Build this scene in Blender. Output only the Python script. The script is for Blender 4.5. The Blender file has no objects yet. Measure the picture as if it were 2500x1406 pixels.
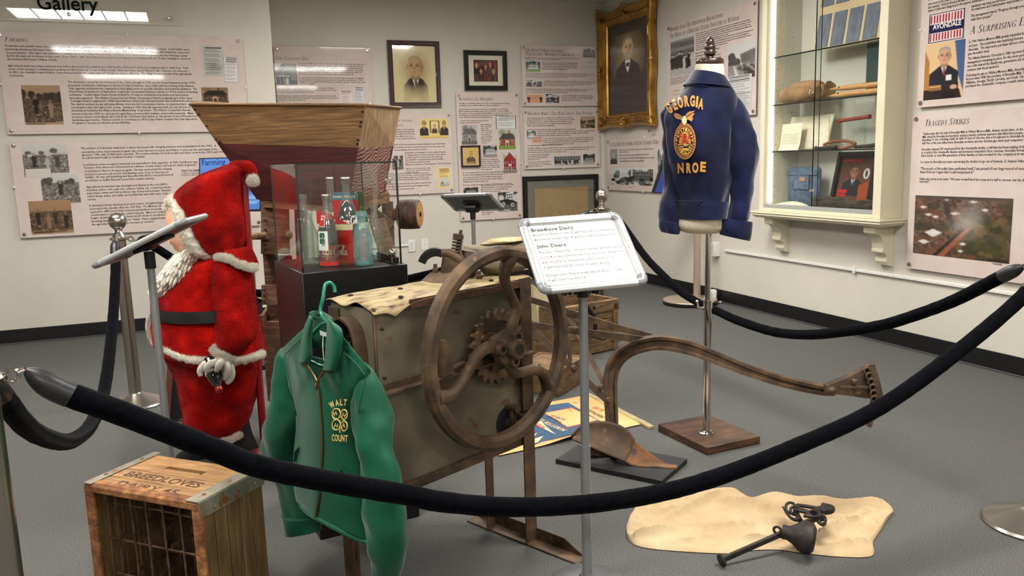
import bpy, bmesh, math, random
import numpy as np
from mathutils import Matrix, Vector, noise as mnoise
SC = bpy.context.scene
COL = SC.collection
PI = math.pi
# ---------------------------------------------------------------- camera
F_PX = 1980.0
YAW, PITCH, ROLL = 0.3715, 0.15674, -0.02885
CAM_H = 1.22
_cy, _sy, _cp, _sp = math.cos(YAW), math.sin(YAW), math.cos(PITCH), math.sin(PITCH)
FWD = np.array([_sy*_cp, _cy*_cp, -_sp])
_rt = np.array([_cy, -_sy, 0.0])
_up = np.cross(_rt, FWD)
_cr, _sr = math.cos(ROLL), math.sin(ROLL)
RGT = _cr*_rt + _sr*_up
UPV = -_sr*_rt + _cr*_up
CPOS = np.array([0.0, 0.0, CAM_H])
FH = np.array([_sy, _cy, 0.0])          # horizontal forward
RH = np.array([_cy, -_sy, 0.0])         # horizontal right
ZV = np.array([0.0, 0.0, 1.0])
cam_d = bpy.data.cameras.new('camera')
cam_d.sensor_fit = 'HORIZONTAL'; cam_d.sensor_width = 36.0
cam_d.lens = F_PX/2500*36.0
cam_d.clip_start = 0.05
cam = bpy.data.objects.new('camera', cam_d); COL.objects.link(cam)
cam.matrix_world = Matrix(((RGT[0], UPV[0], -FWD[0], 0), (RGT[1], UPV[1], -FWD[1], 0), (RGT[2], UPV[2], -FWD[2], CAM_H), (0, 0, 0, 1)))
SC.camera = cam
# ---------------------------------------------------------------- world, exposure
w = bpy.data.worlds.new('world'); SC.world = w; w.use_nodes = True
w.node_tree.nodes['Background'].inputs[0].default_value = (0.9, 0.95, 1, 1)
w.node_tree.nodes['Background'].inputs[1].default_value = 0.05
SC.view_settings.view_transform = 'Standard'; SC.view_settings.look = 'None'
SC.view_settings.gamma = 1; SC.view_settings.use_curve_mapping = False
SC.view_settings.exposure = 0.0
SC.cycles.use_denoising = True
SC.cycles.max_bounces = 8; SC.cycles.transparent_max_bounces = 16; SC.cycles.transmission_bounces = 10
SC.cycles.caustics_reflective = False; SC.cycles.caustics_refractive = False
SC.cycles.sample_clamp_indirect = 4.0
LIGHT_POWER = 26.0
LAMP_WATTS = 23.0
LIGHT_SPOTS = [(-0.85, 4.15), (-0.85, 1.6), (-0.85, -1.6), (2.3, 4.4), (1.9, 1.6), (1.9, -1.6), (1.9, 5.7)]
LIGHT_DIM = [1, 1, 1, 1, 1, 1, 0.5]
CEIL = 2.75
# ---------------------------------------------------------------- from photograph pixels to points of the room
def ray(px, py): return RGT*(px-1250) + UPV*(703-py) + FWD*F_PX
def fl(px, py, z=0.0):
 v = ray(px, py); return CPOS + v*((z-CPOS[2])/v[2])
def ay(px, py, y):
 v = ray(px, py); return CPOS + v*(y/v[1])
def ax(px, py, x):
 v = ray(px, py); return CPOS + v*(x/v[0])
def dp(px, py, d): return CPOS + ray(px, py)*(d/F_PX)
def onpl(px, py, p0, n):
 v = ray(px, py); return CPOS + v*(np.dot(p0-CPOS, n)/np.dot(v, n))
def upr(base, px, py): return onpl(px, py, np.array(base, float), FH)
def V(*a): return np.array(a, float)
def nrm(v): v = np.asarray(v, float); return v/np.linalg.norm(v)
# ---------------------------------------------------------------- mesh builder
class MB:
 def __init__(s): s.v = []; s.f = []; s.mi = []; s.cur = 0; s.col = None
 def add(s, verts, faces):
  o = len(s.v); s.v += [tuple(map(float, p)) for p in verts]
  s.f += [tuple(i+o for i in f) for f in faces]; s.mi += [s.cur]*len(faces)
  return s
 def box(s, c, size, R=None, bev=0.0):
  c = np.asarray(c, float); h = np.asarray(size, float)/2
  if bev > 0:
   b = min(bev, min(h)*0.9); vs = []; ids = {}
   for sx in (-1, 1):
    for sy in (-1, 1):
     for sz in (-1, 1):
      for k in range(3):
       q = h.copy(); q -= b; q[k] = h[k]
       ids[(sx, sy, sz, k)] = len(vs); vs.append(q*np.array([sx, sy, sz]))
   fs = []
   for k in range(3):
    a, b_ = [i for i in range(3) if i != k]
    for sg in (-1, 1):
     ring = []
     for u, w_ in ((-1, -1), (1, -1), (1, 1), (-1, 1)):
      t = [0, 0, 0]; t[k] = sg; t[a] = u; t[b_] = w_; ring.append(ids[(t[0], t[1], t[2], k)])
     if (sg > 0) != (k == 1): fs.append(tuple(ring))
     else: fs.append(tuple(ring[::-1]))
   for k in range(3):
    a, b_ = [i for i in range(3) if i != k]
    for u in (-1, 1):
     for w_ in (-1, 1):
      q = []
      for sg, kk in ((-1, a), (-1, b_), (1, b_), (1, a)):
       t = [0, 0, 0]; t[k] = sg; t[a] = u; t[b_] = w_; q.append(ids[(t[0], t[1], t[2], kk)])
      fs.append(tuple(q))
   for sx in (-1, 1):
    for sy in (-1, 1):
     for sz in (-1, 1): fs.append(tuple(ids[(sx, sy, sz, k)] for k in range(3)))
   vs = np.array(vs)
  else:
   vs = np.array([[x, y, z] for x in (-1, 1) for y in (-1, 1) for z in (-1, 1)])*h
   fs = [(0, 1, 3, 2), (4, 6, 7, 5), (0, 4, 5, 1), (2, 3, 7, 6), (0, 2, 6, 4), (1, 5, 7, 3)]
  if R is not None: vs = vs @ np.asarray(R).T
  return s.add(vs+c, fs)
 def beam(s, a, b, w, t, up=ZV, bev=0.0):          # box from a to b, w across, t along up
  a = np.asarray(a, float); b = np.asarray(b, float)
  X = nrm(b-a); Y = np.cross(up, X)
  Y = nrm(Y) if np.linalg.norm(Y) > 1e-6 else nrm(np.cross(V(1, 0.1, 0), X)); Z = np.cross(X, Y)
  return s.box((a+b)/2, (np.linalg.norm(b-a), w, t), np.array([X, Y, Z]).T, bev)
 def hexa(s, p):    # 8 corners: bottom 0-3 ring, top 4-7 ring
  return s.add(p, [(3, 2, 1, 0), (4, 5, 6, 7), (0, 1, 5, 4), (1, 2, 6, 5), (2, 3, 7, 6), (3, 0, 4, 7)])
 def loft(s, rings, cap=True, closed=True):
  n = len(rings[0]); vs = [p for r in rings for p in r]; fs = []
  for i in range(len(rings)-1):
   for j in range(n if closed else n-1):
    k = (j+1) % n; fs.append((i*n+j, i*n+k, (i+1)*n+k, (i+1)*n+j))
  if cap and closed:
   fs.append(tuple(range(n-1, -1, -1))); fs.append(tuple((len(rings)-1)*n+j for j in range(n)))
  return s.add(vs, fs)
 def grid(s, P): return s.loft(P, cap=False, closed=False)
 def tube(s, pts, r, seg=10, closed=False, cap=True, sx=1.0, sy=1.0, up=None):
  pts = [np.asarray(p, float) for p in pts]; n = len(pts)
  rs = r if hasattr(r, '__len__') else [r]*n
  T = []
  for i in range(n):
   a = pts[i-1] if (i > 0 or closed) else pts[i]; b = pts[(i+1) % n] if (i < n-1 or closed) else pts[i]
   T.append(nrm(b-a))
  u = np.asarray(up, float) if up is not None else (ZV if abs(T[0][2]) < 0.9 else V(1, 0, 0))
  u = nrm(u-T[0]*np.dot(u, T[0])); rings = []
  for i in range(n):
   u = nrm(u-T[i]*np.dot(u, T[i])); w_ = np.cross(T[i], u)
   rings.append([pts[i]+rs[i]*(sx*math.cos(2*PI*k/seg)*w_+sy*math.sin(2*PI*k/seg)*u) for k in range(seg)])
  if closed: rings.append(rings[0]); return s.loft(rings, cap=False)
  return s.loft(rings, cap=cap)
 def strip(s, pts, w, t, up=ZV):       # flat bar swept along pts; w along up, t across
  pts = [np.asarray(p, float) for p in pts]; n = len(pts); rings = []
  ws = w if hasattr(w, '__len__') else [w]*n
  for i in range(n):
   T = nrm(pts[min(i+1, n-1)]-pts[max(i-1, 0)]); U = nrm(np.asarray(up)-T*np.dot(up, T)); S = np.cross(T, U)
   rings.append([pts[i]+U*ws[i]/2*a+S*t/2*b for a, b in ((1, 1), (1, -1), (-1, -1), (-1, 1))])
  return s.loft(rings)
 def lathe(s, prof, o=(0, 0, 0), seg=24, axis=ZV, cap=True, a0=0.0):
  o = np.asarray(o, float); A = nrm(axis); X = nrm(np.cross(A, V(0, 1, 0.01)) if abs(A[1]) < 0.9 else np.cross(A, V(1, 0, 0))); Y = np.cross(A, X)
  return s.loft([[o+A*z+max(r, 1e-5)*(math.cos(a0+2*PI*k/seg)*X+math.sin(a0+2*PI*k/seg)*Y) for k in range(seg)] for r, z in prof], cap=cap)
 def ball(s, c, r, R=None, nu=16, nv=10):
  r = np.asarray(r if hasattr(r, '__len__') else (r, r, r), float); rings = []
  for i in range(nv+1):
   t = -PI/2+PI*i/nv
   ring = np.array([[math.cos(t)*math.cos(2*PI*k/nu), math.cos(t)*math.sin(2*PI*k/nu), math.sin(t)] for k in range(nu)])
   ring = ring*np.maximum(r, 1e-6)
   if R is not None: ring = ring @ np.asarray(R).T
   rings.append(list(ring+np.asarray(c)))
  return s.loft(rings)
 def cyl(s, a, b, r, seg=16, r2=None):
  a = np.asarray(a, float); b = np.asarray(b, float); d = b-a; L = np.linalg.norm(d)
  return s.lathe([(r, 0), (r if r2 is None else r2, L)], a, seg, d)
 def prism(s, pts, O, X, Y, depth):        # polygon in the plane O,X,Y pushed along X x Y
  O = np.asarray(O, float); X = np.asarray(X, float); Y = np.asarray(Y, float); N = nrm(np.cross(X, Y)); n = len(pts)
  a = [O+X*p[0]+Y*p[1] for p in pts]; b = [p+N*depth for p in a]
  return s.add(a+b, [tuple(range(n-1, -1, -1)), tuple(range(n, 2*n))]+[(i, (i+1) % n, n+(i+1) % n, n+i) for i in range(n)])
 def quad(s, a, b, c, d): return s.add([a, b, c, d], [(0, 1, 2, 3)])
 def xf(s, fn): s.v = [tuple(map(float, fn(np.array(p)))) for p in s.v]; return s
 def build(s, name, mats, parent=None, smooth=40, world=True, kind=None, label=None, sub=0):
  me = bpy.data.meshes.new(name)
  vv = s.v
  if parent is not None and world:
   M = np.array(ROOTM[parent.name].inverted()); vv = [tuple(M[:3, :3] @ np.array(p)+M[:3, 3]) for p in s.v]
  me.from_pydata(vv, [], s.f)
  for m in (mats if isinstance(mats, (list, tuple)) else [mats]): me.materials.append(m)
  if any(s.mi): me.polygons.foreach_set('material_index', s.mi)
  bm = bmesh.new(); bm.from_mesh(me)
  bmesh.ops.remove_doubles(bm, verts=bm.verts, dist=1e-6)
  bmesh.ops.recalc_face_normals(bm, faces=bm.faces); bm.to_mesh(me); bm.free()
  if smooth:
   me.polygons.foreach_set('use_smooth', [True]*len(me.polygons))
   me.set_sharp_from_angle(angle=math.radians(smooth))
  o = bpy.data.objects.new(name, me); COL.objects.link(o)
  if parent is not None: o.parent = parent
  if parent is not None: ROOTM[o.name] = ROOTM[parent.name].copy()
  else: ROOTM[o.name] = Matrix.Identity(4)
  if kind: o['kind'] = kind
  if label: o['label'] = label
  if sub:
   md = o.modifiers.new('sub', 'SUBSURF'); md.levels = sub; md.render_levels = sub
  return o
ROOTM = {}
def thing(name, label, cat, loc=(0, 0, 0), rotz=0.0, group=None):
 o = bpy.data.objects.new(name, None); COL.objects.link(o); o.empty_display_size = 0.05
 o.location = tuple(map(float, loc)); o.rotation_euler = (0, 0, rotz)
 o['label'] = label; o['category'] = cat
 if group: o['group'] = group
 ROOTM[o.name] = Matrix.Translation(Vector(o.location)) @ Matrix.Rotation(rotz, 4, 'Z')
 return o
def tag(o, label, cat, group=None):
 o['label'] = label; o['category'] = cat
 if group: o['group'] = group
 return o
def cat_rom(pts, n=6, closed=False):
 pts = np.array(pts, float); m = len(pts); out = []
 for i in range(m if closed else m-1):
  p0 = pts[(i-1) % m] if (closed or i > 0) else 2*pts[0]-pts[1]
  p1 = pts[i]; p2 = pts[(i+1) % m]
  p3 = pts[(i+2) % m] if (closed or i+2 < m) else 2*pts[-1]-pts[-2]
  for k in range(n):
   t = k/n; out.append(0.5*((2*p1)+(-p0+p2)*t+(2*p0-5*p1+4*p2-p3)*t*t+(-p0+3*p1-3*p2+p3)*t**3))
 if not closed: out.append(pts[-1])
 return out
def nz(p, sc=1.0, seed=0.0): return mnoise.noise(Vector((p[0]*sc+seed, p[1]*sc+seed*1.7, p[2]*sc-seed)))
def sil(rows, P, N, n=5, seg=28, pw=1.0, fold=0.0, fsc=14.0, seed=0.0, back=1.0, stretch=(1, 1, 1)):
 """rings from silhouette rows (left pixel, right pixel, depth): P maps pixels to room points, N points at the viewer"""
 rr = [np.concatenate([P(*r[0], r[3] if len(r) > 3 else 0.0), P(*r[1], r[3] if len(r) > 3 else 0.0), [r[2]]]) for r in rows]
 rings = []
 for q in cat_rom(rr, n):
  L, R, d = q[:3], q[3:6], q[6]
  c = (L+R)/2; a = (R-L)/2; ring = []
  for k in range(seg):
   t = 2*PI*k/seg; cx, sx = math.cos(t), math.sin(t)
   cx = math.copysign(abs(cx)**pw, cx); sx = math.copysign(abs(sx)**pw, sx)
   p = c+a*cx+N*d*sx*(1 if sx > 0 else back)
   if fold:
    ps = (p[0]*stretch[0], p[1]*stretch[1], p[2]*stretch[2]); o = nz(ps, fsc, seed)+.5*nz(ps, fsc*2.4, seed+3)
    p = p+(nrm(p-c) if np.linalg.norm(p-c) > 1e-6 else N)*o*fold
   ring.append(p)
  rings.append(ring)
 return rings
# ---------------------------------------------------------------- materials
def lin(c):
 return tuple(((x/255)/12.92 if x/255 <= 0.04045 else ((x/255+0.055)/1.055)**2.4) for x in c[:3])+(1.0,)
def mat(name, c1, c2=None, c3=None, sc=8.0, st=(1, 1, 1), rough=0.5, metal=0.0, bump=0.0, bsc=None, bst=None, lo=0.35, hi=0.65, detail=5.0,
  coat=0.0, sheen=0.0, dist=0.0, spec=0.5, emit=None, es=0.0, trans=0.0, ior=1.45, rvar=0.0, speck=None, aniso=0.0, bdist=0.004):
 m = bpy.data.materials.new(name); m.use_nodes = True; nt = m.node_tree; N = nt.nodes; L = nt.links
 b = N['Principled BSDF']
 b.inputs['Base Color'].default_value = lin(c1); b.inputs['Roughness'].default_value = rough; b.inputs['Metallic'].default_value = metal
 b.inputs['Specular IOR Level'].default_value = spec; b.inputs['Coat Weight'].default_value = coat; b.inputs['Coat Roughness'].default_value = 0.03
 b.inputs['Sheen Weight'].default_value = sheen; b.inputs['Sheen Roughness'].default_value = 0.4
 b.inputs['Transmission Weight'].default_value = trans; b.inputs['IOR'].default_value = ior
 b.inputs['Anisotropic'].default_value = aniso
 if emit: b.inputs['Emission Color'].default_value = lin(emit); b.inputs['Emission Strength'].default_value = es
 if c2 is None and not bump: return m
 tc = N.new('ShaderNodeTexCoord'); mp = N.new('ShaderNodeMapping'); mp.inputs['Scale'].default_value = st
 L.new(tc.outputs['Object'], mp.inputs['Vector'])
 if c2 is not None:
  n = N.new('ShaderNodeTexNoise'); n.inputs['Scale'].default_value = sc; n.inputs['Detail'].default_value = detail; n.inputs['Distortion'].default_value = dist
  L.new(mp.outputs[0], n.inputs['Vector'])
  r = N.new('ShaderNodeValToRGB'); e = r.color_ramp.elements
  e[0].position = lo; e[0].color = lin(c1); e[1].position = hi; e[1].color = lin(c2)
  if c3 is not None: k = e.new((lo+hi)/2); k.color = lin(c3)
  L.new(n.outputs['Fac'], r.inputs['Fac']); col = r.outputs['Color']
  if speck:      # (colour, scale, threshold)
   n3 = N.new('ShaderNodeTexNoise'); n3.inputs['Scale'].default_value = speck[1]; n3.inputs['Detail'].default_value = 3
   L.new(tc.outputs['Object'], n3.inputs['Vector'])
   r3 = N.new('ShaderNodeValToRGB'); r3.color_ramp.elements[0].position = speck[2]; r3.color_ramp.elements[1].position = min(1, speck[2]+0.07)
   r3.color_ramp.elements[0].color = (0, 0, 0, 1); L.new(n3.outputs['Fac'], r3.inputs['Fac'])
   mx = N.new('ShaderNodeMix'); mx.data_type = 'RGBA'; L.new(r3.outputs['Color'], mx.inputs['Factor'])
   L.new(col, mx.inputs['A']); mx.inputs['B'].default_value = lin(speck[0]); col = mx.outputs['Result']
  L.new(col, b.inputs['Base Color'])
  if rvar:
   mr = N.new('ShaderNodeMapRange'); mr.inputs['To Min'].default_value = rough-rvar; mr.inputs['To Max'].default_value = rough+rvar
   L.new(n.outputs['Fac'], mr.inputs['Value']); L.new(mr.outputs[0], b.inputs['Roughness'])
 if bump:
  n2 = N.new('ShaderNodeTexNoise'); n2.inputs['Scale'].default_value = bsc or sc; n2.inputs['Detail'].default_value = 4
  mp2 = N.new('ShaderNodeMapping'); mp2.inputs['Scale'].default_value = bst or st
  L.new(tc.outputs['Object'], mp2.inputs['Vector']); L.new(mp2.outputs[0], n2.inputs['Vector'])
  bp = N.new('ShaderNodeBump'); bp.inputs['Strength'].default_value = bump; bp.inputs['Distance'].default_value = bdist
  L.new(n2.outputs['Fac'], bp.inputs['Height']); L.new(bp.outputs[0], b.inputs['Normal'])
 return m
def vcol_mat(name, rough=0.3, coat=0.0, spec=0.5):
 m = bpy.data.materials.new(name); m.use_nodes = True; nt = m.node_tree
 a = nt.nodes.new('ShaderNodeVertexColor'); a.layer_name = 'ink'; b = nt.nodes['Principled BSDF']
 nt.links.new(a.outputs['Color'], b.inputs['Base Color']); b.inputs['Roughness'].default_value = rough
 b.inputs['Coat Weight'].default_value = coat; b.inputs['Specular IOR Level'].default_value = spec
 return m
def glass_mat(name, tint, rough=0.0, refl=0.06, edge=None):
 """thin clear sheet: mostly lets light straight through, with a mirror reflection that grows at grazing angles"""
 m = bpy.data.materials.new(name); m.use_nodes = True; nt = m.node_tree; N = nt.nodes; L = nt.links
 N.remove(N['Principled BSDF']); out = N['Material Output']
 t = N.new('ShaderNodeBsdfTransparent'); t.inputs[0].default_value = lin(tint)
 g = N.new('ShaderNodeBsdfGlossy'); g.inputs['Roughness'].default_value = rough; g.inputs[0].default_value = (1, 1, 1, 1)
 f = N.new('ShaderNodeFresnel'); ge = N.new('ShaderNodeNewGeometry'); im = N.new('ShaderNodeMapRange')
 im.inputs['To Min'].default_value = 1.5; im.inputs['To Max'].default_value = 1/1.5; L.new(ge.outputs['Backfacing'], im.inputs['Value']); L.new(im.outputs[0], f.inputs[0])
 mx = N.new('ShaderNodeMixShader'); L.new(f.outputs[0], mx.inputs[0]); L.new(t.outputs[0], mx.inputs[1]); L.new(g.outputs[0], mx.inputs[2])
 L.new(mx.outputs[0], out.inputs[0])
 return m
# ---------------------------------------------------------------- lettering
_tcache = {}
def text_geo(body, shear=0.0, off=0.0, res=2, space=1.0):
 k = (body, shear, off, res, space)
 if k not in _tcache:
  cu = bpy.data.curves.new('t', 'FONT'); cu.body = body; cu.size = 1.0; cu.shear = shear; cu.offset = off; cu.resolution_u = res; cu.space_character = space
  ob = bpy.data.objects.new('t', cu); me = ob.to_mesh()
  vs = np.array([v.co[:] for v in me.vertices]) if len(me.vertices) else np.zeros((0, 3)); fs = [tuple(p.vertices) for p in me.polygons]
  ob.to_mesh_clear(); bpy.data.objects.remove(ob); bpy.data.curves.remove(cu)
  if len(vs): vs[:, 0] -= vs[:, 0].min()
  _tcache[k] = (vs, fs)
 return _tcache[k]
CAPH = 0.72      # cap height of the font at size 1
# serif capitals drawn with thick and thin strokes. s: stem x0 y0 x1 y1 width; a: ring cx cy rx ry from to
def _ser(x, y): return ('s', x-0.13, y, x+0.13, y, 0.035)
def _stem(x, y0=0, y1=1, w_=0.13): return [('s', x, y0, x, y1, w_), _ser(x, y0 if y0 else 0.015), _ser(x, y1-0.015)]
GL = {
 'A': (0.80, [('s', 0.12, 0, 0.40, 1, 0.05), ('s', 0.40, 1, 0.68, 0, 0.13), ('s', 0.22, 0.34, 0.58, 0.34, 0.045), _ser(0.12, 0.015), _ser(0.68, 0.015)]),
 'B': (0.68, _stem(0.15)+[('a', 0.2, 0.75, 0.30, 0.25, -90, 90), ('a', 0.2, 0.26, 0.36, 0.27, -90, 90)]),
 'C': (0.74, [('a', 0.42, 0.5, 0.36, 0.52, 42, 318), ('s', 0.70, 0.76, 0.70, 1.0, 0.045)]),
 'D': (0.82, _stem(0.15)+[('a', 0.22, 0.5, 0.50, 0.50, -90, 90)]),
 'E': (0.64, _stem(0.15)+[('s', 0.15, 0.98, 0.56, 0.98, 0.045), ('s', 0.15, 0.53, 0.45, 0.53, 0.045), ('s', 0.15, 0.02, 0.58, 0.02, 0.045), ('s', 0.56, 0.8, 0.56, 1, 0.045), ('s', 0.58, 0, 0.60, 0.2, 0.045)]),
 'F': (0.58, _stem(0.15)+[('s', 0.15, 0.98, 0.54, 0.98, 0.045), ('s', 0.15, 0.53, 0.45, 0.53, 0.045), ('s', 0.54, 0.8, 0.54, 1, 0.045), ('s', 0.45, 0.44, 0.45, 0.62, 0.045)]),
 'G': (0.80, [('a', 0.42, 0.5, 0.36, 0.52, 42, 300), ('s', 0.70, 0.76, 0.70, 1.0, 0.045), ('s', 0.66, 0.02, 0.66, 0.42, 0.12), _ser(0.66, 0.42)]),
 'H': (0.86, _stem(0.15)+_stem(0.70)+[('s', 0.15, 0.52, 0.70, 0.52, 0.045)]),
 'I': (0.34, _stem(0.17)),
 'J': (0.42, [('s', 0.24, 0, 0.24, 1, 0.13), _ser(0.24, 0.985), ('a', 0.08, 0.02, 0.17, 0.22, -110, 0)]),
 'K': (0.76, _stem(0.15)+[('s', 0.2, 0.48, 0.62, 1, 0.05), ('s', 0.30, 0.56, 0.70, 0, 0.13), _ser(0.64, 0.985), _ser(0.70, 0.015)]),
 'L': (0.60, _stem(0.15)+[('s', 0.15, 0.02, 0.54, 0.02, 0.045), ('s', 0.54, 0, 0.57, 0.24, 0.045)]),
 'M': (0.98, [('s', 0.14, 0, 0.16, 1, 0.05), ('s', 0.16, 1, 0.48, 0.06, 0.12), ('s', 0.48, 0.06, 0.80, 1, 0.05), ('s', 0.80, 0, 0.80, 1, 0.13), _ser(0.14, 0.015), _ser(0.80, 0.015)]),
 'N': (0.84, [('s', 0.15, 0, 0.15, 1, 0.05), ('s', 0.15, 1, 0.68, 0, 0.13), ('s', 0.68, 0, 0.68, 1, 0.05), _ser(0.15, 0.015), _ser(0.68, 0.985)]),
 'O': (0.84, [('a', 0.42, 0.5, 0.36, 0.52, 0, 360)]),
 'P': (0.62, _stem(0.15)+[('a', 0.2, 0.73, 0.34, 0.27, -90, 90)]),
 'R': (0.70, _stem(0.15)+[('a', 0.2, 0.75, 0.30, 0.25, -90, 90), ('s', 0.28, 0.5, 0.66, 0, 0.12), _ser(0.66, 0.015)]),
 'S': (0.56, [('a', 0.28, 0.74, 0.21, 0.27, 40, 270), ('a', 0.28, 0.26, 0.23, 0.28, -140, 90), ('s', 0.46, 0.8, 0.46, 1, 0.045), ('s', 0.07, 0, 0.07, 0.22, 0.045)]),
 'T': (0.68, _stem(0.34)+[('s', 0.06, 0.98, 0.62, 0.98, 0.045), ('s', 0.06, 0.78, 0.06, 1, 0.045), ('s', 0.62, 0.78, 0.62, 1, 0.045)]),
 'U': (0.80, [('s', 0.16, 0.3, 0.16, 1, 0.13), ('s', 0.66, 0.3, 0.66, 1, 0.05), ('a', 0.41, 0.3, 0.25, 0.32, 180, 360), _ser(0.16, 0.985), _ser(0.66, 0.985)]),
 'V': (0.78, [('s', 0.12, 1, 0.40, 0, 0.13), ('s', 0.40, 0, 0.66, 1, 0.05), _ser(0.12, 0.985), _ser(0.66, 0.985)]),
 'W': (1.06, [('s', 0.12, 1, 0.34, 0, 0.13), ('s', 0.34, 0, 0.53, 0.9, 0.05), ('s', 0.53, 0.9, 0.74, 0, 0.13), ('s', 0.74, 0, 0.94, 1, 0.05), _ser(0.12, 0.985), _ser(0.94, 0.985)]),
 'X': (0.76, [('s', 0.12, 1, 0.64, 0, 0.13), ('s', 0.12, 0, 0.64, 1, 0.05), _ser(0.12, 0.985), _ser(0.64, 0.015)]),
 'Y': (0.74, [('s', 0.12, 1, 0.37, 0.48, 0.13), ('s', 0.37, 0.48, 0.62, 1, 0.05), ('s', 0.37, 0, 0.37, 0.5, 0.13), _ser(0.37, 0.015), _ser(0.12, 0.985), _ser(0.62, 0.985)]),
 'Z': (0.66, [('s', 0.08, 0.98, 0.56, 0.98, 0.045), ('s', 0.56, 1, 0.08, 0, 0.13), ('s', 0.08, 0.02, 0.58, 0.02, 0.045)]),
 ':': (0.26, [('s', 0.13, 0.0, 0.13, 0.12, 0.12), ('s', 0.13, 0.5, 0.13, 0.62, 0.12)]),
 "'": (0.22, [('s', 0.11, 0.75, 0.13, 1.0, 0.09)]),
}
def serif_geo(body, small=0.76, slant=0.22):
 """small-caps italic capitals, cap height 1; lower-case letters give small capitals"""
 vs = []; fs = []; x = 0.0
 for ch in body:
  if ch == ' ': x += 0.34; continue
  k = 1.0 if not ch.islower() else small
  wd, prims = GL[ch.upper()]
  for p in prims:
   if p[0] == 's':
    _, x0, y0, x1, y1, w_ = p; d = V(x1-x0, y1-y0); l = np.linalg.norm(d); n = V(-d[1], d[0])/max(l, 1e-6)*w_/2
    if abs(d[1]) > 0.3: n = V(w_/2, 0)*(-1 if d[1] > 0 else 1)
    q = [V(x0, y0)+n, V(x1, y1)+n, V(x1, y1)-n, V(x0, y0)-n]; o = len(vs)
    vs += [((a[0])*k+x, a[1]*k) for a in q]; fs.append((o, o+1, o+2, o+3))
   else:
    _, cx, cy, rx, ry, a0, a1 = p; m = max(6, int(abs(a1-a0)/18)); o = len(vs)
    for i in range(m+1):
     t = math.radians(a0+(a1-a0)*i/m); c, s_ = math.cos(t), math.sin(t); th = 0.04+0.10*abs(c)
     vs += [((cx+rx*c)*k+x, (cy+ry*s_)*k), ((cx+(rx-th)*c)*k+x, (cy+(ry-0.05)*s_)*k)]
    for i in range(m): fs.append((o+2*i, o+2*i+2, o+2*i+3, o+2*i+1))
  x += (wd+0.05)*k
 vs = np.array([(a+b*slant, b, 0) for a, b in vs])
 return vs, fs
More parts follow.
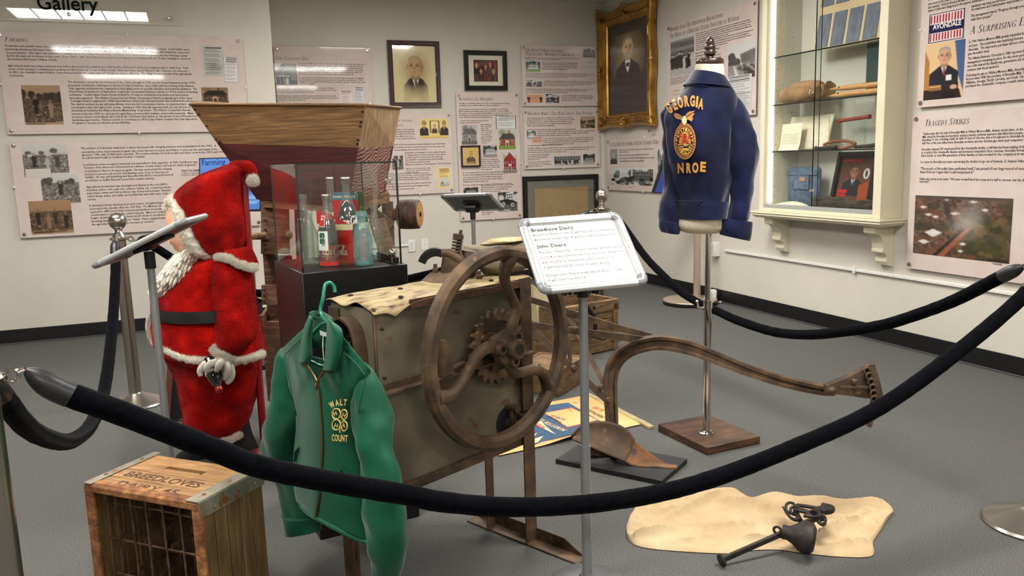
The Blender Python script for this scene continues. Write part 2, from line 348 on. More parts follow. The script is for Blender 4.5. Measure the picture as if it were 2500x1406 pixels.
# ---------------------------------------------------------------- printed pictures (small canvases that become the ink of a flat print)
class Pic:
 def __init__(s, W, H, bg=(200, 200, 200), seed=1):
  s.W, s.H = W, H; s.a = np.zeros((H, W, 3)); s.a[:] = bg; s.r = np.random.RandomState(seed)
  s.Y, s.X = np.mgrid[0:H, 0:W]; s.X = (s.X+0.5)/W; s.Y = (s.Y+0.5)/H      # y down
 def _m(s, m, c, al=1.0): s.a[m] = s.a[m]*(1-al)+np.array(c)*al; return s
 def rect(s, x0, y0, x1, y1, c, al=1.0): return s._m((s.X >= x0) & (s.X <= x1) & (s.Y >= y0) & (s.Y <= y1), c, al)
 def ell(s, cx, cy, rx, ry, c, al=1.0): return s._m(((s.X-cx)/rx)**2+((s.Y-cy)/ry)**2 <= 1, c, al)
 def soft(s, cx, cy, rx, ry, c, al=1.0, p=1.0):
  k = np.clip(1-np.sqrt(((s.X-cx)/rx)**2+((s.Y-cy)/ry)**2), 0, 1)**p*al
  s.a = s.a*(1-k[..., None])+np.array(c)*k[..., None]; return s
 def poly(s, pts, c, al=1.0):
  ins = np.zeros(s.X.shape, bool); n = len(pts); j = n-1
  for i in range(n):
   (xi, yi), (xj, yj) = pts[i], pts[j]
   cond = ((yi > s.Y) != (yj > s.Y)) & (s.X < (xj-xi)*(s.Y-yi)/((yj-yi) or 1e-9)+xi); ins ^= cond; j = i
  return s._m(ins, c, al)
 def grad(s, y0, y1, c0, c1):
  m = (s.Y >= y0) & (s.Y <= y1); t = ((s.Y-y0)/(y1-y0))[m][:, None]; s.a[m] = np.array(c0)*(1-t)+np.array(c1)*t; return s
 def noise(s, amp, x0=0, y0=0, x1=1, y1=1, cell=1):
  n = s.r.randn((s.H+cell-1)//cell, (s.W+cell-1)//cell); n = np.kron(n, np.ones((cell, cell)))[:s.H, :s.W]
  m = ((s.X >= x0) & (s.X <= x1) & (s.Y >= y0) & (s.Y <= y1)); s.a += (n*m*amp)[..., None]; return s
 def blobs(s, n, x0, y0, x1, y1, rx, ry, cols, al=1.0):
  for _ in range(n):
   c = cols[s.r.randint(len(cols))]; k = 0.6+0.8*s.r.rand()
   s.ell(x0+(x1-x0)*s.r.rand(), y0+(y1-y0)*s.r.rand(), rx*k, ry*k, c, al)
  return s
 def person(s, x, y, h, coat=(50, 45, 42), skin=(170, 150, 130), legs=None, hat=None):
  r = h*0.09; q = s.W/s.H; w_ = h*0.16/q*1.0
  s.rect(x-w_*0.8, y-h*0.5, x+w_*0.8, y, legs or coat); s.ell(x, y-h*0.62, w_*1.15, h*0.24, coat); s.ell(x, y-h*0.9, r/q, r*1.2, skin)
  if hat: s.ell(x, y-h*0.97, r*1.4/q, r*0.6, hat)
  return s
 def tone(s, c): # duotone by luminance
  l = s.a.mean(axis=2, keepdims=True)/255; s.a = 255*np.clip(l, 0, 1)**1.0*np.array(c)/255; return s
 def blur(s, n=1):
  for _ in range(n):
   p = np.pad(s.a, ((1, 1), (1, 1), (0, 0)), mode='edge')
   s.a = (p[:-2, 1:-1]+p[2:, 1:-1]+p[1:-1, :-2]+p[1:-1, 2:]+2*p[1:-1, 1:-1])/6
  return s
 def print_on(s, name, TL, TR, BL, m, parent, label=None):
  TL, TR, BL = map(lambda p: np.asarray(p, float), (TL, TR, BL)); W, H = s.W, s.H
  vs = [TL+(TR-TL)*(i/(W-1))+(BL-TL)*(j/(H-1)) for j in range(H) for i in range(W)]
  b = MB(); b.add(vs, [(j*W+i, (j+1)*W+i, (j+1)*W+i+1, j*W+i+1) for j in range(H-1) for i in range(W-1)])
  me = bpy.data.meshes.new(name); M = np.array(ROOTM[parent.name].inverted())
  me.from_pydata([tuple(M[:3, :3] @ np.array(p)+M[:3, 3]) for p in b.v], [], b.f)
  at = me.color_attributes.new('ink', 'FLOAT_COLOR', 'POINT')
  c = np.clip(s.a.reshape(-1, 3), 0, 255)/255; c = np.where(c <= 0.04045, c/12.92, ((c+0.055)/1.055)**2.4)
  at.data.foreach_set('color', np.concatenate([c, np.ones((len(c), 1))], axis=1).ravel())
  me.materials.append(m); o = bpy.data.objects.new(name, me); COL.objects.link(o); o.parent = parent; ROOTM[o.name] = ROOTM[parent.name].copy()
  if label: o['label'] = label
  return o
# ================================================================ materials of the setting and shared metals
XR, YL, YB, XE = 4.03, 6.71, 7.6, 0.68
M = {}
M['wall'] = mat('wall_paint', (212, 206, 194), (207, 201, 189), sc=3, rough=0.75, bump=0.05, bsc=120, spec=0.3)
M['ceil'] = mat('ceiling_tile', (222, 220, 214), (205, 203, 198), sc=90, rough=0.9)
M['base'] = mat('black_vinyl', (17, 17, 18), rough=0.45)
M['cove'] = mat('grey_vinyl_lip', (70, 70, 70), rough=0.6)
M['carpet'] = mat('grey_loop_carpet', (48, 48, 47), (138, 137, 133), (86, 86, 84), sc=430, rough=0.97, lo=0.27, hi=0.73, detail=2.5, bump=0.10, bsc=430, spec=0.05, bdist=0.004)
M['steel'] = mat('brushed_steel', (176, 170, 160), rough=0.26, metal=1.0, aniso=0.4)
M['chrome'] = mat('polished_chrome', (205, 200, 192), rough=0.10, metal=1.0)
M['alu'] = mat('satin_aluminium', (196, 198, 198), rough=0.33, metal=0.55)
M['pole'] = mat('grey_aluminium_tube', (150, 152, 152), rough=0.38, metal=0.6)
M['greyplastic'] = mat('grey_plastic', (126, 128, 130), rough=0.32)
M['basegrey'] = mat('grey_base_plate', (92, 94, 96), rough=0.4, metal=.2)
M['blackplastic'] = mat('black_plastic', (20, 20, 21), rough=0.4)
M['capmetal'] = mat('charcoal_cap', (44, 44, 46), rough=0.38, metal=0.3)
M['velvet'] = mat('black_velvet', (3, 4, 6), (12, 13, 19), sc=60, rough=0.95, bump=0.35, bsc=240, sheen=0.03, spec=0.05, lo=0.3, hi=0.8)
M['white'] = mat('white_plastic', (228, 226, 220), rough=0.4)
M['led'] = mat('lit_tube', (255, 255, 255), emit=(255, 251, 246), es=3.6)
M['lightpanel'] = mat('lit_diffuser', (255, 255, 255), emit=(255, 251, 244), es=LIGHT_POWER)
M['dimpanel'] = mat('dim_lit_diffuser', (255, 255, 255), emit=(255, 251, 244), es=LIGHT_POWER*.5)
# ================================================================ the room
def struct(name, b, m, **k): return b.build(name, m, None, kind='structure', **k)
XW, YF = -4.2, -3.2
struct('floor', MB().box((0, 2.2, -0.05), (8.6, 11.2, 0.1)), M['carpet'])
struct('ceiling', MB().box((0, 2.2, CEIL+0.05), (8.6, 11.2, 0.1)), M['ceil'])
b = MB(); b.box(((XW+XE)/2, YL+0.06, CEIL/2), (XE-XW, 0.12, CEIL)); b.box((XE-0.06, (YL+YB)/2+0.03, CEIL/2), (0.12, YB-YL-0.06, CEIL)); struct('wall_left', b, M['wall'])
struct('wall_back', MB().box(((XE+XR)/2-0.06, YB+0.06, CEIL/2), (XR-XE+0.12, 0.12, CEIL)), M['wall'])
struct('wall_far', MB().box((XW-0.06, (YF+YL)/2, CEIL/2), (0.12, YL-YF+0.2, CEIL)), M['wall'])
struct('wall_front', MB().box((0, YF-0.06, CEIL/2), (8.4, 0.12, CEIL)), M['wall'])
def baseb(side, c, size, c2, size2):
 o = struct('baseboard_'+side, MB().box(c, size, bev=0.002), M['base'])
 MB().box(c2, size2, bev=0.002).build('cove_lip', M['cove'], o)
baseb('left', ((XW+XE)/2, YL-0.004, 0.053), (XE-XW, 0.008, 0.106), ((XW+XE)/2, YL-0.010, 0.005), (XE-XW, 0.02, 0.010))
baseb('back', ((XE+XR)/2, YB-0.004, 0.053), (XR-XE, 0.008, 0.106), ((XE+XR)/2, YB-0.010, 0.005), (XR-XE, 0.02, 0.010))
baseb('right', (XR-0.004, (YF+YB)/2, 0.053), (0.008, YB-YF, 0.106), (XR-0.010, (YF+YB)/2, 0.005), (0.02, YB-YF, 0.010))
# ceiling lights: recessed troffers in two rows, plus a dim one added to brighten the back wall
lab = ['above the wall panels on the left', 'in the middle of the left row', 'at the near end of the left row', 'above the framed pictures at the back', 'above the old machines', 'at the near end of the right row', 'added to brighten the back wall']
for (x, y), lb, dim in zip(LIGHT_SPOTS, lab, LIGHT_DIM):
 t = thing('ceiling_light', 'white rectangular ceiling light '+lb, 'ceiling light', (x, y, CEIL), 0, 'ceiling lights')
 f = MB()
 for sx in (-1, 1): f.box((x+sx*0.61, y, CEIL-0.008), (0.03, 0.64, 0.016))
 for sy in (-1, 1): f.box((x, y+sy*0.31, CEIL-0.008), (1.25, 0.03, 0.016))
 for k in range(1, 6): f.box((x-0.6+k*0.2, y, CEIL-0.008), (0.012, 0.6, 0.010))
 f.build('frame', M['white'], t)
 MB().box((x, y, CEIL-0.003), (1.19, 0.59, 0.006)).build('diffuser', M['lightpanel'] if dim == 1 else M['dimpanel'], t)
 ld = bpy.data.lights.new('lamp', 'AREA'); ld.shape = 'RECTANGLE'; ld.size = 1.19; ld.size_y = 0.59; ld.energy = LAMP_WATTS*dim; ld.spread = math.radians(165); ld.color = (1.0, 0.98, 0.95)
 lo = bpy.data.objects.new('lamp', ld); COL.objects.link(lo); lo.parent = t; lo.location = (0, 0, -0.02)
# surface raceway and outlets
zc = 0.44
r1 = MB().box((XR-0.009, 2.2, zc), (0.018, 6.6, 0.022), bev=0.004); t = tag(r1.build('wire_raceway', M['white']), 'long white wire raceway along the right wall under the display cabinet', 'raceway')
b = MB()
for py in (2.75, 4.10): b.box((XR-0.011, py, zc), (0.022, 0.02, 0.05), bev=0.003)
b.build('coupling', M['white'], t)
p = ay(975, 603, YB); q = ay(998, 603, YB)
tag(MB().box(((p[0]-0.6+q[0])/2, YB-0.009, zc), (q[0]-p[0]+0.6, 0.018, 0.022), bev=0.004).build('wire_raceway', M['white']), 'short white wire raceway on the back wall beside the outlet', 'raceway')
M['slot'] = mat('outlet_slot', (40, 40, 40), rough=0.6)
def outlet(c, X, N, label, name='power_outlet', deep=0.012, blank=False):
 t = thing(name, label, 'outlet' if not blank else 'wall plate', c)
 R = np.array([X, N, ZV]).T; c = np.asarray(c, float)
 MB().box(c+N*deep/2, (0.072, deep, 0.116), R, bev=0.004).build('cover_plate', M['white'], t)
 s = MB(); f = MB()
 if not blank:
  for dz in (-0.02, 0.02):
   f.box(c+N*(deep+0.001)+ZV*dz, (0.034, 0.004, 0.028), R, bev=0.0015)
   for dx in (-0.007, 0.007): s.box(c+N*(deep+0.0035)+ZV*(dz+0.004)+X*dx, (0.003, 0.002, 0.009), R)
   s.ball(c+N*(deep+0.003)+ZV*(dz-0.008), 0.003, nu=8, nv=4)
  f.build('socket', M['white'], t)
 for dz in ((0,) if not blank else (-0.045, 0, 0.045)): s.ball(c+N*(deep+0.0005)+ZV*dz, 0.0035, nu=8, nv=4)
 s.build('slots', M['slot'], t)
 return t
YN = V(0, -1, 0); XN = V(-1, 0, 0); EX = V(1, 0, 0); EYR = V(0, -1, 0)
p = ay(1005, 600, YB); outlet((p[0], YB, p[2]), EX, YN, 'white duplex power outlet on the back wall beside the wooden pulley')
p = ay(1037, 597, YB); outlet((p[0], YB, p[2]), EX, YN, 'white blank wall plate to the right of the outlet on the back wall', 'blank_wall_plate', 0.006, True)
p = ax(1752, 608, XR); outlet((XR, p[1], zc), EYR, XN, 'white surface-mounted outlet box on the right wall at the end of the raceway', 'outlet_box', 0.055)
# ================================================================ wall panels
M['panel'] = mat('printed_acrylic', (212, 193, 185), (218, 204, 197), (214, 198, 190), sc=4, rough=0.05, coat=0.35, spec=0.5, dist=1.5, bump=0.02, bsc=5, bdist=0.02)
M['panelclear'] = mat('clear_acrylic_over_wall', (196, 188, 175), rough=0.04, coat=0.3, bump=0.02, bsc=4, bdist=0.02)
M['ink'] = mat('black_ink', (38, 31, 30), rough=0.12, coat=0.3)
M['inkblue'] = mat('navy_ink', (34, 32, 50), rough=0.12, coat=0.3)
M['inkgrey'] = mat('grey_ink', (92, 82, 78), rough=0.12, coat=0.3)
M['print'] = vcol_mat('photo_print', 0.10, coat=0.3)
M['darkgreen'] = mat('dark_green_letter', (10, 26, 20), rough=0.7, spec=.1)
M['acryedge'] = mat('acrylic_edge', (226, 222, 214), rough=0.1)
class Panel:
 def __init__(s, wall, px, name, label, cat, off=0.020, th=0.006, group=None, board='panel', bolts=True, z=(0, 0, 1), clips=()):
  """px: left, top, right, bottom measured at the four pixels (xTL,yTL),(xTR,yTR),(xBL,yBL),(xBR,yBR) - None where hidden"""
  s.wall = wall
  d = off+th
  if wall == 'L': s.pl = lambda x, y, e=0.0: ay(x, y, YL-d-e); s.X, s.N = EX, YN
  elif wall == 'B': s.pl = lambda x, y, e=0.0: ay(x, y, YB-d-e); s.X, s.N = EX, YN
  else: s.pl = lambda x, y, e=0.0: ax(x, y, XR-d-e); s.X, s.N = EYR, XN
  s.zo = z
  pts = [s.pl(*q) for q in px]
  u = [np.dot(p, s.X) for p in pts]; zz = [p[2] for p in pts]
  s.u0, s.u1 = (u[0]+u[2])/2, (u[1]+u[3])/2; s.z1, s.z0 = (zz[0]+zz[1])/2, (zz[2]+zz[3])/2
  s.d = d; s.th = th; s.off = off
  s.base = s.at(s.u0, s.z0, -d)
  s.root = thing(name, label, cat, s.at((s.u0+s.u1)/2, s.z0, -d), 0, group)
  if board:
   c = s.at((s.u0+s.u1)/2, (s.z0+s.z1)/2, -th/2); R = np.array([s.X, s.N, ZV]).T
   MB().box(c, (s.u1-s.u0, th, s.z1-s.z0), R, bev=0.001).build('board', M[board], s.root)
  if bolts:
   e = 0.026
   for uu in (s.u0+e, s.u1-e):
    for z_ in (s.z0+e, s.z1-e):
     MB().lathe([(0.007, -off-th+0.0008), (0.007, 0), (0.0125, 0.0005), (0.013, 0.004), (0.011, 0.008), (0.0, 0.0095)], s.at(uu, z_, 0), 16, s.N).build('standoff_bolt', M['steel'], s.root)
  for (cx, cy, vert) in clips:
   p = s.pl(cx, cy); uu = min(max(np.dot(p, s.X), s.u0), s.u1); z_ = min(max(p[2], s.z0), s.z1)
   R = np.array([s.X, s.N, ZV]).T
   MB().box(s.at(uu, z_, -0.010), (0.014, 0.030, 0.022) if vert else (0.022, 0.030, 0.014), R, bev=0.003).build('edge_clip', M['acryedge'], s.root)
  s.heads = MB(); s.body = MB(); s.grey = MB(); s.head_m = 'inkblue'
 def at(s, u, z, e=0.0):
  o = {'L': V(0, YL-s.d, 0), 'B': V(0, YB-s.d, 0), 'R': V(XR-s.d, 0, 0)}[s.wall]
  return o+s.X*u+ZV*z+s.N*e
 def uz(s, x, y):
  ox, oy, k = s.zo; p = s.pl(ox+x/k, oy+y/k); return np.dot(p, s.X), p[2]
 def put(s, geo, x0, y0, x1, h, mb, fit=True):
  vs, fs = geo
  if not len(vs): return
  u0, z0 = s.uz(x0, y0); u1, _ = s.uz(x1, y0); hz = s.uz(x0, y0-h)[1]-z0
  wd = vs[:, 0].max(); kx = (u1-u0)/wd
  mb.add([s.at(u0+v[0]*kx, z0+v[1]*hz, 0.0006) for v in vs], fs)
 def head(s, t, x0, y0, x1, h): s.put(serif_geo(t), x0, y0, x1, h, s.heads)
 def line(s, t, x0, y0, x1, h, shear=0.0, bold=0.02):
  vs, fs = text_geo(t, shear, bold, 1); s.put((vs/CAPH, fs) if len(vs) else (vs, fs), x0, y0, x1, h, s.body)
 def lines(s, L, h, shear=0.0, bold=0.02):
  for t, x0, y0, x1 in L: s.line(t, x0, y0, x1, h, shear, bold)
 def tiny(s, x0, y0, x1, y1, n, ragged=0.12, last=0.6, seed=0, dark=True):
  """print too small to read in the photograph: rows of little letter strokes broken into words"""
  r = random.Random(seed+int(x0)*7+int(y0)); u0, za = s.uz(x0, y0); u1, zb = s.uz(x1, y1); pitch = (za-zb)/n; k = min(pitch, .021)*.62/CAPH
  mb = s.body if dark else s.grey; W = 'the of and to in a was for mill cotton town with Monroe from county by bank were first many at years on its building into business'.split()
  for i in range(n):
   z = za-pitch*(i+0.78); end = u1-(u1-u0)*(r.random()*ragged if i < n-1 else 1-last); u = u0
   while True:
    vs, fs = text_geo(r.choice(W), 0, .02, 1); w_ = vs[:, 0].max()*k*.92
    if u+w_ > end: break
    mb.add([s.at(u+v[0]*k*.92, z+v[1]*k, 0.0006) for v in vs], fs); u += w_+k*.26
 def photo(s, pic, x0, y0, x1, y1, rot=0.0, label=None, name='photograph', e=0.0009):
  u0, za = s.uz(x0, y0); u1, zb = s.uz(x1, y1)
  if rot:
   c = ((u0+u1)/2, (za+zb)/2); cs, sn = math.cos(rot), math.sin(rot)
   f = lambda u, z: s.at(c[0]+(u-c[0])*cs-(z-c[1])*sn, c[1]+(u-c[0])*sn+(z-c[1])*cs, e)
  else: f = lambda u, z: s.at(u, z, e)
  return pic.print_on(name, f(u0, za), f(u1, za), f(u0, zb), M['print'], s.root, label)
 def done(s):
  if s.heads.v: s.heads.build('heading', M[s.head_m], s.root, smooth=0)
  if s.body.v: s.body.build('body_text', M['ink'], s.root, smooth=0)
  if s.grey.v: s.grey.build('fine_print', M['inkgrey'], s.root, smooth=0)
# ---- small pictures
SEP = (214, 176, 140); SEP2 = (206, 160, 118)
def p_field(W, H, seed, tone=None, men=2, cows=False, trees=True, cap=0):
 q = Pic(W, H, (186, 182, 176), seed); q.grad(0, .35, (205, 202, 198), (190, 186, 180)); q.rect(0, .33, 1, 1, (112, 106, 100)); q.noise(34, 0, .33, 1, 1)
 if trees: q.blobs(9, 0, .22, 1, .36, .09, .09, [(70, 66, 62), (84, 80, 74)])
 q.blobs(70, 0, .5, 1, 1, .02, .02, [(196, 190, 180), (60, 56, 52), (150, 145, 138)])
 if cows: q.blobs(8, .05, .2, .75, .36, .07, .06, [(212, 208, 202), (190, 186, 180), (90, 84, 80)])
 for i in range(men): q.person((i+1)/(men+1)+.04*(i % 2), (.72+.1*(i % 2)), .44, [(44, 40, 38), (176, 170, 162), (66, 60, 56)][i % 3], hat=(150, 145, 140))
 if cap: q.rect(0, 1-cap, 1, 1, (206, 200, 190)); [q.rect(.04, 1-cap*(.85-.28*k), .5+.45*q.r.rand(), 1-cap*(.75-.28*k), (60, 54, 50)) for k in range(3)]
 q.blur(1)
 return q.tone(tone) if tone else q
def p_doc(W, H, seed, bg=(206, 206, 200), bold=2, border=False, ink=(50, 48, 48), blot=False):
 q = Pic(W, H, bg, seed); y = .06
 for k in range(60):
  th = .035 if k < bold else .012
  if y > .94: break
  a = .12 if k < bold else .08; q.rect(a+.05*q.r.rand(), y, .92-.3*q.r.rand()*(k >= bold), y+th, ink, .85 if k < bold else .55); y += th+max(.022, 2.0/H)
 q.noise(4)
 if blot: q.soft(.5, .66, .5, .22, (120, 116, 110), .7)
 if border:
  for r_ in ((0, 0, 1, .02), (0, .98, 1, 1), (0, 0, .03, 1), (.97, 0, 1, 1)): q.rect(*r_, (30, 28, 30))
 return q
def p_house(W, H, seed, sky=(120, 160, 205), wall=(232, 230, 222), roof=(150, 150, 146), lawn=(110, 140, 70), cols=6):
 q = Pic(W, H, sky, seed); q.grad(0, .5, sky, (200, 215, 230)); q.blobs(12, 0, .2, 1, .6, .16, .2, [(62, 84, 40), (84, 104, 56), (50, 70, 36)])
 q.poly([(.12, .42), (.3, .26), (.72, .26), (.9, .42)], roof); q.rect(.16, .42, .86, .74, wall); q.rect(0, .74, 1, 1, lawn); q.noise(9)
 for i in range(cols):
  x = .2+i*.62/(cols-1); q.rect(x-.02, .48, x+.03, .6, (60, 70, 84)); q.rect(x+.03, .42, x+.045, .74, (248, 246, 240))
 return q.blur(1)
def p_brick(W, H, seed, wall=(150, 74, 48), roof=(74, 70, 74), sky=(196, 200, 190), gable=False, bw=False, lawn=(130, 150, 70)):
 q = Pic(W, H, sky, seed); q.blobs(6, 0, .1, 1, .5, .12, .14, [(150, 160, 120), (120, 140, 90)], .6)
 if gable: q.poly([(.1, .34), (.5, .02), (.9, .34)], wall)
 else: q.poly([(.02, .48), (.26, .2), (.8, .2), (.98, .48)], roof); q.rect(.6, .04, .66, .24, wall)
 q.rect(.06 if gable else .08, .33 if gable else .46, .94, .82, wall); q.noise(8); q.rect(0, .8, 1, 1, lawn)
 for r_ in ((.42, .7) if gable else (.52,)):
  for i in range(4): x = .14+i*.2; q.rect(x, r_, x+.10, r_+.14, (225, 222, 214)); q.rect(x+.015, r_+.02, x+.085, r_+.12, (60, 58, 66))
 q.poly([(.36, .62), (.5, .52), (.64, .62)], (222, 216, 204)); q.rect(.4, .62, .6, .82, (200, 190, 172)); q.rect(.46, .66, .54, .82, (70, 50, 44))
 if bw: q.tone((216, 216, 214))
 return q.blur(1)
def p_crowd(W, H, seed, n=14, bldg=True):
 q = Pic(W, H, (200, 200, 198), seed)
 if bldg: q.rect(.02, .1, .98, .62, (132, 130, 128)); [q.rect(.05+i*.095, .16+j*.2, .1+i*.095, .28+j*.2, (70, 70, 72)) for i in range(10) for j in range(2)]
 q.rect(0, .62, 1, 1, (178, 176, 172)); q.noise(12)
 for i in range(n): q.person(.04+.92*(i+.5)/n, .78+.10*q.r.rand(), .34+.08*q.r.rand(), (40, 38, 38) if q.r.rand() < .75 else (190, 186, 180), (190, 180, 170), hat=(60, 58, 56))
 return q.blur(1)
def p_bust(W, H, seed, bg=(216, 202, 160), coat=(56, 46, 42), skin=(206, 176, 140), hair=(190, 176, 150), cx=.5, cy=.40, r=.15, oval=None, beard=None, bald=True, tie=(60, 50, 48), look=0.0, mous=None, sw=2.35, dark=False, q=None):
 q = q or Pic(W, H, bg, seed); a = W/H; ry = r*1.42*a
 if oval: q.soft(cx, cy+.12, .44, .46, oval, .9, .8)
 sh = ry*1.45
 q.poly([(cx-r*sw*1.06, 1.2 if dark else cy+ry*4.2), (cx-r*sw, cy+ry*2.0), (cx-r*1.1, cy+ry*1.35), (cx-r*.5, cy+ry*1.08), (cx+r*.5, cy+ry*1.08), (cx+r*1.1, cy+ry*1.35), (cx+r*sw, cy+ry*2.0), (cx+r*sw*1.06, 1.2 if dark else cy+ry*4.2)], coat)
 q.poly([(cx-r*.62, cy+ry*.9), (cx+r*.62, cy+ry*.9), (cx+r*.5, cy+ry*1.3), (cx, cy+ry*2.3), (cx-r*.5, cy+ry*1.3)], (226, 220, 206)); q.poly([(cx-r*.16, cy+ry*1.18), (cx+r*.16, cy+ry*1.18), (cx+r*.22, cy+ry*2.3), (cx-r*.05, cy+ry*2.4)], tie)
 q.ell(cx, cy+ry*.95, r*.62, ry*.5, tuple(int(c*.82) for c in skin))
 for sx in (-1, 1): q.ell(cx+sx*r*1.0, cy+ry*.05, r*.17, ry*.24, tuple(int(c*.86) for c in skin))
 q.ell(cx, cy, r, ry, skin); q.ell(cx, cy-ry*.55, r*.98, ry*.52, hair); q.ell(cx+look*r, cy-ry*.28, r*.86, ry*.52, skin)
 sk2 = tuple(int(c*.72) for c in skin); dk = tuple(int(c*.36) for c in skin); l = look*r
 q.soft(cx+r*.75-l, cy+.1*ry, r*.55, ry*.9, sk2, .7)
 for sx in (-1, 1):
  ex = cx+l+sx*r*.42; q.soft(ex, cy-ry*.06, r*.34, ry*.17, sk2, .9); q.rect(ex-r*.24, cy-ry*.26, ex+r*.24, cy-ry*.19, dk, .6); q.ell(ex, cy-ry*.05, r*.13, ry*.06, (40, 30, 26))
 q.poly([(cx+l-r*.04, cy-ry*.05), (cx+l+r*.12, cy-ry*.05), (cx+l+r*.24, cy+ry*.30), (cx+l-r*.16, cy+ry*.30)], sk2, .6)
 if mous: q.ell(cx+l, cy+ry*.44, r*.4, ry*.10, mous)
 q.rect(cx+l-r*.30, cy+ry*.50, cx+l+r*.30, cy+ry*.545, (110, 60, 50), .8)
 if beard: q.ell(cx+l, cy+ry*.78, r*.62, ry*.40, beard); q.ell(cx+l, cy+ry*.44, r*.42, ry*.10, beard); q.rect(cx+l-r*.2, cy+ry*.52, cx+l+r*.2, cy+ry*.56, (90, 70, 60))
 return q
def p_two_men(W, H, seed):
 q = Pic(W, H, (228, 206, 132), seed); q.noise(4)
 for x in (.16, .85): p_bust(W, H, 1, coat=(46, 40, 34), skin=(206, 172, 118), hair=(90, 74, 50), cx=x, cy=.26, r=.068, sw=2.1, tie=(90, 76, 56), q=q); q.rect(x-.06, .235, x+.06, .255, (40, 34, 30))
 q.rect(.36, .10, .68, .78, (40, 34, 26)); q.rect(.39, .13, .65, .75, (232, 214, 150)); p_bust(W, H, 1, coat=(70, 60, 44), skin=(208, 184, 140), hair=(190, 170, 120), cx=.52, cy=.36, r=.05, sw=1.8, q=q).rect(.36, .74, .68, .9, (228, 206, 132)); q.grad(.88, 1, (226, 200, 120), (206, 176, 96))
 return q.blur(1)
def p_car(W, H, seed):
 q = Pic(W, H, (120, 118, 116), seed); q.blobs(16, 0, 0, 1, .4, .16, .16, [(60, 60, 58), (200, 200, 198), (150, 150, 148)]); q.rect(.42, .05, .8, .4, (226, 226, 224)); [q.rect(.46+i*.11, .1+j*.14, .53+i*.11, .19+j*.14, (70, 70, 72)) for i in range(3) for j in range(2)]
 q.rect(0, .52, 1, 1, (92, 90, 88)); q.noise(12); q.poly([(.12, .42), (.5, .36), (.9, .5), (.92, .66), (.1, .64)], (40, 40, 42))
 for x, y in ((.28, .62), (.74, .68)): q.ell(x, y, .13, .17, (30, 30, 30)); q.ell(x, y, .10, .13, (168, 166, 164)); q.ell(x, y, .03, .04, (50, 50, 50))
 q.rect(.06, .9, .6, .95, (220, 218, 214), .8)
 return q.blur(1)
def p_mill(W, H, seed):
 q = Pic(W, H, (206, 208, 208), seed); q.blobs(14, 0, .3, 1, .6, .1, .18, [(90, 90, 90), (120, 120, 120), (70, 70, 70)]); q.rect(.52, .22, .98, .8, (120, 120, 118)); [q.rect(.55+i*.06, .28+j*.16, .585+i*.06, .38+j*.16, (52, 52, 54)) for i in range(7) for j in range(3)]
 q.rect(.22, .04, .25, .6, (232, 232, 230)); q.rect(.50, .1, .53, .8, (240, 240, 238)); q.blobs(30, 0, .55, 1, 1, .07, .09, [(50, 50, 50), (90, 90, 90), (150, 150, 150), (34, 34, 34)])
 return q.noise(10).blur(1)
def p_gin(W, H, seed):
 q = Pic(W, H, (206, 204, 204), seed); q.poly([(.18, .25), (.5, 0), (.98, .02), (1, .8), (.2, .8)], (112, 108, 110)); q.poly([(.16, .27), (.48, 0), (.4, 0), (.14, .22)], (60, 58, 60)); q.poly([(.42, .34), (.74, .28), (.74, .66), (.42, .66)], (66, 64, 66)); q.rect(0, .78, 1, 1, (56, 54, 56)); q.blobs(14, 0, .36, .24, .6, .06, .08, [(120, 120, 120), (80, 80, 80)])
 for i in range(11): q.person(.05+.06*i, .88, .32, (44, 42, 44) if i % 3 else (150, 148, 148), (180, 172, 168), hat=(210, 206, 202))
 q.rect(.46, .68, .60, .96, (196, 194, 194))
 return q.noise(5).blur(1)
def p_rails(W, H, seed, tone=None):
 q = Pic(W, H, (206, 206, 204), seed); q.poly([(.45, .32), (1, .22), (1, .62), (.5, .58)], (110, 108, 106)); [q.rect(.55+.07*i, .34, .58+.07*i, .52, (60, 60, 62)) for i in range(6)]; q.blobs(9, 0, .35, .35, .6, .09, .09, [(70, 70, 70), (96, 96, 96)]); q.rect(0, .6, 1, 1, (140, 138, 136)); q.noise(12, 0, .6, 1, 1)
 q.poly([(.2, .62), (.26, .62), (.5, 1), (.3, 1)], (196, 194, 190)); q.poly([(.55, .62), (.62, .62), (1, .86), (1, 1), (.8, 1)], (60, 58, 58)); q.blobs(16, .4, .66, 1, 1, .06, .04, [(60, 58, 58), (90, 88, 86)])
 return q.blur(1)
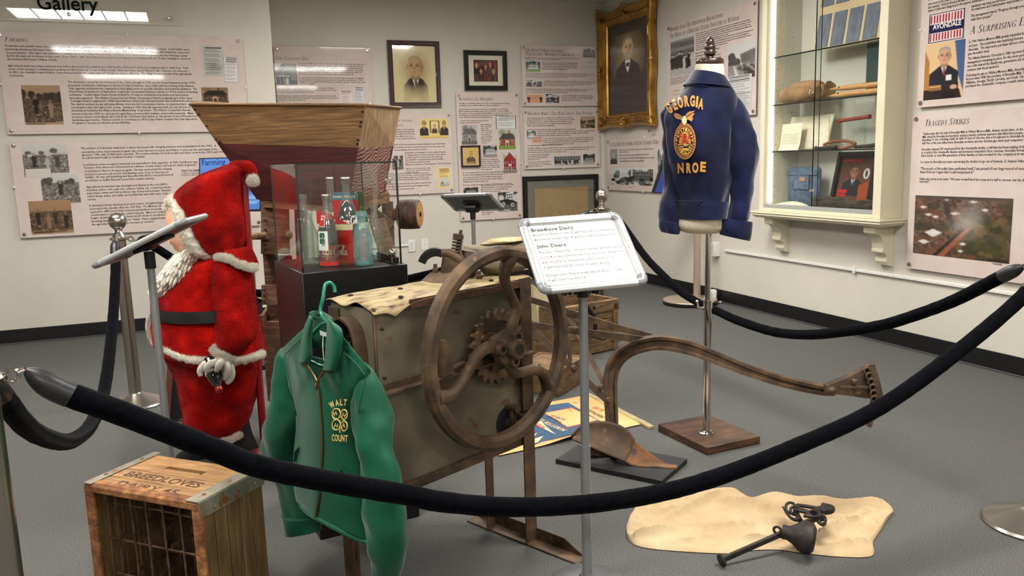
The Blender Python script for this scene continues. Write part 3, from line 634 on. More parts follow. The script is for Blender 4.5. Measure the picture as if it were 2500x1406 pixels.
def p_town(W, H, seed):
 q = Pic(W, H, (92, 70, 58), seed); q.noise(14, cell=3); q.blobs(90, 0, 0, 1, 1, .06, .05, [(120, 78, 56), (66, 62, 44), (84, 78, 56), (104, 66, 48), (58, 52, 46)], .7)
 q.poly([(.55, .45), (1, .3), (1, 1), (.5, .9)], (84, 76, 52), .6); q.blobs(60, .5, .3, 1, 1, .05, .05, [(76, 74, 46), (110, 90, 60), (60, 60, 42)], .7)
 q.poly([(.28, 1), (.34, 1), (.62, .5), (.58, .48)], (150, 90, 64)); q.poly([(.22, 1), (.26, 1), (.55, .52), (.52, .52)], (40, 38, 40)); q.poly([(.3, .1), (.36, .1), (.46, .5), (.42, .54)], (60, 50, 46))
 for x, y, w_, h in ((.1, .2, .08, .05), (.16, .32, .10, .05), (.06, .40, .09, .05), (.24, .35, .08, .05), (.22, .62, .2, .14), (.12, .78, .14, .08), (.44, .28, .12, .05), (.68, .32, .08, .05), (.74, .20, .08, .05), (.46, .48, .1, .07), (.54, .76, .08, .05), (.52, .88, .07, .05), (.62, .08, .1, .04), (.35, .05, .1, .05), (.8, .05, .09, .05)):
  q.poly([(x-w_/2, y), (x, y-h/2), (x+w_/2, y-h*.1), (x, y+h/2)], (214, 210, 206) if q.r.rand() < .6 else (90, 84, 84))
 q.soft(.55, .45, .22, .3, (200, 196, 194), .6); q.soft(.62, .25, .2, .3, (190, 184, 182), .5); q.grad(0, .05, (70, 66, 66), (86, 72, 62)); q.rect(.78, .94, .98, .985, (50, 44, 40))
 return q.blur(1)
def p_speaker(W, H, seed):
 q = p_bust(W, H, seed, (222, 190, 140), (30, 30, 40), (206, 160, 132), (158, 154, 152), .50, .24, .15, tie=(150, 40, 44)); a = W/H
 q.poly([(.74, 0), (1, 0), (1, .9), (.86, .6)], (70, 96, 140)); q.poly([(.0, .1), (.12, .3), (.16, .9), (0, .9)], (176, 120, 60)); q.rect(.56, .58, .70, .68, (226, 224, 222)); q.poly([(0, .82), (.9, .84), (.96, 1), (0, 1)], (34, 24, 24)); q.rect(.14, .74, .46, .84, (150, 100, 60)); q.rect(.16, .76, .44, .78, (220, 180, 110)); q.ell(.76, .80, .09, .04, (206, 160, 132))
 return q.blur(1)
def p_avondale(W, H):
 q = Pic(W, H, (34, 34, 74)); q.rect(.03, .03, .97, .97, (228, 222, 222))
 for k in range(11):
  x = .05+k*.083; q.rect(x, .07, x+.045, .34, (176, 40, 50)); q.rect(x, .68, x+.045, .93, (176, 40, 50))
 q.rect(.02, .36, .98, .66, (34, 34, 74)); return q
def p_group(W, H, seed):
 q = Pic(W, H, (112, 30, 34), seed); q.blobs(12, 0, 0, 1, 1, .2, .3, [(86, 22, 28), (130, 40, 40), (60, 30, 36)], .5)
 for x, y, h, c in ((.10, .72, .70, (30, 34, 44)), (.70, .72, .72, (70, 78, 86)), (.50, .9, .84, (96, 60, 44)), (.29, 1.05, .76, (34, 34, 40)), (.84, 1.05, .74, (34, 36, 46))):
  p_bust(W, H, 1, coat=c, skin=(212, 164, 132), hair=(60, 48, 44) if x < .6 else (150, 140, 134), cx=x, cy=y-h*.72, r=.062, sw=1.75, tie=(160, 40, 40), q=q)
 return q.blur(1)
GP = 'interpretive wall panels'
# ---- left wall
g = Panel('L', [(-260, -190), (440, -165), (-260, 42), (440, 58)], 'gallery_sign', 'clear acrylic sign reading Gallery high on the left wall', 'sign', board=None, bolts=False)
MB().quad(g.at(g.u0, g.z0), g.at(g.u1, g.z0), g.at(g.u1, g.z1), g.at(g.u0, g.z1)).build('board', glass_mat('clear_sheet', (254, 254, 253)), g.root)
for z_ in (g.z0,): MB().beam(g.at(g.u0, z_, -.002), g.at(g.u1, z_, -.002), .005, .003).build('sheet_edge', M['acryedge'], g.root)
for (x, y) in ((168, 35), (414, 44), (-230, 30), (-230, -160), (414, -140)):
 p = g.pl(x, y); MB().lathe([(0.007, -0.0252), (0.007, 0), (0.0125, 0.0005), (0.013, 0.004), (0.011, 0.008), (0, 0.0095)], g.at(p[0], p[2]), 16, YN).build('standoff_bolt', M['steel'], g.root)
vs, fs = text_geo('Gallery', 0, 0.012, 6); vs = vs/CAPH; lt = MB(); g.put((vs, fs), 92, 22, 240, 37, lt); lt.xf(lambda p: p+YN*.0003); lt.build('lettering', M['darkgreen'], g.root, smooth=0)
Z1 = (0, 0, 2.344)
g = Panel('L', [(-8, 76), (592, 92), (14, 329), (606, 320)], 'farming_panel', 'upper beige acrylic panel headed FARMING on the left wall', 'wall panel', group=GP, z=Z1, clips=((310, 80, 1), (605, 213, 0), (340, 328, 1), (0, 205, 0)))
g.head('Farming', 28, 237, 162, 27)
g.lines([
 ("Productive soil, plentiful water resources, a temperate climate, and industrious farmers contributed to Monroe's rich agricultural history.  Creek Indians were", 30, 267, 1082),
 ("practicing subsistence farming in this area when white settlers started arriving in the late 1700s.  The land was suited to farming, with small plots cleared for", 32, 286, 1082),
 ("crop production.  The region was attractive to settlers due to the rolling hills and fertile soil, which were better suited to farming than the low-lying coastal", 35, 306, 1068),
 ("land to the east and mountains to the north.  From 1790 to 1821, the United States government negotiated six treaties with the Creeks, resulting in control of", 38, 324, 1090),
 ("the territory that became Walton County.", 42, 343, 328),
 ("Agricultural trade was being conducted even before the county was established in 1818 and the 1820 Land Lottery encouraged people to settle here.  Field", 46, 381, 1075),
 ("notes of the surveyors establishing boundaries in 1819 point out \"crops on Bear Creek....Sims' gin house....Jacob Hinton's mill....Hubert's old mill pond...\"", 50, 400, 1085),
 ("In 1821, the centrally located Walton Court House became the county seat and changed its name to Monroe.  The village became the hub of the agricultural", 55, 418, 1094),
 ("community.", 53, 437, 137),
 ("The decimation caused by the boll weevil in the 1920's, drought in 1925, and the Great Depression in the 1930's,", 388, 474, 1122),
 ("presented considerable challenges for farmers to stay in business.  Since 1844, with the meeting of the Planters'", 390, 493, 1112),
 ("Club, agencies and grassroots organizations have taken action to provide education and technical assistance.  The", 393, 511, 1128),
 ("United States Department of Agriculture created the Cooperative Extension System in 1914 to teach new farming", 394, 529, 1130),
 ("techniques.  County Agent Henry Shores worked for 35 years to troubleshoot problems and demonstrate", 396, 547, 1080),
 ("innovative practices.  The Walton County Soil and Water Conservation District (originally part of the Upper", 399, 566, 1103),
 ("Ocmulgee District organized in 1938) helped farmers address the decreased yields that resulted from soil erosion.", 402, 583, 1136),
 ("The district worked closely with Julian Brown, from the Soil Conservation Service, to implement farm", 405, 602, 1068),
 ("conservation plans throughout the county.  Starting in 1936, farm life improved with the introduction of", 408, 620, 1090),
 ("electricity provided by the Walton Electric Membership Corporation.  The Walton County Farm Bureau", 409, 638, 1090),
 ("formed in the late 1930's to advocate for agriculture, promote farm markets, and provide leadership.  Many", 411, 657, 1108),
 ("producers joined commodity groups, such as the Cattleman's Association, to stay abreast of new information and", 413, 674, 1130),
 ("marketing opportunities.  Farmers served on committees in 1956 to plan Walton County's Five-Year Agriculture", 414, 692, 1130),
 ("Program to increase production and profitability.", 417, 709, 748)], 11.5)
g.photo(p_field(66, 60, 3, SEP, 2, cap=.09), 118, 487, 366, 712, name='newspaper_photograph')
g.photo(p_doc(44, 56, 4, (190, 190, 182), 1, blot=True), 1152, 262, 1288, 440, 0, name='document')
g.photo(p_doc(36, 56, 5, (224, 222, 222), 3, True), 1277, 322, 1366, 470, -.05, name='newspaper_clipping', e=0.0013)
g.photo(p_brick(48, 30, 6, (112, 80, 62), (60, 46, 40), (206, 170, 130)).tone((220, 180, 140)), 1150, 500, 1310, 594)
g.done()
g = Panel('L', [(17, 345), (625, 338), (55, 587), (640, 545)], 'farming_panel', 'lower beige acrylic panel on the left wall, with three old field photographs', 'wall panel', group=GP, z=Z1, clips=((348, 336, 1), (32, 457, 0)))
g.lines([
 ("The number of individuals employed on farms decreased with changing practices and mechanization in the 1940's.  A", 463, 854, 1240),
 ("one-variety cotton improvement program, the cotton harvest increased, and Walton County was the state leader in the", 466, 875, 1246),
 ("ginned in 1942, with 27,468 bales recorded.  The poultry industry, for both broilers and layers, grew in the 1950's and 1960's", 469, 892, 1290),
 ("to sell broilers locally to Southern Poultry Company.", 471, 909, 832),
 ("Local farmers were recognized statewide and nationally for their expertise.  In 1929, Paul Burson was", 476, 948, 1130),
 ("\"because of his all-around achievement as a farmer, a home maker, and a good citizen in general.\"", 479, 965, 1128),
 ("Constitution's Plant-to-Prosper program.  He was commended for creating", 482, 985, 985),
 ("terraces to prevent soil erosion and planting cover crops to improve soil", 484, 1003, 966),
 ("fertility.  He was self-sustaining and diversified the farm's crop and livestock", 487, 1020, 994),
 ("production to buffer financial losses from volatile markets.", 490, 1038, 886),
 ("Agricultural production was abundant and diverse in the mid-1800's,", 494, 1075, 962),
 ("including cotton, corn, oats, rice, tobacco, barley, rye, orchard products,", 496, 1093, 980),
 ("peas, beans, sweet and Irish potatoes, hay, honey and beeswax.  Farmers", 499, 1111, 978),
 ("raised sheep, swine, and cattle, and worked the land with oxen, mules, and", 502, 1129, 998),
 ("horses.", 503, 1147, 552),
 ("A thriving industry developed around cotton, strengthening the local", 510, 1182, 986),
 ("economy in the decades after the Civil War.  The Monroe Guano Co.", 513, 1200, 980),
 ("opened in 1889 to provide commercial fertilizer to producers and", 516, 1218, 985),
 ("constructed in town for the cotton harvest.  Monroe Cotton Mills", 518, 1236, 985),
 ("began operations with a 60-hour work week to produce heavy", 521, 1253, 985),
 ("sheeting that was exported to China.  Farm supply businesses", 523, 1272, 985),
 ("the agricultural industry and to increase production.", 525, 1290, 886)], 11.5)
g.line("WALTON FARMS", 1037, 984, 1150, 13); g.line("Let Monroe Oil & Fertilizer", 1040, 996, 1150, 7); g.line("Provide You All 65 Years", 1040, 1007, 1150, 7)
g.photo(p_field(72, 46, 11, None, 3, True, False), 120, 828, 400, 1004)
g.photo(p_doc(40, 12, 12, (206, 200, 190), 0, True), 141, 968, 297, 1010, name='photo_caption', e=0.0018)
g.photo(p_field(60, 46, 13, None, 1), 228, 992, 464, 1158, e=0.0013)
g.photo(p_field(66, 46, 14, SEP2, 4, False, False, .1), 160, 1152, 424, 1330, e=.0017)
g.done()
# ---- back wall
Z2 = (640, 60, 5.208)
g = Panel('B', [(665, 111), (902, 118), (680, 262), (912, 262)], 'cotton_gin_panel', 'acrylic panel headed THE COTTON GIN, half hidden by the wall corner', 'wall panel', group=GP, z=Z2)
g.z0 = g.z0
g.head('The Cotton Gin', 160, 448, 595, 48)
T = ["If you had lived in Monroe and Walton County in the mid/late 1800s, or the early 1900s, chances are", "you worked in cotton, had a relative who worked in cotton or knew someone who did. Cotton was", "King and a big business.  Cotton was the basic material used in the many textile mills that dotted", "the southeast and especially in Georgia. Cotton fields could be seen in all directions. Cotton mills", "were some of the first industries to be established in Walton County, beginning in the 1890s. The", "1890s saw a boom in the number of textile mills, leading to prosperity and growth."]
for i, (t, e) in enumerate(zip(T, (1300, 1285, 1278, 1280, 1265, 1165))): g.line(t, 457+i*2, 502+i*26.5, e, 17)
for i, (t, e) in enumerate(zip(["In order to take the cotton from the field and turn it into yarn or fabric, you needed something that", "would take the raw cotton after it was picked and remove the leaves, stems and seeds. In 1794, in", "Chatham County, Georgia, Eli Whitney invented just the thing, a cotton gin.  The word \"gin\" is short", "for the word \"engine\"."], (1290, 1285, 1320, 670))): g.line(t, 467+i*2, 684+i*25.5, e, 17)
for i, (t, e) in enumerate(zip(["Before the cotton gin, it could take a person three weeks to remove the seeds from the", "cotton they picked in one day.  With the cotton gin, one person could gin as much cotton", "in one day as it had previously taken them three weeks."], (915, 945, 662))): g.line(t, 183+i*2, 812+i*26, e, 17)
for i, (t, e) in enumerate(zip(["The cotton gin uses a combination of wire screens and hooks to pull cotton through the", "screens, while brushes remove lint to prevent jams.  The separated seeds can be used to grow", "more cotton or to produce cottonseed oil."], (940, 962, 552))): g.line(t, 190+i*2, 914+i*26, e, 17)
g.line("Cotton farms created a key bridge from an agricultural", 450, 1016, 915, 15)
g.photo(p_gin(60, 54, 21), 152, 494, 452, 766)
g.photo(p_doc(36, 40, 22, (230, 214, 212), 2, ink=(90, 50, 60)), 985, 836, 1160, 1040, .05, name='newspaper_clipping')
g.photo(p_doc(36, 48, 23, (216, 218, 224), 3), 1160, 786, 1300, 992, -.03, name='newspaper_clipping', e=.0013)
g.done()
Z3 = (940, 80, 2.929)
g = Panel('B', [(905, 274), (1100, 275), (905, 478), (1110, 471)], 'merchants_panel', 'acrylic panel with COTTON in its heading, below the portrait of an old man', 'wall panel', group=GP, z=Z3, clips=((1014, 274, 1), (1026, 474, 1)))
g.head('Cotton', 97, 638, 197, 20); g.head('Merchants', 2, 671, 131, 20)
g.tiny(20, 685, 236, 762, 5, .1, .9); g.tiny(60, 790, 458, 838, 3); g.tiny(142, 850, 452, 925, 5); g.line('Monroe Once Known As "Cotton Employee" Town In All Georgia', 148, 947, 470, 10, .25); g.tiny(148, 965, 342, 1000, 3); g.tiny(10, 1003, 340, 1064, 5, .06, .1); g.tiny(10, 1072, 345, 1116, 3)
g.photo(p_two_men(66, 46, 31), 244, 616, 455, 752); g.photo(p_field(40, 40, 32, None, 3), 48, 866, 132, 978); g.photo(p_doc(34, 50, 33, (236, 208, 130), 3, ink=(80, 60, 40)), 376, 966, 468, 1108, name='letterhead'); g.photo(p_crowd(24, 18, 34, 2, False), 392, 1036, 460, 1096, e=.0013)
g.done()
g = Panel('B', [(1111, 226), (1266, 226), (1126, 538), (1275, 533)], 'banking_panel', 'tall acrylic panel headed BANKING ON MONROE on the back wall', 'wall panel', group=GP, z=Z3, clips=((1191, 226, 1), (1271, 399, 0), (1205, 536, 1)))
g.head('Banking on Monroe', 528, 484, 774, 24)
g.tiny(528, 498, 900, 526, 2, .04, .8); g.tiny(528, 540, 930, 608, 5); g.tiny(536, 622, 770, 648, 2); g.tiny(684, 650, 780, 792, 10); g.tiny(690, 900, 830, 980, 6); g.tiny(556, 994, 880, 1062, 5); g.tiny(556, 1070, 925, 1086, 1, .02, 1); g.tiny(686, 1086, 926, 1134, 4); g.tiny(686, 1150, 760, 1170, 2); g.tiny(690, 1252, 790, 1300, 4)
g.photo(p_brick(46, 52, 41, (150, 150, 148), (110, 110, 110), (214, 214, 214), False, True), 544, 660, 660, 798); g.photo(p_doc(50, 32, 42, (222, 222, 222), 3, True), 792, 592, 936, 686, name='certificate'); g.photo(p_brick(52, 50, 43), 810, 694, 936, 832); g.photo(p_house(42, 34, 44, (210, 210, 210), (236, 236, 236), (170, 170, 170), (170, 170, 170)).tone((216, 216, 216)), 700, 804, 802, 890)
g.photo(p_brick(42, 56, 45, (150, 46, 48), (120, 40, 40), (206, 206, 212), True, lawn=(140, 130, 128)), 842, 856, 944, 1002); g.photo(p_house(42, 30, 46, (190, 190, 192), (210, 210, 210), (150, 150, 150), (140, 140, 140)).tone((206, 206, 208)), 560, 1108, 668, 1176); g.photo(p_car(56, 50, 47), 806, 1142, 948, 1272); g.photo(p_house(40, 26, 48, (190, 190, 192), (210, 210, 210)).tone((206, 206, 208)), 566, 1230, 670, 1276)
g.done()
g = Panel('B', [(1272, 109), (1463, 113.5), (1276, 260), (1465, 258)], 'selman_panel', 'acrylic panel headed GEORGE COWEN SELMAN, upper one beside the room corner', 'wall panel', group=GP, z=Z3, clips=((1374, 258, 1),))
g.head('George Cowen Selman:', 1003, 134, 1275, 25); g.head("Fertilizing Monroe's Growth", 1003, 161, 1354, 24)
g.tiny(1003, 172, 1405, 200, 2); g.tiny(1126, 208, 1420, 270, 5); g.tiny(1006, 282, 1508, 326, 4); g.tiny(1136, 340, 1512, 386, 4); g.tiny(1008, 396, 1508, 434, 3); g.tiny(1260, 442, 1506, 488, 4)
g.photo(p_house(46, 36, 51), 1006, 202, 1110, 280); g.photo(p_field(40, 34, 52, None, 0), 1416, 106, 1504, 178); g.photo(p_doc(36, 12, 53, (206, 204, 204), 2), 1436, 206, 1508, 232, name='letterhead'); g.photo(p_doc(36, 14, 54, (206, 206, 210), 2), 1436, 244, 1508, 270, name='letterhead'); g.photo(p_car(30, 24, 55), 1010, 336, 1052, 386); g.photo(p_rails(36, 26, 56), 1056, 336, 1122, 386)
q = Pic(50, 30, (214, 160, 122), 57); q.person(.14, 1.05, .9, (70, 46, 38), (216, 176, 146)); q.person(.88, 1.05, .9, (70, 46, 38), (216, 176, 146)); q.rect(.34, .3, .66, .34, (90, 50, 40)); q.rect(.38, .5, .62, .54, (90, 50, 40)); g.photo(q, 1012, 442, 1128, 498); g.photo(p_car(42, 30, 58), 1150, 438, 1246, 502); g.done()
g = Panel('B', [(1276, 267), (1464, 268), (1281, 414), (1464, 407)], 'railroad_panel', 'acrylic panel headed MONROE RIDES THE RAILS, lower one beside the room corner', 'wall panel', group=GP, z=Z3, clips=((1376, 412, 1),))
g.head('Monroe Rides The Rails Into The Future', 1015, 590, 1488, 25)
g.tiny(1015, 602, 1370, 668, 5); g.tiny(1015, 684, 1370, 696, 1, 0, 1); g.tiny(1086, 698, 1506, 736, 3); g.tiny(1130, 748, 1506, 796, 4); g.tiny(1018, 798, 1300, 808, 1, 0, 1); g.tiny(1020, 820, 1506, 850, 3); g.tiny(1020, 866, 1196, 908, 4); g.tiny(1020, 918, 1196, 956, 4)
g.photo(p_rails(46, 36, 61).tone((206, 176, 150)), 1396, 600, 1502, 682); g.photo(p_house(34, 28, 62, (200, 204, 206), (214, 214, 214), lawn=(170, 172, 170)), 1014, 698, 1080, 760); g.photo(p_doc(36, 16, 63, (214, 160, 144), 2), 1052, 748, 1124, 786, name='ticket', e=.0013); g.photo(p_crowd(70, 26, 64, 20), 1206, 878, 1400, 946); g.photo(p_house(40, 34, 65, (206, 206, 206), (160, 160, 160), (80, 80, 80), (190, 190, 190)).tone((216, 216, 216)), 1416, 868, 1500, 940)
g.done()
# ---- right wall
Z4 = (1440, 0, 2.511)
g = Panel('R', [(1630, 62), (1848, 0), (1628, 300), (1846, 280)], 'industry_panel', 'large acrylic panel headed MONROE JOINS THE INDUSTRIAL REVOLUTION behind the dress form', 'wall panel', group=GP, z=Z4)
g.head('Monroe Joins The Industrial Revolution:', 489, 196, 816, 27); g.head('The Birth of a Thriving Textile Industry in Monroe', 490, 236, 916, 27)
g.tiny(650, 202, 1004, 176, 5, .05); g.tiny(650, 262, 1004, 232, 4, .08); g.tiny(648, 318, 820, 372, 5); g.tiny(494, 478, 640, 498, 5, .1)
g.photo(p_crowd(52, 64, 71, 9), 494, 238, 640, 446); g.photo(p_rails(54, 52, 72), 850, 278, 1012, 468); g.photo(p_doc(46, 40, 73, (206, 206, 204), 4), 832, 476, 992, 570, name='newspaper_clipping', e=.0013); g.photo(p_doc(40, 60, 74, (200, 198, 196), 1), 880, 570, 990, 660, name='newspaper_clipping', e=.0017); g.photo(p_doc(30, 16, 75, (214, 196, 170), 2), 510, 555, 552, 590, name='ticket')
g.done()
g = Panel('R', [(1482, 342), (1640, 328), (1483, 461), (1640, 474)], 'cotton_mills_panel', 'small acrylic panel headed A CALL FOR COTTON MILLS below the gold frame', 'wall panel', group=GP, z=Z4, clips=((1573, 332, 1), (1569, 470, 1)))
g.head('A Call For Cotton Mills in Every Georgia Town', 124, 898, 424, 25)
g.tiny(182, 914, 412, 930, 2, .1, .3); g.tiny(182, 942, 366, 954, 1, 0, 1); g.line('"constructing cotton mills in every Georgia town to encourage', 182, 974, 396, 9, .25); g.line('industrialization was a civic responsibility."', 182, 992, 336, 9, .25)
g.photo(p_bust(30, 40, 81, (150, 150, 148), (40, 40, 42), (200, 196, 190), (80, 76, 74), .5, .36, .18, tie=(40, 40, 40)), 124, 915, 170, 1006); g.photo(p_mill(80, 40, 82), 132, 1026, 388, 1140); g.photo(p_mill(30, 60, 83), 414, 904, 470, 1086); g.tiny(236, 1144, 270, 1152, 1, 0, 1); g.done()
Z6 = (2190, 0, 1.952)
g = Panel('R', [(2262, -240), (2700, -320), (2238, 267), (2700, 220)], 'avondale_panel', 'acrylic panel with the striped AVONDALE badge on the right wall', 'wall panel', group=GP, z=Z6, clips=((2243, 74, 0),))
g.head('A Surprising Expansion', 345, 164, 780, 36)
B = 13
g.lines([("everyone.  Cloth production by the Avondale plants was growing,", 148, 4, 420), ("since most of the employees lived in houses the mill owned", 148, 26, 420), ("and operated.  Cloth produced at the Mill was often seen where", 148, 42, 420), ("styles of cloth were being used in the apparel, industrial, and", 148, 58, 420),
 ("machinery was being incorporated into the plants, the need", 355, 36, 640), ("for employees and create greater employment for people", 355, 52, 640)], B)
g.lines([('The management stated, "Progress through people and', 352, 82, 640), ('with finer people!"', 352, 100, 452)], B)
for i, (t, e) in enumerate((("In 1986 Walton Monroe Mills greatly expanded and entered", 660), ("and yarn.  The acquisition was surprising because of the size", 660), ("Avondale.  The impressive purchase did not come easily", 640), ("gain Avondale's trust.", 440))): g.line(t, 343-i*1.5, 206+i*19, e, B)
for i, (t, e) in enumerate((("The Atlanta Business Chronicle in 1986 reported that the", 640), ("management remaining in place, for the most part.\"  The", 640), ("two mills shared the family-run, generation-old character", 650), ("common with the proprietors.", 486))): g.line(t, 338-i*1.5, 286+i*18, e, B)
for i, (t, e) in enumerate((("Following its sale to Walton Monroe Mills, Avondale Mills", 640), ("Incorporated. With the purchase of Avondale Mills, Walton", 640), ("Alabama, Georgia, North Carolina, and South Carolina", 630), ("purchased the Graniteville Company, a textile manufacturer", 650))): g.line(t, 331-i*1.5, 366+i*17, e, B)
sg = g.photo(p_avondale(88, 60), 156, 72, 317, 180, name='company_badge'); lw = MB(); vs, fs = text_geo('AVONDALE', 0, .03, 3); g.put((vs/CAPH, fs), 171, 142, 305, 24, lw); lw.xf(lambda p: p+XN*.001); lw.build('badge_lettering', M['white'], sg, smooth=0)
g.photo(p_speaker(70, 100, 91), 138, 216, 312, 462, label='colour photograph of a grey-haired man in a dark suit at a lectern'); g.done()
g = Panel('R', [(2231, 281), (2700, 244), (2209, 653), (2700, 722)], 'tragedy_panel', 'acrylic panel headed TRAGEDY STRIKES with an aerial photograph, at the right edge', 'wall panel', group=GP, z=Z6, clips=())
g.head('Tragedy Strikes', 131, 602, 344, 31)
g.lines([("Twelve years after the sale of Avondale Mills to Walton Monroe Mills, disaster struck when, on the morning of January 6", 124, 643, 720), ("Mill, owned by Avondale Incorporated, caused a massive chemical explosion that killed nine people, injured hundreds,", 122, 658, 700), ("launching 16 cars, including a tank car with 90 tons of chlorine, into a lot adjacent to Avondale Inc.'s Woodhead", 121, 672, 690), ("mill. Five of the nine killed were Avondale workers, and the chlorine gas destroyed computers and equipment", 120, 688, 690),
 ("Avondale released 350 employees from the Graniteville facility, a mill that had been making cloth for a century", 117, 717, 690), ("as a result of the Graniteville disaster and increased competition from overseas, Avondale formally shut down", 116, 732, 680), ("third, fourth, or even fifth generation of their families to have worked for the company at its various facilities", 115, 747, 680),
 ("In a letter to Avondale associates announcing the decision to go out of business, G. Stephen Felker, chairman", 113, 777, 670), ("Felker also wrote in his letter: \"We have worked hard for a year and a half to recover, but the damage is too", 108, 857, 680), ("destroyed.\"", 107, 870, 155)], 11.5)
g.lines([("\"The people of Avondale have performed well. I am proud of our long record of success and am", 112, 809, 680), ("future from us. I regret that I could not prevent it.\"", 110, 825, 368)], 12.5, .25, .02)
g.photo(p_town(120, 90, 95), 89, 930, 535, 1258, name='aerial_photograph', label='aerial colour photograph of a mill town with smoke'); g.line('1/6/2005', 455, 1260, 500, 9); g.done()
# ================================================================ framed pictures
M['frame_brown'] = mat('dark_mahogany', (42, 17, 16), (58, 24, 20), sc=30, rough=0.22, coat=0.4)
M['frame_black'] = mat('black_frame', (16, 15, 15), rough=0.3, coat=0.2)
M['matcream'] = mat('cream_mat', (226, 220, 200), rough=0.6)
M['matgrey'] = mat('grey_green_mat', (104, 104, 92), rough=0.6)
M['picglass'] = glass_mat('picture_glass', (255, 255, 255))
def frame_rails(s, name, w_, d, m, prof=None, e0=0.0):
 """four mitred rails round u0..u1, z0..z1 of panel s"""
 prof = prof or [(0, 0), (0, d*.6), (w_*.12, d), (w_*.30, d*.95), (w_*.36, d*.78), (w_*.80, d*.70), (w_*.88, d*.5), (w_, d*.42), (w_, 0)]
 U0, U1, Z0, Z1_ = s.u0, s.u1, s.z0, s.z1; b = MB(); rings = []
 for cu, cz, du, dz in ((U0, Z0, 1, 1), (U1, Z0, -1, 1), (U1, Z1_, -1, -1), (U0, Z1_, 1, -1)): rings.append([s.at(cu+du*a, cz+dz*a, h+e0) for a, h in prof])
 rings.append(rings[0]); b.loft(rings, cap=False); return b.build(name, m, s.root, smooth=30)
def framed(px, wall, name, label, fw, fd, fm, inner, mats_, cat='framed picture', glass=True, th=0.004):
 s = Panel(wall, px, name, label, cat, off=0.006, th=th, board=None, bolts=False); frame_rails(s, 'frame', fw, fd, fm)
 R = np.array([s.X, s.N, ZV]).T; MB().box(s.at((s.u0+s.u1)/2, (s.z0+s.z1)/2, 0.0), (s.u1-s.u0-fw, 0.004, s.z1-s.z0-fw), R).build('backing', mats_, s.root)
 if glass: MB().box(s.at((s.u0+s.u1)/2, (s.z0+s.z1)/2, fd*.40), (s.u1-s.u0-fw*1.9, 0.001, s.z1-s.z0-fw*1.9), R).build('glass', M['picglass'], s.root)
 return s
def pict(s, pic, m, name='print', e=0.003, label=None): # margins as fractions of the whole frame: left, top, right, bottom
 W, H = s.u1-s.u0, s.z1-s.z0; a, t, r_, b_ = m
 return pic.print_on(name, s.at(s.u0+W*a, s.z1-H*t, e), s.at(s.u1-W*r_, s.z1-H*t, e), s.at(s.u0+W*a, s.z0+H*b_, e), M['print'], s.root, label)
s = framed([(944, 97), (1072, 102), (952, 262), (1077, 262)], 'B', 'portrait_frame', 'sepia portrait of an old man in a dark brown frame on the back wall', 0.045, 0.03, M['frame_brown'], None, M['matcream'])
q = p_bust(110, 144, 101, (232, 218, 168), (50, 40, 36), (196, 158, 112), (176, 156, 116), .52, .36, .165, oval=(170, 144, 104), look=-.12, sw=1.75); q.soft(.5, 1.0, .7, .32, (228, 212, 160), 1.0, .5).soft(.06, .8, .34, .5, (228, 212, 160), .9, .6).soft(.98, .82, .30, .5, (228, 212, 160), .9, .6).noise(2).blur(1); pict(s, q, (.10, .085, .10, .085), 'portrait_print')
s = framed([(1131, 122), (1237, 125), (1134, 221), (1237, 221)], 'B', 'group_portrait_frame', 'small black frame with a white mat and a picture of five men in suits', 0.045, 0.03, M['frame_black'], None, M['matcream'])
pict(s, Pic(10, 10, (24, 22, 24)), (.225, .235, .215, .225), 'print_border', .0026); pict(s, p_group(84, 70, 102), (.245, .255, .235, .245), 'group_print')
s = framed([(1124, 355), (1172, 355), (1126, 409), (1173, 407)], 'B', 'small_portrait_frame', 'smallest dark frame, with a man on yellowed paper, hung over the banking panel', 0.018, 0.02, M['frame_brown'], None, M['matcream'], th=.032)
q = p_bust(60, 68, 103, (222, 184, 96), (54, 44, 34), (206, 170, 100), (150, 120, 70), .52, .34, .12, mous=(120, 96, 60)); q.soft(.5, 1.0, .8, .22, (214, 174, 86), 1, .5).blur(1); pict(s, q, (.12, .11, .12, .11), 'portrait_print')
s = framed([(1275, 430), (1459, 425), (1279, 600), (1461, 590)], 'B', 'drawing_frame', 'wide black frame with a grey mat and faint brown drawing, low on the wall', 0.05, 0.03, M['frame_black'], None, M['matgrey'])
q = Pic(130, 84, (158, 130, 84), 104); q.noise(2); q.rect(.02, .72, .98, .74, (132, 106, 66), .6); q.rect(.12, .80, .7, .81, (132, 106, 66), .5)
for i in range(46): x = .08+.84*q.r.rand(); y = .34+.30*q.r.rand(); q.rect(x, y, x+.05*q.r.rand(), y+.012+.06*q.r.rand(), (126, 102, 66), .35)
q.blur(1); pict(s, q, (.155, .18, .14, .12), 'drawing')
# gold frame with swept scrollwork
M['gold'] = mat('antique_gold', (146, 108, 48), (190, 146, 74), sc=8, rough=0.30, metal=0.85, rvar=0.1, bump=0.15, bsc=60)
M['gold2'] = mat('bright_gilt', (206, 164, 84), (150, 104, 44), sc=40, rough=0.2, metal=0.9)
s = Panel('R', [(1467, 32), (1602, -8), (1474, 318), (1608, 308)], 'ornate_portrait_frame', 'large ornate gold frame with a dark portrait of a bearded man on the right wall', 'framed picture', off=0.01, th=0.004, board=None, bolts=False)
W, H = s.u1-s.u0, s.z1-s.z0
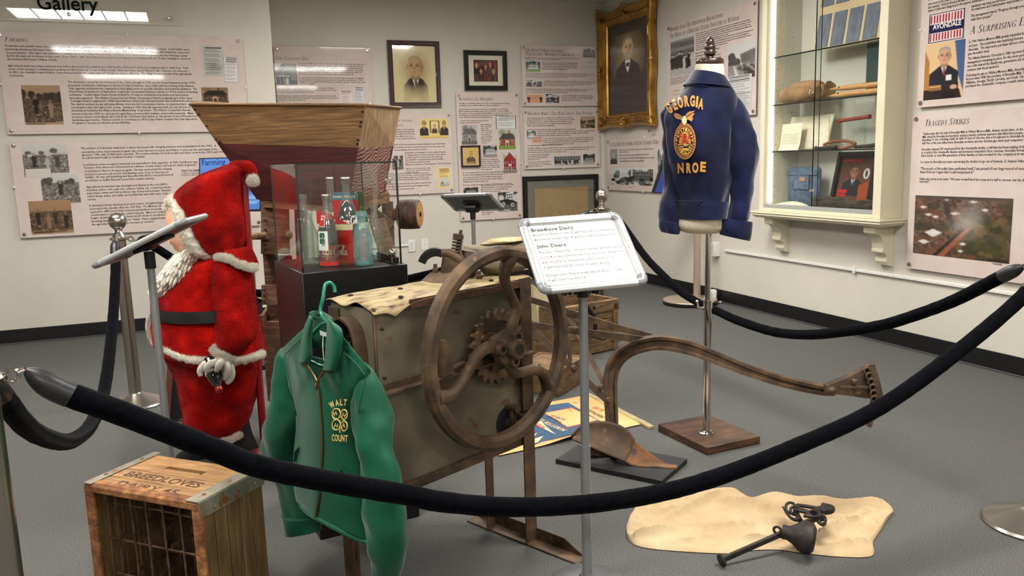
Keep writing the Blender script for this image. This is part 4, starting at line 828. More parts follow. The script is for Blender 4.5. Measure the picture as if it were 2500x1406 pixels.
# swept outer moulding: outline bulges at corners and middles
def sweep(e):   # outline offset inward e
 pts = []
 def edge(a, b, n, inward):
  a, b, inward = V(*a), V(*b), V(*inward)
  for k in range(n):
   t = k/n; w_ = 0.022*math.sin(t*PI*2*1.0-PI/2)**1*0.5+0.011*math.cos(t*4*PI)
   bulge = 0.022*(0.5-0.5*math.cos(4*PI*t))
   pts.append(a+(b-a)*t+inward*(e+bulge*(1-e/0.16)))
 edge((s.u0, s.z0), (s.u1, s.z0), 32, (0, 1)); edge((s.u1, s.z0), (s.u1, s.z1), 40, (-1, 0)); edge((s.u1, s.z1), (s.u0, s.z1), 32, (0, -1)); edge((s.u0, s.z1), (s.u0, s.z0), 40, (1, 0))
 out = []
 for p in pts:      # keep within the mitred rectangle
  out.append(V(min(max(p[0], s.u0+e), s.u1-e), min(max(p[1], s.z0+e), s.z1-e)))
 return out
rings = [[s.at(p[0], p[1], h) for p in sweep(e)] for e, h in ((0.0, 0.0), (0.0, 0.05), (0.012, 0.072), (0.028, 0.07), (0.05, 0.045), (0.075, 0.038), (0.09, 0.048), (0.10, 0.046), (0.112, 0.03), (0.135, 0.026), (0.142, 0.012), (0.15, 0.008))]
MB().loft(rings, cap=False).build('frame', M['gold'], s.root, smooth=50)
R = np.array([s.X, s.N, ZV]).T
def scroll(u, z, k, ang, rnd):
 b = MB()
 for i in range(int(16*k)):
  a = rnd.uniform(0, 2*PI); rr = rnd.uniform(0, .055*k); c = s.at(u+math.cos(a)*rr*1.0, z+math.sin(a)*rr*1.25, .058+rnd.uniform(-.012, .012))
  b.tube([c+s.X*(.014*math.cos(t+a)*(1-t/9))+ZV*(.014*math.sin(t+a)*(1-t/9))+s.N*.004*math.sin(t) for t in np.linspace(0, 5, 9)], [.0045]*9, 6)
  b.ball(c, (.009, .006, .007), R, 8, 5)
 return b
rnd = random.Random(5); m_ = 0.04
for (u, z, k) in ((s.u0+m_, s.z0+m_, 1.25), (s.u1-m_, s.z0+m_, 1.25), (s.u0+m_, s.z1-m_, 1.25), (s.u1-m_, s.z1-m_, 1.25), ((s.u0+s.u1)/2, s.z0+.03, 1.0), ((s.u0+s.u1)/2, s.z1-.03, 1.0), (s.u0+.03, (s.z0+s.z1)/2, 1.0), (s.u1-.03, (s.z0+s.z1)/2, 1.0)):
 scroll(u, z, k, 0, rnd).build('scroll_ornament', M['gold2'], s.root)
q = p_bust(120, 190, 105, (52, 44, 36), (44, 36, 36), (176, 150, 116), (120, 110, 96), .50, .28, .125, oval=(150, 132, 84), beard=(140, 132, 118), tie=(24, 20, 20), dark=True, look=.12)
q.poly([(.08, 1), (.12, .62), (.3, .50), (.42, .46), (.58, .46), (.74, .50), (.92, .64), (.95, 1)], (46, 38, 38)); q.poly([(.43, .42), (.57, .42), (.54, .50), (.50, .56), (.46, .50)], (206, 200, 188)); q.poly([(.46, .45), (.55, .45), (.53, .49), (.47, .49)], (28, 24, 24)); q.grad(.0, .12, (44, 36, 32), (52, 44, 36)).soft(.5, 1.0, .7, .2, (40, 34, 34), .8).noise(2.5).blur(2); q.a *= 1.35
e = .15; q.print_on('portrait_painting', s.at(s.u0+e, s.z1-e, .006), s.at(s.u1-e, s.z1-e, .006), s.at(s.u0+e, s.z0+e, .006), vcol_mat('old_varnish', .22, .3), s.root)
# ================================================================ stanchions and ropes
def stanchion(x, y, label):
 t = thing('stanchion', label, 'stanchion', (x, y, 0), 0.2, 'steel ball-top stanchions'); o = V(x, y, 0)
 MB().lathe([(0.0, 0.001), (0.150, 0.001), (0.152, 0.006), (0.146, 0.014), (0.05, 0.052), (0.036, 0.060), (0.033, 0.064)], o, 48).build('base', M['steel'], t, smooth=20)
 MB().lathe([(0.0315, 0.06), (0.0315, 0.872)], o, 32).build('pole', M['steel'], t)
 MB().lathe([(0.034, 0.868), (0.046, 0.874), (0.046, 0.882), (0.034, 0.886)], o, 32).build('ring_plate', M['steel'], t)
 MB().lathe([(0.033, 0.886), (0.030, 0.893), (0.020, 0.908), (0.0165, 0.918), (0.021, 0.926)]+[(0.0435*math.sin(a), 0.966-0.0435*math.cos(a)) for a in np.linspace(.55, PI-.02, 16)], o, 32).build('ball_top', M['steel'], t)
 return o
P_FL = dp(6, 1406, 1.42); P_FR = fl(2524, 1280); P_L = fl(333, 985); P_B = dp(1470, 478, 5.4)
S_FL = stanchion(P_FL[0], P_FL[1], 'nearest steel stanchion cut off by the left edge of the picture')
S_FR = stanchion(P_FR[0], P_FR[1], 'steel stanchion at the right edge with only its round base in view')
S_L = stanchion(P_L[0], P_L[1], 'steel ball-top stanchion on the left in front of the farming panels')
S_B = stanchion(P_B[0], P_B[1], 'far steel ball-top stanchion near the corner, mostly hidden behind the white sign')
def hook_pt(S, D): d = nrm((D-S)*V(1, 1, 0)); return S+d*0.042+ZV*0.878
def rope(S, D, px, label, r=0.022, sag_end=None, head=None, tail=None):
 """velvet rope hanging in the upright plane between two stanchions, following pixels px"""
 d = nrm((D-S)*V(1, 1, 0)); n = V(-d[1], d[0], 0)
 pts = [onpl(x, y, S, n) for x, y in px]
 a, b_ = hook_pt(S, D), hook_pt(D, S)
 t = thing('velvet_rope', label, 'rope', (a+b_)/2*V(1, 1, 0)+ZV*min(p[2] for p in pts), 0, 'black velvet barrier ropes')
 if head is not None: pts = [onpl(*head, S, n)]+pts
 else: pts = [a+(pts[0]-a)*0.30]+pts
 if tail is not None: pts = pts+[onpl(*tail, S, n)]
 else: pts = pts+[b_+(pts[-1]-b_)*0.30]
 c = np.array(cat_rom(pts, 8)); seg = np.linalg.norm(np.diff(c, axis=0), axis=1); L = np.concatenate([[0], np.cumsum(seg)])
 m = int(L[-1]/0.012); q = [np.array([np.interp(s_, L, c[:, k]) for k in range(3)]) for s_ in np.linspace(0, L[-1], m)]
 k0 = int(0.075/0.012)
 body = q[k0:-k0]
 MB().tube(body, [r*(1+0.045*nz(p, 40, 3)) for p in body], 20).build('velvet_sleeve', M['velvet'], t)
 for e, hk in ((q[:k0+2], a), (q[-k0-2:][::-1], b_)):
  rr = [0.006, 0.014, 0.0185, 0.0215, 0.0225]+[0.0228]*(len(e)-5)
  MB().tube(e, rr, 20).build('end_cap', M['capmetal'], t)
  p0 = e[0]; v = hk-p0; l = np.linalg.norm(v); v = v/l
  MB().tube([p0, p0+v*l*.35], .006, 10).build('swivel', M['chrome'], t)
  o = MB(); c0 = p0+v*l*.35; c1 = hk; mid = (c0+c1)/2; u = nrm(np.cross(v, n)); hl = np.linalg.norm(c1-c0)/2
  o.tube([mid+v*(hl*math.cos(a_))+u*(.011*math.sin(a_)) for a_ in np.linspace(0, 2*PI, 22)[:-1]], .0035, 8, closed=True); o.build('hook', M['chrome'], t)
 return t
rope(S_FL, S_FR, [(150, 955), (300, 1010), (520, 1096), (640, 1141), (840, 1182), (1000, 1209), (1080, 1225), (1257, 1238), (1490, 1224), (1710, 1178), (1951, 1087), (2150, 993), (2339, 858), (2500, 720)],
     'nearest black velvet rope sagging across the foreground in front of everything', head=(62, 903))
rope(S_L, S_FL, [(281, 600), (282, 656), (277, 762), (266, 877), (253, 960), (240, 1000), (219, 1041), (195, 1065), (161, 1079), (110, 1068), (60, 1037), (0, 963)],
     'black velvet rope hanging in a loop on the left between two stanchions', head=(281, 588))
rope(S_L, S_B, [(376, 603), (420, 630), (480, 668), (560, 703), (632, 716), (760, 716), (950, 690), (1150, 640), (1320, 580)], 'black velvet rope passing behind the red plush figure', tail=(1440, 518))
rope(S_B, S_FR, [(1530, 563), (1577, 628), (1618, 671), (1662, 712), (1711, 742), (1752, 760), (1803, 783), (1889, 810), (1972, 817), (2054, 810), (2137, 797), (2200, 781), (2322, 737), (2436, 680)],
     'black velvet rope sagging on the right behind the dress form', head=(1502, 523), tail=(2498, 650))
# ================================================================ sign stands
M['paper'] = mat('white_paper', (240, 240, 236), rough=0.5)
M['panel_back'] = mat('grey_board_back', (108, 112, 114), rough=0.5)
M['ink2'] = mat('grey_print', (44, 46, 48), rough=0.5)
def signboard(t, C0, X, Y, W, H, text=None):
 """snap frame: centre, unit right, unit up-slope"""
 N = np.cross(X, Y); R = np.array([X, Y, N]).T; r = .013
 MB().box(C0-N*.004, (W-.02, H-.02, .004), R).build('backing_board', M['panel_back'], t)
 MB().box(C0-N*.0015, (W-.036, H-.036, .001), R).build('paper_sheet', M['paper'], t)
 for s_ in (-1, 1):
  MB().tube([C0+Y*s_*(H/2-r)-X*(W/2-.022), C0+Y*s_*(H/2-r)+X*(W/2-.022)], r, 16, sx=1, sy=.75, up=N).build('frame_rail', M['alu'], t)
  MB().tube([C0+X*s_*(W/2-r)-Y*(H/2-.022), C0+X*s_*(W/2-r)+Y*(H/2-.022)], r, 16, sx=1, sy=.75, up=N).build('frame_rail', M['alu'], t)
  for k in (-1, 1):
   c = C0+X*s_*(W/2-.026)+Y*k*(H/2-.026)
   a = [c+.0135*(X*s_*math.cos(q)+Y*k*math.sin(q)) for q in np.linspace(-.5, PI/2+.5, 11)]
   a = [c+X*s_*.013-Y*k*.007]+[c+.0128*(X*s_*math.cos(q)+Y*k*math.sin(q)) for q in np.linspace(0, PI/2, 9)]+[c+Y*k*.013-X*s_*.007]
   MB().tube(a, .0136, 16, sx=1, sy=.78, up=N).build('corner_cap', M['greyplastic'], t)
 if text: text(C0, X, Y, N)
def pole_stand(t, base, top, r=.0125, disc=True, split=.42):
 z1 = top[2]
 MB().cyl(base+ZV*.01, base+ZV*split, r*1.15, 20).build('lower_pole', M['pole'], t)
 MB().cyl(base+ZV*split, V(base[0], base[1], z1-.03), r, 20).build('upper_pole', M['pole'], t)
 MB().lathe([(0, .001), (.108, .001), (.109, .007), (.104, .011), (.03, .014), (.02, .03), (r*1.2, .032)], base, 40).build('base_disc', M['basegrey'], t)
 MB().cyl(V(base[0], base[1], z1-.05), V(base[0], base[1], z1+.004), r*1.35, 20).build('pole_collar', M['blackplastic'], t)
base = fl(1433, 1408)
t = thing('sign_stand', 'white framed sign headed Breedlove Dairy on a grey pole, in the centre foreground', 'sign', base, 0, 'information sign stands')
q = [V(0.819, 2.089, 1.052), V(1.115, 2.051, 1.059), V(1.126, 1.849, 0.886), V(0.831, 1.886, 0.879)]
C0 = sum(q)/4; X = nrm(q[1]-q[0]+q[2]-q[3]); Y = nrm(q[0]-q[3]+q[1]-q[2]); Y = nrm(Y-X*np.dot(X, Y))
sc_ = 1.0
def dairy(C0, X, Y, N):
 L_ = [("Breedlove Dairy", .118, .062, 1), ("Breedlove Dairy Crate. A gift from Bruce Breedlove.", .190, .036, 0), ("Breedlove Street sign. A gift from Bruce Breedlove.", .270, .036, 0), ("John Deere", .390, .060, 1),
          ("The John Deere No. 1A corn sheller was introduced", .480, .036, 0), ("in 1924. It was Deere's second one-hole sheller and", .560, .036, 0), ("was the first to feature all-steel construction.", .640, .036, 0), ("A gift from Hal & Cheryl (Foster) Brady.", .720, .036, 0), ("Antique John Deere walk-behind plow c. 1900.", .845, .036, 0), ("A gift from Lee Dillard.", .920, .036, 0)]
 W, H = .252, .226
 for tx, y, h, bold in L_:
  vs, fs = text_geo(tx, 0, .024 if bold else .014, 3, 1.08); k = (h*H/1.0)/CAPH*(.90 if bold else .95); m_ = MB()
  m_.add([C0+X*(-W/2+.006+v[0]*k*.97)+Y*(H/2-y*H+v[1]*k)+N*.0006 for v in vs], fs); m_.build('heading' if bold else 'text_line', M['ink2'], t, smooth=0)
signboard(t, C0, X, Y, .305, .272, dairy)
N = np.cross(X, Y); top = C0-N*.03; base = fl(1434, 1425)
pole_stand(t, base, V(base[0], base[1], C0[2]-.075))
MB().box(C0-N*.014, (.10, .09, .012), np.array([X, Y, N]).T, bev=.003).build('mount_plate', M['blackplastic'], t)
MB().tube([C0-N*.014, C0-N*.03+V(0, .01, -.03), V(base[0], base[1], C0[2]-.085)], .014, 12).build('tilt_joint', M['blackplastic'], t)
# the sign beside the red figure, seen edge-on
base = fl(431, 1290)
t = thing('sign_stand', 'white framed sign seen edge-on on a grey pole, left of the red plush figure', 'sign', base, 0, 'information sign stands')
side = nrm(FH+RH*-.06)
nb = base-side*.105
a = upr(nb, 222, 653); b_ = upr(nb, 452, 538); X2 = nrm(b_-a); W2 = np.linalg.norm(b_-a)
side = nrm(side-X2*np.dot(side, X2)+ZV*.0)
C0 = (a+b_)/2+side*.105
Y = X2; X = -side
if np.cross(X, Y)[2] < 0: X = -X
signboard(t, C0, X, Y, .235, W2)
N = np.cross(X, Y); tp = upr(base, 352, 618)
pole_stand(t, base, V(base[0], base[1], tp[2]), split=.30)
cp_ = V(base[0], base[1], tp[2]+.035)
MB().box((C0-N*.014), (.10, .11, .012), np.array([X, Y, N]).T, bev=.003).build('mount_plate', M['blackplastic'], t)
MB().cyl(cp_-side*.028, cp_+side*.028, .026, 20).build('tilt_joint', M['blackplastic'], t)
MB().beam(cp_, C0-N*.018-Y*.02, .035, .02).build('tilt_arm', M['blackplastic'], t)
# small sign at the back seen from underneath
bb = dp(1160, 560, 4.75)*V(1, 1, 0)
t = thing('sign_stand', 'small framed sign seen from below on a thin pole in front of the back wall', 'sign', bb, 0, 'information sign stands')
q = [V(1.429, 4.589, 1.006), V(1.647, 4.301, 1.015), V(1.63, 4.461, .957), V(1.412, 4.748, .947)]
C0 = sum(q)/4; X = nrm(q[1]-q[0]+q[2]-q[3]); Y = nrm(q[3]-q[0]+q[2]-q[1]); Y = nrm(Y-X*np.dot(X, Y))
if np.cross(-X, Y)[2] < 0: Y = -Y
t.location = (C0[0], C0[1], 0); ROOTM[t.name] = Matrix.Translation(Vector((C0[0], C0[1], 0)))
signboard(t, C0, -X, Y, .36, .19)
N = np.cross(-X, Y)
MB().box(C0-N*.012, (.10, .06, .014), np.array([-X, Y, N]).T, bev=.003).build('mount_plate', M['blackplastic'], t)
MB().cyl(C0-ZV*.035-X*.035, C0-ZV*.035+X*.035, .026, 18).build('tilt_joint', M['blackplastic'], t)
pole_stand(t, V(C0[0], C0[1], 0), V(C0[0], C0[1], C0[2]-.05))
# ================================================================ the red plush figure
M['plush'] = mat('red_plush', (120, 8, 5), (214, 30, 18), (168, 15, 9), sc=11, rough=1.0, sheen=0.25, bump=0.2, bsc=300, lo=0.3, hi=0.75, spec=0.0, bdist=0.004, detail=9)  # brighter red mottling paints the sheen patches of the pile into the colour
M['fur'] = mat('cream_fur', (230, 222, 202), (244, 239, 226), sc=30, rough=0.95, sheen=0.4, bump=0.9, bsc=90, bst=(1, 1, .4), spec=0.1, bdist=0.01)
M['glove'] = mat('white_glove_cloth', (216, 208, 194), (226, 220, 208), sc=14, rough=0.8, bump=0.3, bsc=40)
M['skin'] = mat('painted_vinyl_skin', (214, 158, 126), (226, 176, 146), sc=20, rough=0.42, coat=0.15)
M['blush'] = mat('painted_cheek', (214, 128, 104), rough=0.42)
M['vinyl'] = mat('black_vinyl_belt', (24, 24, 26), (34, 34, 37), sc=20, rough=0.42, bump=0.15, bsc=30)
M['boot'] = mat('black_boot_cloth', (10, 10, 11), rough=0.7)
M['redpaint'] = mat('red_painted_steel', (128, 14, 16), (142, 20, 20), sc=10, rough=0.3, coat=0.3)
M['feature'] = mat('dark_painted_line', (50, 32, 26), rough=0.5)
SB = V(0.075, 3.60, 0); SN = -FH
PS = lambda x, y, d=0.0: upr(SB+SN*d, x, y)
t = thing('plush_figure', 'large plush figure in a red suit with white beard, seen from the side', 'figure', SB)
def sb(rows, name, m, off=0.0, **k):
 rows = [(a, b_, d, off) for a, b_, d in rows]
 o = MB().loft(sil(rows, PS, SN, **k)).build(name, m, t); return pile(o, 90000, .0015)
# trousers, coat, arm, hood
def pile(o, n, length, root=.0009, rnd_=.5):
 """short plush pile growing from the cloth"""
 o.modifiers.new('pile', 'PARTICLE_SYSTEM'); p = o.particle_systems[-1].settings
 p.type = 'HAIR'; p.count = n; p.hair_length = length; p.hair_step = 2; p.render_step = 2; p.display_step = 2
 p.brownian_factor = rnd_*length; p.length_random = .4; p.root_radius = 1.0; p.tip_radius = .35; p.radius_scale = root
 p.use_advanced_hair = True; p.factor_random = rnd_*length*2; p.emit_from = 'FACE'; p.distribution = 'RAND'
 return o
sb([((402, 850), (632, 850), .17), ((420, 885), (632, 885), .17), ((438, 920), (630, 920), .155), ((444, 960), (622, 960), .145), ((449, 1000), (611, 1000), .135), ((453, 1035), (598, 1035), .125), ((457, 1062), (585, 1062), .11), ((470, 1078), (560, 1070), .09)], 'trousers', M['plush'], n=6, seg=40, fold=.010, fsc=9, seed=2)
sb([((505, 612), (575, 614), .08), ((476, 636), (597, 636), .13), ((436, 672), (606, 672), .165), ((398, 705), (613, 705), .18), ((380, 735), (619, 738), .185), ((379, 752), (622, 755), .186), ((380, 770), (625, 772), .19), ((376, 800), (632, 800), .20), ((384, 830), (638, 832), .205), ((402, 854), (641, 850), .205), ((446, 876), (643, 862), .20)], 'coat', M['plush'], n=6, seg=44, fold=.008, fsc=10, seed=5)
q_ = [((535, 630), (580, 640), .05, .085), ((512, 660), (605, 665), .085, .09), ((510, 700), (613, 700), .085, .10), ((518, 740), (622, 740), .085, .11), ((524, 780), (629, 778), .085, .125), ((526, 818), (627, 814), .08, .14), ((524, 846), (606, 842), .072, .15), ((528, 868), (584, 868), .062, .155)]
pile(MB().loft(sil(q_, PS, SN, n=6, seg=32, fold=.009, fsc=12, seed=9)).build('sleeve', M['plush'], t), 60000, .0015)
sb([((556, 404), (604, 401), .05), ((520, 418), (606, 411), .09), ((490, 432), (600, 424), .13), ((456, 454), (594, 450), .165), ((433, 478), (596, 476), .185), ((442, 508), (598, 502), .19), ((456, 532), (600, 530), .19), ((472, 564), (602, 560), .18), ((486, 590), (601, 588), .16), ((502, 610), (590, 610), .13), ((522, 622), (572, 620), .09)], 'hood', M['plush'], n=6, seg=40, fold=.008, fsc=9, seed=7)
tip = [PS(570, 412, .02), PS(592, 408, .03), PS(608, 408, .04), PS(617, 418, .04), PS(620, 430, .04)]
o_ = MB().tube(cat_rom(tip, 5), np.linspace(.030, .012, 21), 14).build('hood_tip', M['plush'], t); pile(o_, 7000, .0015)
def furball(c, r, seed, nu=28, nv=18):
 b = MB(); b.ball(c, r, None, nu, nv); return b.xf(lambda p: p+nrm(p-c)*r*(.30*nz(p, 55, seed)+.18*nz(p, 120, seed)))
def furtube(pts, r, seed, n=8, seg=16, amp=.35):
 q = cat_rom(pts, n); rs = r if hasattr(r, '__len__') else None
 rr = [r]*len(q) if rs is None else list(np.interp(np.linspace(0, 1, len(q)), np.linspace(0, 1, len(r)), r))
 b = MB(); b.tube(q, rr, seg); qa = np.array(q)
 def f(p):
  c = qa[np.argmin(((qa-p)**2).sum(1))]; return p+(p-c)*(amp*nz(p, 60, seed)+amp*.7*nz(p, 150, seed))
 return b.xf(f)
pile(furball(PS(618, 440, .045), .019, 3).build('pompom', M['fur'], t), 5000, .0026)
pile(furtube([PS(x, y, d) for x, y, d in ((420, 486, .03), (428, 490, .10), (438, 522, .155), (450, 560, .172), (466, 592, .16), (486, 612, .13), (510, 621, .10), (530, 624, .07))], [.016, .022, .023, .023, .023, .022, .018, .012], 4, n=12, seg=22, amp=.3).build('hood_trim', M['fur'], t), 12000, .0022)
# cape collar with its trim
o_ = MB().loft(sil([((545, 612), (610, 606), .05, .09), ((556, 626), (622, 632), .07, .10), ((582, 640), (628, 648), .05, .10)], PS, SN, n=5, seg=20, fold=.006)).build('cape_collar', M['plush'], t); pile(o_, 18000, .0015)
pile(furtube([PS(x, y, d) for x, y, d in ((528, 626, .12), (556, 630, .155), (580, 642, .165), (604, 652, .16), (626, 653, .12))], .0125, 6).build('cape_trim', M['fur'], t), 12000, .0022)
# hem trims
pile(furtube([PS(x, y, d) for x, y, d in ((384, 768, .03), (388, 792, .085), (394, 826, .135), (408, 852, .17), (438, 869, .195), (478, 879, .215), (520, 880, .225), (560, 882, .22), (592, 879, .20), (618, 872, .165), (643, 862, .09))], .0125, 8, n=12, seg=18).build('coat_trim', M['fur'], t), 12000, .0022)
pile(furtube([PS(x, y, d) for x, y, d in ((372, 766, -.05), (367, 790, -.06), (372, 820, -.06), (388, 846, -.04))], .0125, 18).build('coat_trim', M['fur'], t), 12000, .0022)
pile(furtube([PS(x, y, d) for x, y, d in ((456, 1056, .06), (480, 1072, .11), (520, 1080, .13), (560, 1074, .11), (588, 1060, .06))], .010, 10).build('trouser_trim', M['fur'], t), 12000, .0022)
pile(furtube([PS(x, y, d) for x, y, d in ((524, 850, .20), (536, 866, .225), (556, 878, .225), (574, 884, .20))], .017, 12).build('cuff', M['fur'], t), 12000, .0022)
# belt
rg = sil([((380, 741), (635, 739), .203, 0), ((377, 755), (636, 753), .206, 0), ((378, 768), (637, 767), .207, 0)], PS, SN, n=3, seg=44)
MB().loft(rg, cap=False).build('belt', M['vinyl'], t)
# head
MB().loft(sil([((430, 492), (500, 492), .06, .0), ((416, 506), (500, 506), .09, .0), ((411, 524), (500, 524), .105, .0), ((414, 544), (500, 544), .115, .01), ((421, 566), (500, 566), .12, .015), ((430, 590), (500, 590), .12, .015), ((436, 606), (500, 606), .105, .01), ((452, 622), (495, 622), .06, 0)], PS, SN, n=5, seg=28)).build('face', M['skin'], t)
MB().ball(PS(428, 589, .04), (.023, .028, .019)).build('nose', M['blush'], t)
MB().ball(PS(449, 604, .11), (.024, .024, .028)).build('cheek', M['skin'], t)
MB().ball(PS(424, 552, .085), (.008, .008, .010)).build('eye', M['feature'], t)
MB().tube(cat_rom([PS(x, y, d) for x, y, d in ((434, 574, .113), (442, 582, .125), (451, 583, .138), (458, 579, .140))], 5), .0028, 6).build('smile_line', M['feature'], t)
b = MB(); rnd = random.Random(3)
for i in range(30):
 x, y = rnd.uniform(402, 418), rnd.uniform(490, 514); c = PS(x, y, rnd.uniform(-.02, .08)); a = rnd.uniform(0, 6)
 b.tube([c+RH*(.008*math.cos(a+q*.5)*(1-q/12)-.003*q*.3)+ZV*(.011*math.sin(a+q*.5)*(1-q/12)) for q in range(9)], [.0035]*9, 7)
b.build('forelock', M['fur'], t)
# beard of hanging locks
rings = sil([((462, 602), (488, 600), .05, .09), ((440, 620), (490, 620), .09, .05), ((422, 642), (488, 642), .11, .04), ((406, 664), (480, 664), .11, .04), ((389, 688), (462, 684), .10, .04), ((381, 704), (436, 700), .08, .04), ((388, 714), (412, 712), .05, .04)], PS, SN, n=5, seg=28, fold=.010, fsc=40)
pile(MB().loft(rings).build('beard', M['fur'], t), 14000, .0035)
b = MB(); rnd = random.Random(8)
for i in range(1100):
 r_ = rings[rnd.randrange(2, len(rings))]; k = rnd.randrange(len(r_)); p = np.array(r_[k]); c = np.mean(r_, axis=0); o = nrm(p-c)
 d = nrm(-ZV*1.0-RH*.55+o*.25+RH*rnd.uniform(-.3, .3)+FH*rnd.uniform(-.3, .3)); l = rnd.uniform(.018, .034)
 b.tube([p-d*.006, p+o*.007+d*l*.35, p+o*.006+d*l*.75, p+o*.001+d*l], [.0045, .005, .004, .0015], 5)
b.build('beard_locks', M['fur'], t)
# glove closed on a bottle
hc = PS(532, 900, .215)
def finger(pts, r): return MB().tube(cat_rom(pts, 5), list(np.interp(np.linspace(0, 1, (len(pts)-1)*5+1), [0, .6, 1], [r, r*.95, r*.6])), 12)
MB().loft(sil([((530, 862), (574, 872), .045, .205), ((516, 878), (572, 886), .05, .21), ((503, 892), (568, 904), .05, .21), ((506, 906), (562, 920), .038, .20)], PS, SN, n=5, seg=22)).build('glove', M['glove'], t)
for pts, r in ((((512, 884, .245), (498, 892, .255), (489, 906, .262), (491, 918, .268)), .0155), (((526, 884, .262), (514, 888, .285), (505, 898, .295), (504, 908, .292)), .0145), (((540, 884, .262), (536, 888, .288), (532, 898, .296), (528, 906, .290)), .0145), (((554, 888, .25), (556, 902, .272), (553, 916, .28), (547, 926, .276)), .014), (((562, 892, .235), (566, 910, .25), (562, 926, .262), (553, 936, .268)), .0145)):
 finger([PS(x, y, d) for x, y, d in pts], r).build('glove_finger', M['glove'], t)
# boots
MB().loft(sil([((545, 1046), (606, 1030), .07, -.02), ((556, 1072), (612, 1058), .075, -.02), ((552, 1092), (624, 1085), .075, -.02), ((535, 1112), (636, 1108), .07, -.02), ((532, 1122), (636, 1120), .06, -.02)], PS, SN, n=4, seg=24)).build('boot', M['boot'], t)
MB().loft(sil([((462, 1060), (530, 1060), .07, .03), ((455, 1090), (530, 1090), .07, .03), ((430, 1112), (530, 1114), .065, .03), ((425, 1128), (530, 1128), .06, .03)], PS, SN, n=4, seg=24)).build('boot', M['boot'], t)
# bottle held in the glove
M['cola'] = mat('cola_filled_glass', (16, 8, 6), rough=0.06, coat=1.0)
M['redcap'] = mat('red_bottle_cap', (176, 30, 26), rough=0.35)
M['whitelogo'] = mat('white_script', (228, 222, 212), rough=0.5)
ba = PS(516, 892, .245); bt = PS(535, 951, .325); bd = nrm(bt-ba); L = np.linalg.norm(bt-ba)
tb = thing('cola_bottle', 'small dark cola bottle with a red cap held in the white glove', 'bottle', ba)
MB().lathe([(0, -.03), (.024, -.03), (.027, -.02), (.030, L*.10), (.031, L*.35), (.028, L*.55), (.019, L*.74), (.0125, L*.85), (.012, L*.95)], ba, 28, bd).build('bottle_body', M['cola'], tb)
MB().lathe([(.0135, L*.94), (.0140, L*.97), (.0138, L*1.06), (.011, L*1.08), (0, L*1.085)], ba, 24, bd).build('cap', M['redcap'], tb)
def cola_script():
 """flowing script word as centre lines: list of strokes in word units (height of C about 1)"""
 S = []
 def cap(x): return [(x+.52, .72), (x+.44, .92), (x+.28, .95), (x+.10, .70), (x+.04, .38), (x+.12, .10), (x+.30, .03), (x+.50, .16), (x+.62, .34)]
 def o(x): return [(x+.20, .46), (x+.08, .42), (x+.03, .22), (x+.10, .04), (x+.24, .06), (x+.30, .26), (x+.22, .44), (x+.34, .40)]
 def c(x): return [(x+.24, .40), (x+.12, .45), (x+.03, .26), (x+.08, .05), (x+.22, .05), (x+.34, .20)]
 def a(x): return [(x+.28, .42), (x+.12, .46), (x+.03, .22), (x+.10, .03), (x+.24, .16), (x+.31, .44), (x+.29, .10), (x+.38, .04), (x+.46, .14)]
 def l(x): return [(x+.02, .14), (x+.20, .60), (x+.24, .92), (x+.14, .90), (x+.08, .40), (x+.12, .06), (x+.24, .10)]
 S += [cap(0), o(.52), c(.86), a(1.18)]
 S.append([(1.64, .34), (1.76, .36)])
 S += [cap(1.78), o(2.32), l(2.66), a(2.92)]
 S.append([(.28, -.08), (.7, -.20), (1.0, -.10), (1.35, -.22), (1.7, -.12)])
 S.append([(2.28, .80), (2.5, .98), (2.8, .86)])
 return S
def script_on(f, m, name, parent, r, sel=None):
 b = MB()
 for s_ in (cola_script() if sel is None else sel):
  q = cat_rom([(x+.18*y, y) for x, y in s_], 6); n_ = len(q); P_ = [f(p[0], p[1]) for p in q]
  rr = []
  for i in range(n_):
   d = q[min(i+1, n_-1)]-q[max(i-1, 0)]; a_ = abs(d[1])/max(np.hypot(*d), 1e-6); rr.append(r*(.55+.75*a_*a_))
  b.tube(P_, rr, 6)
 return b.build(name, m, parent)
sx_ = nrm(np.cross(bd, SN)); sn_ = nrm(np.cross(sx_, bd))
def lab_(u, v):
 ang = (u-1.65)*.62; rr = .0312; s_ = L*.30-v*.016+.01
 return ba+bd*s_+rr*(sn_*math.cos(ang)-sx_*math.sin(ang)*-1)
script_on(lab_, M['whitelogo'], 'script_lettering', tb, .0013)
# red display stand behind the figure
rb = upr(SB, 592, 416)*V(1, 1, 0)
t = thing('display_stand', 'red metal pole with a round red foot behind the plush figure', 'stand', rb)
MB().lathe([(0, .001), (.165, .001), (.165, .008), (.155, .014), (.0, .016)], rb+SN*.15+RH*.02, 40).build('foot', M['redpaint'], t)
tp = upr(rb, 592, 415)
MB().tube([rb+ZV*.01, V(rb[0], rb[1], tp[2])], .0155, 18).build('pole', M['redpaint'], t)
MB().cyl(V(rb[0], rb[1], upr(rb, 640, 776)[2]), V(rb[0], rb[1], upr(rb, 640, 735)[2]), .021, 18).build('sleeve_collar', M['blackplastic'], t)
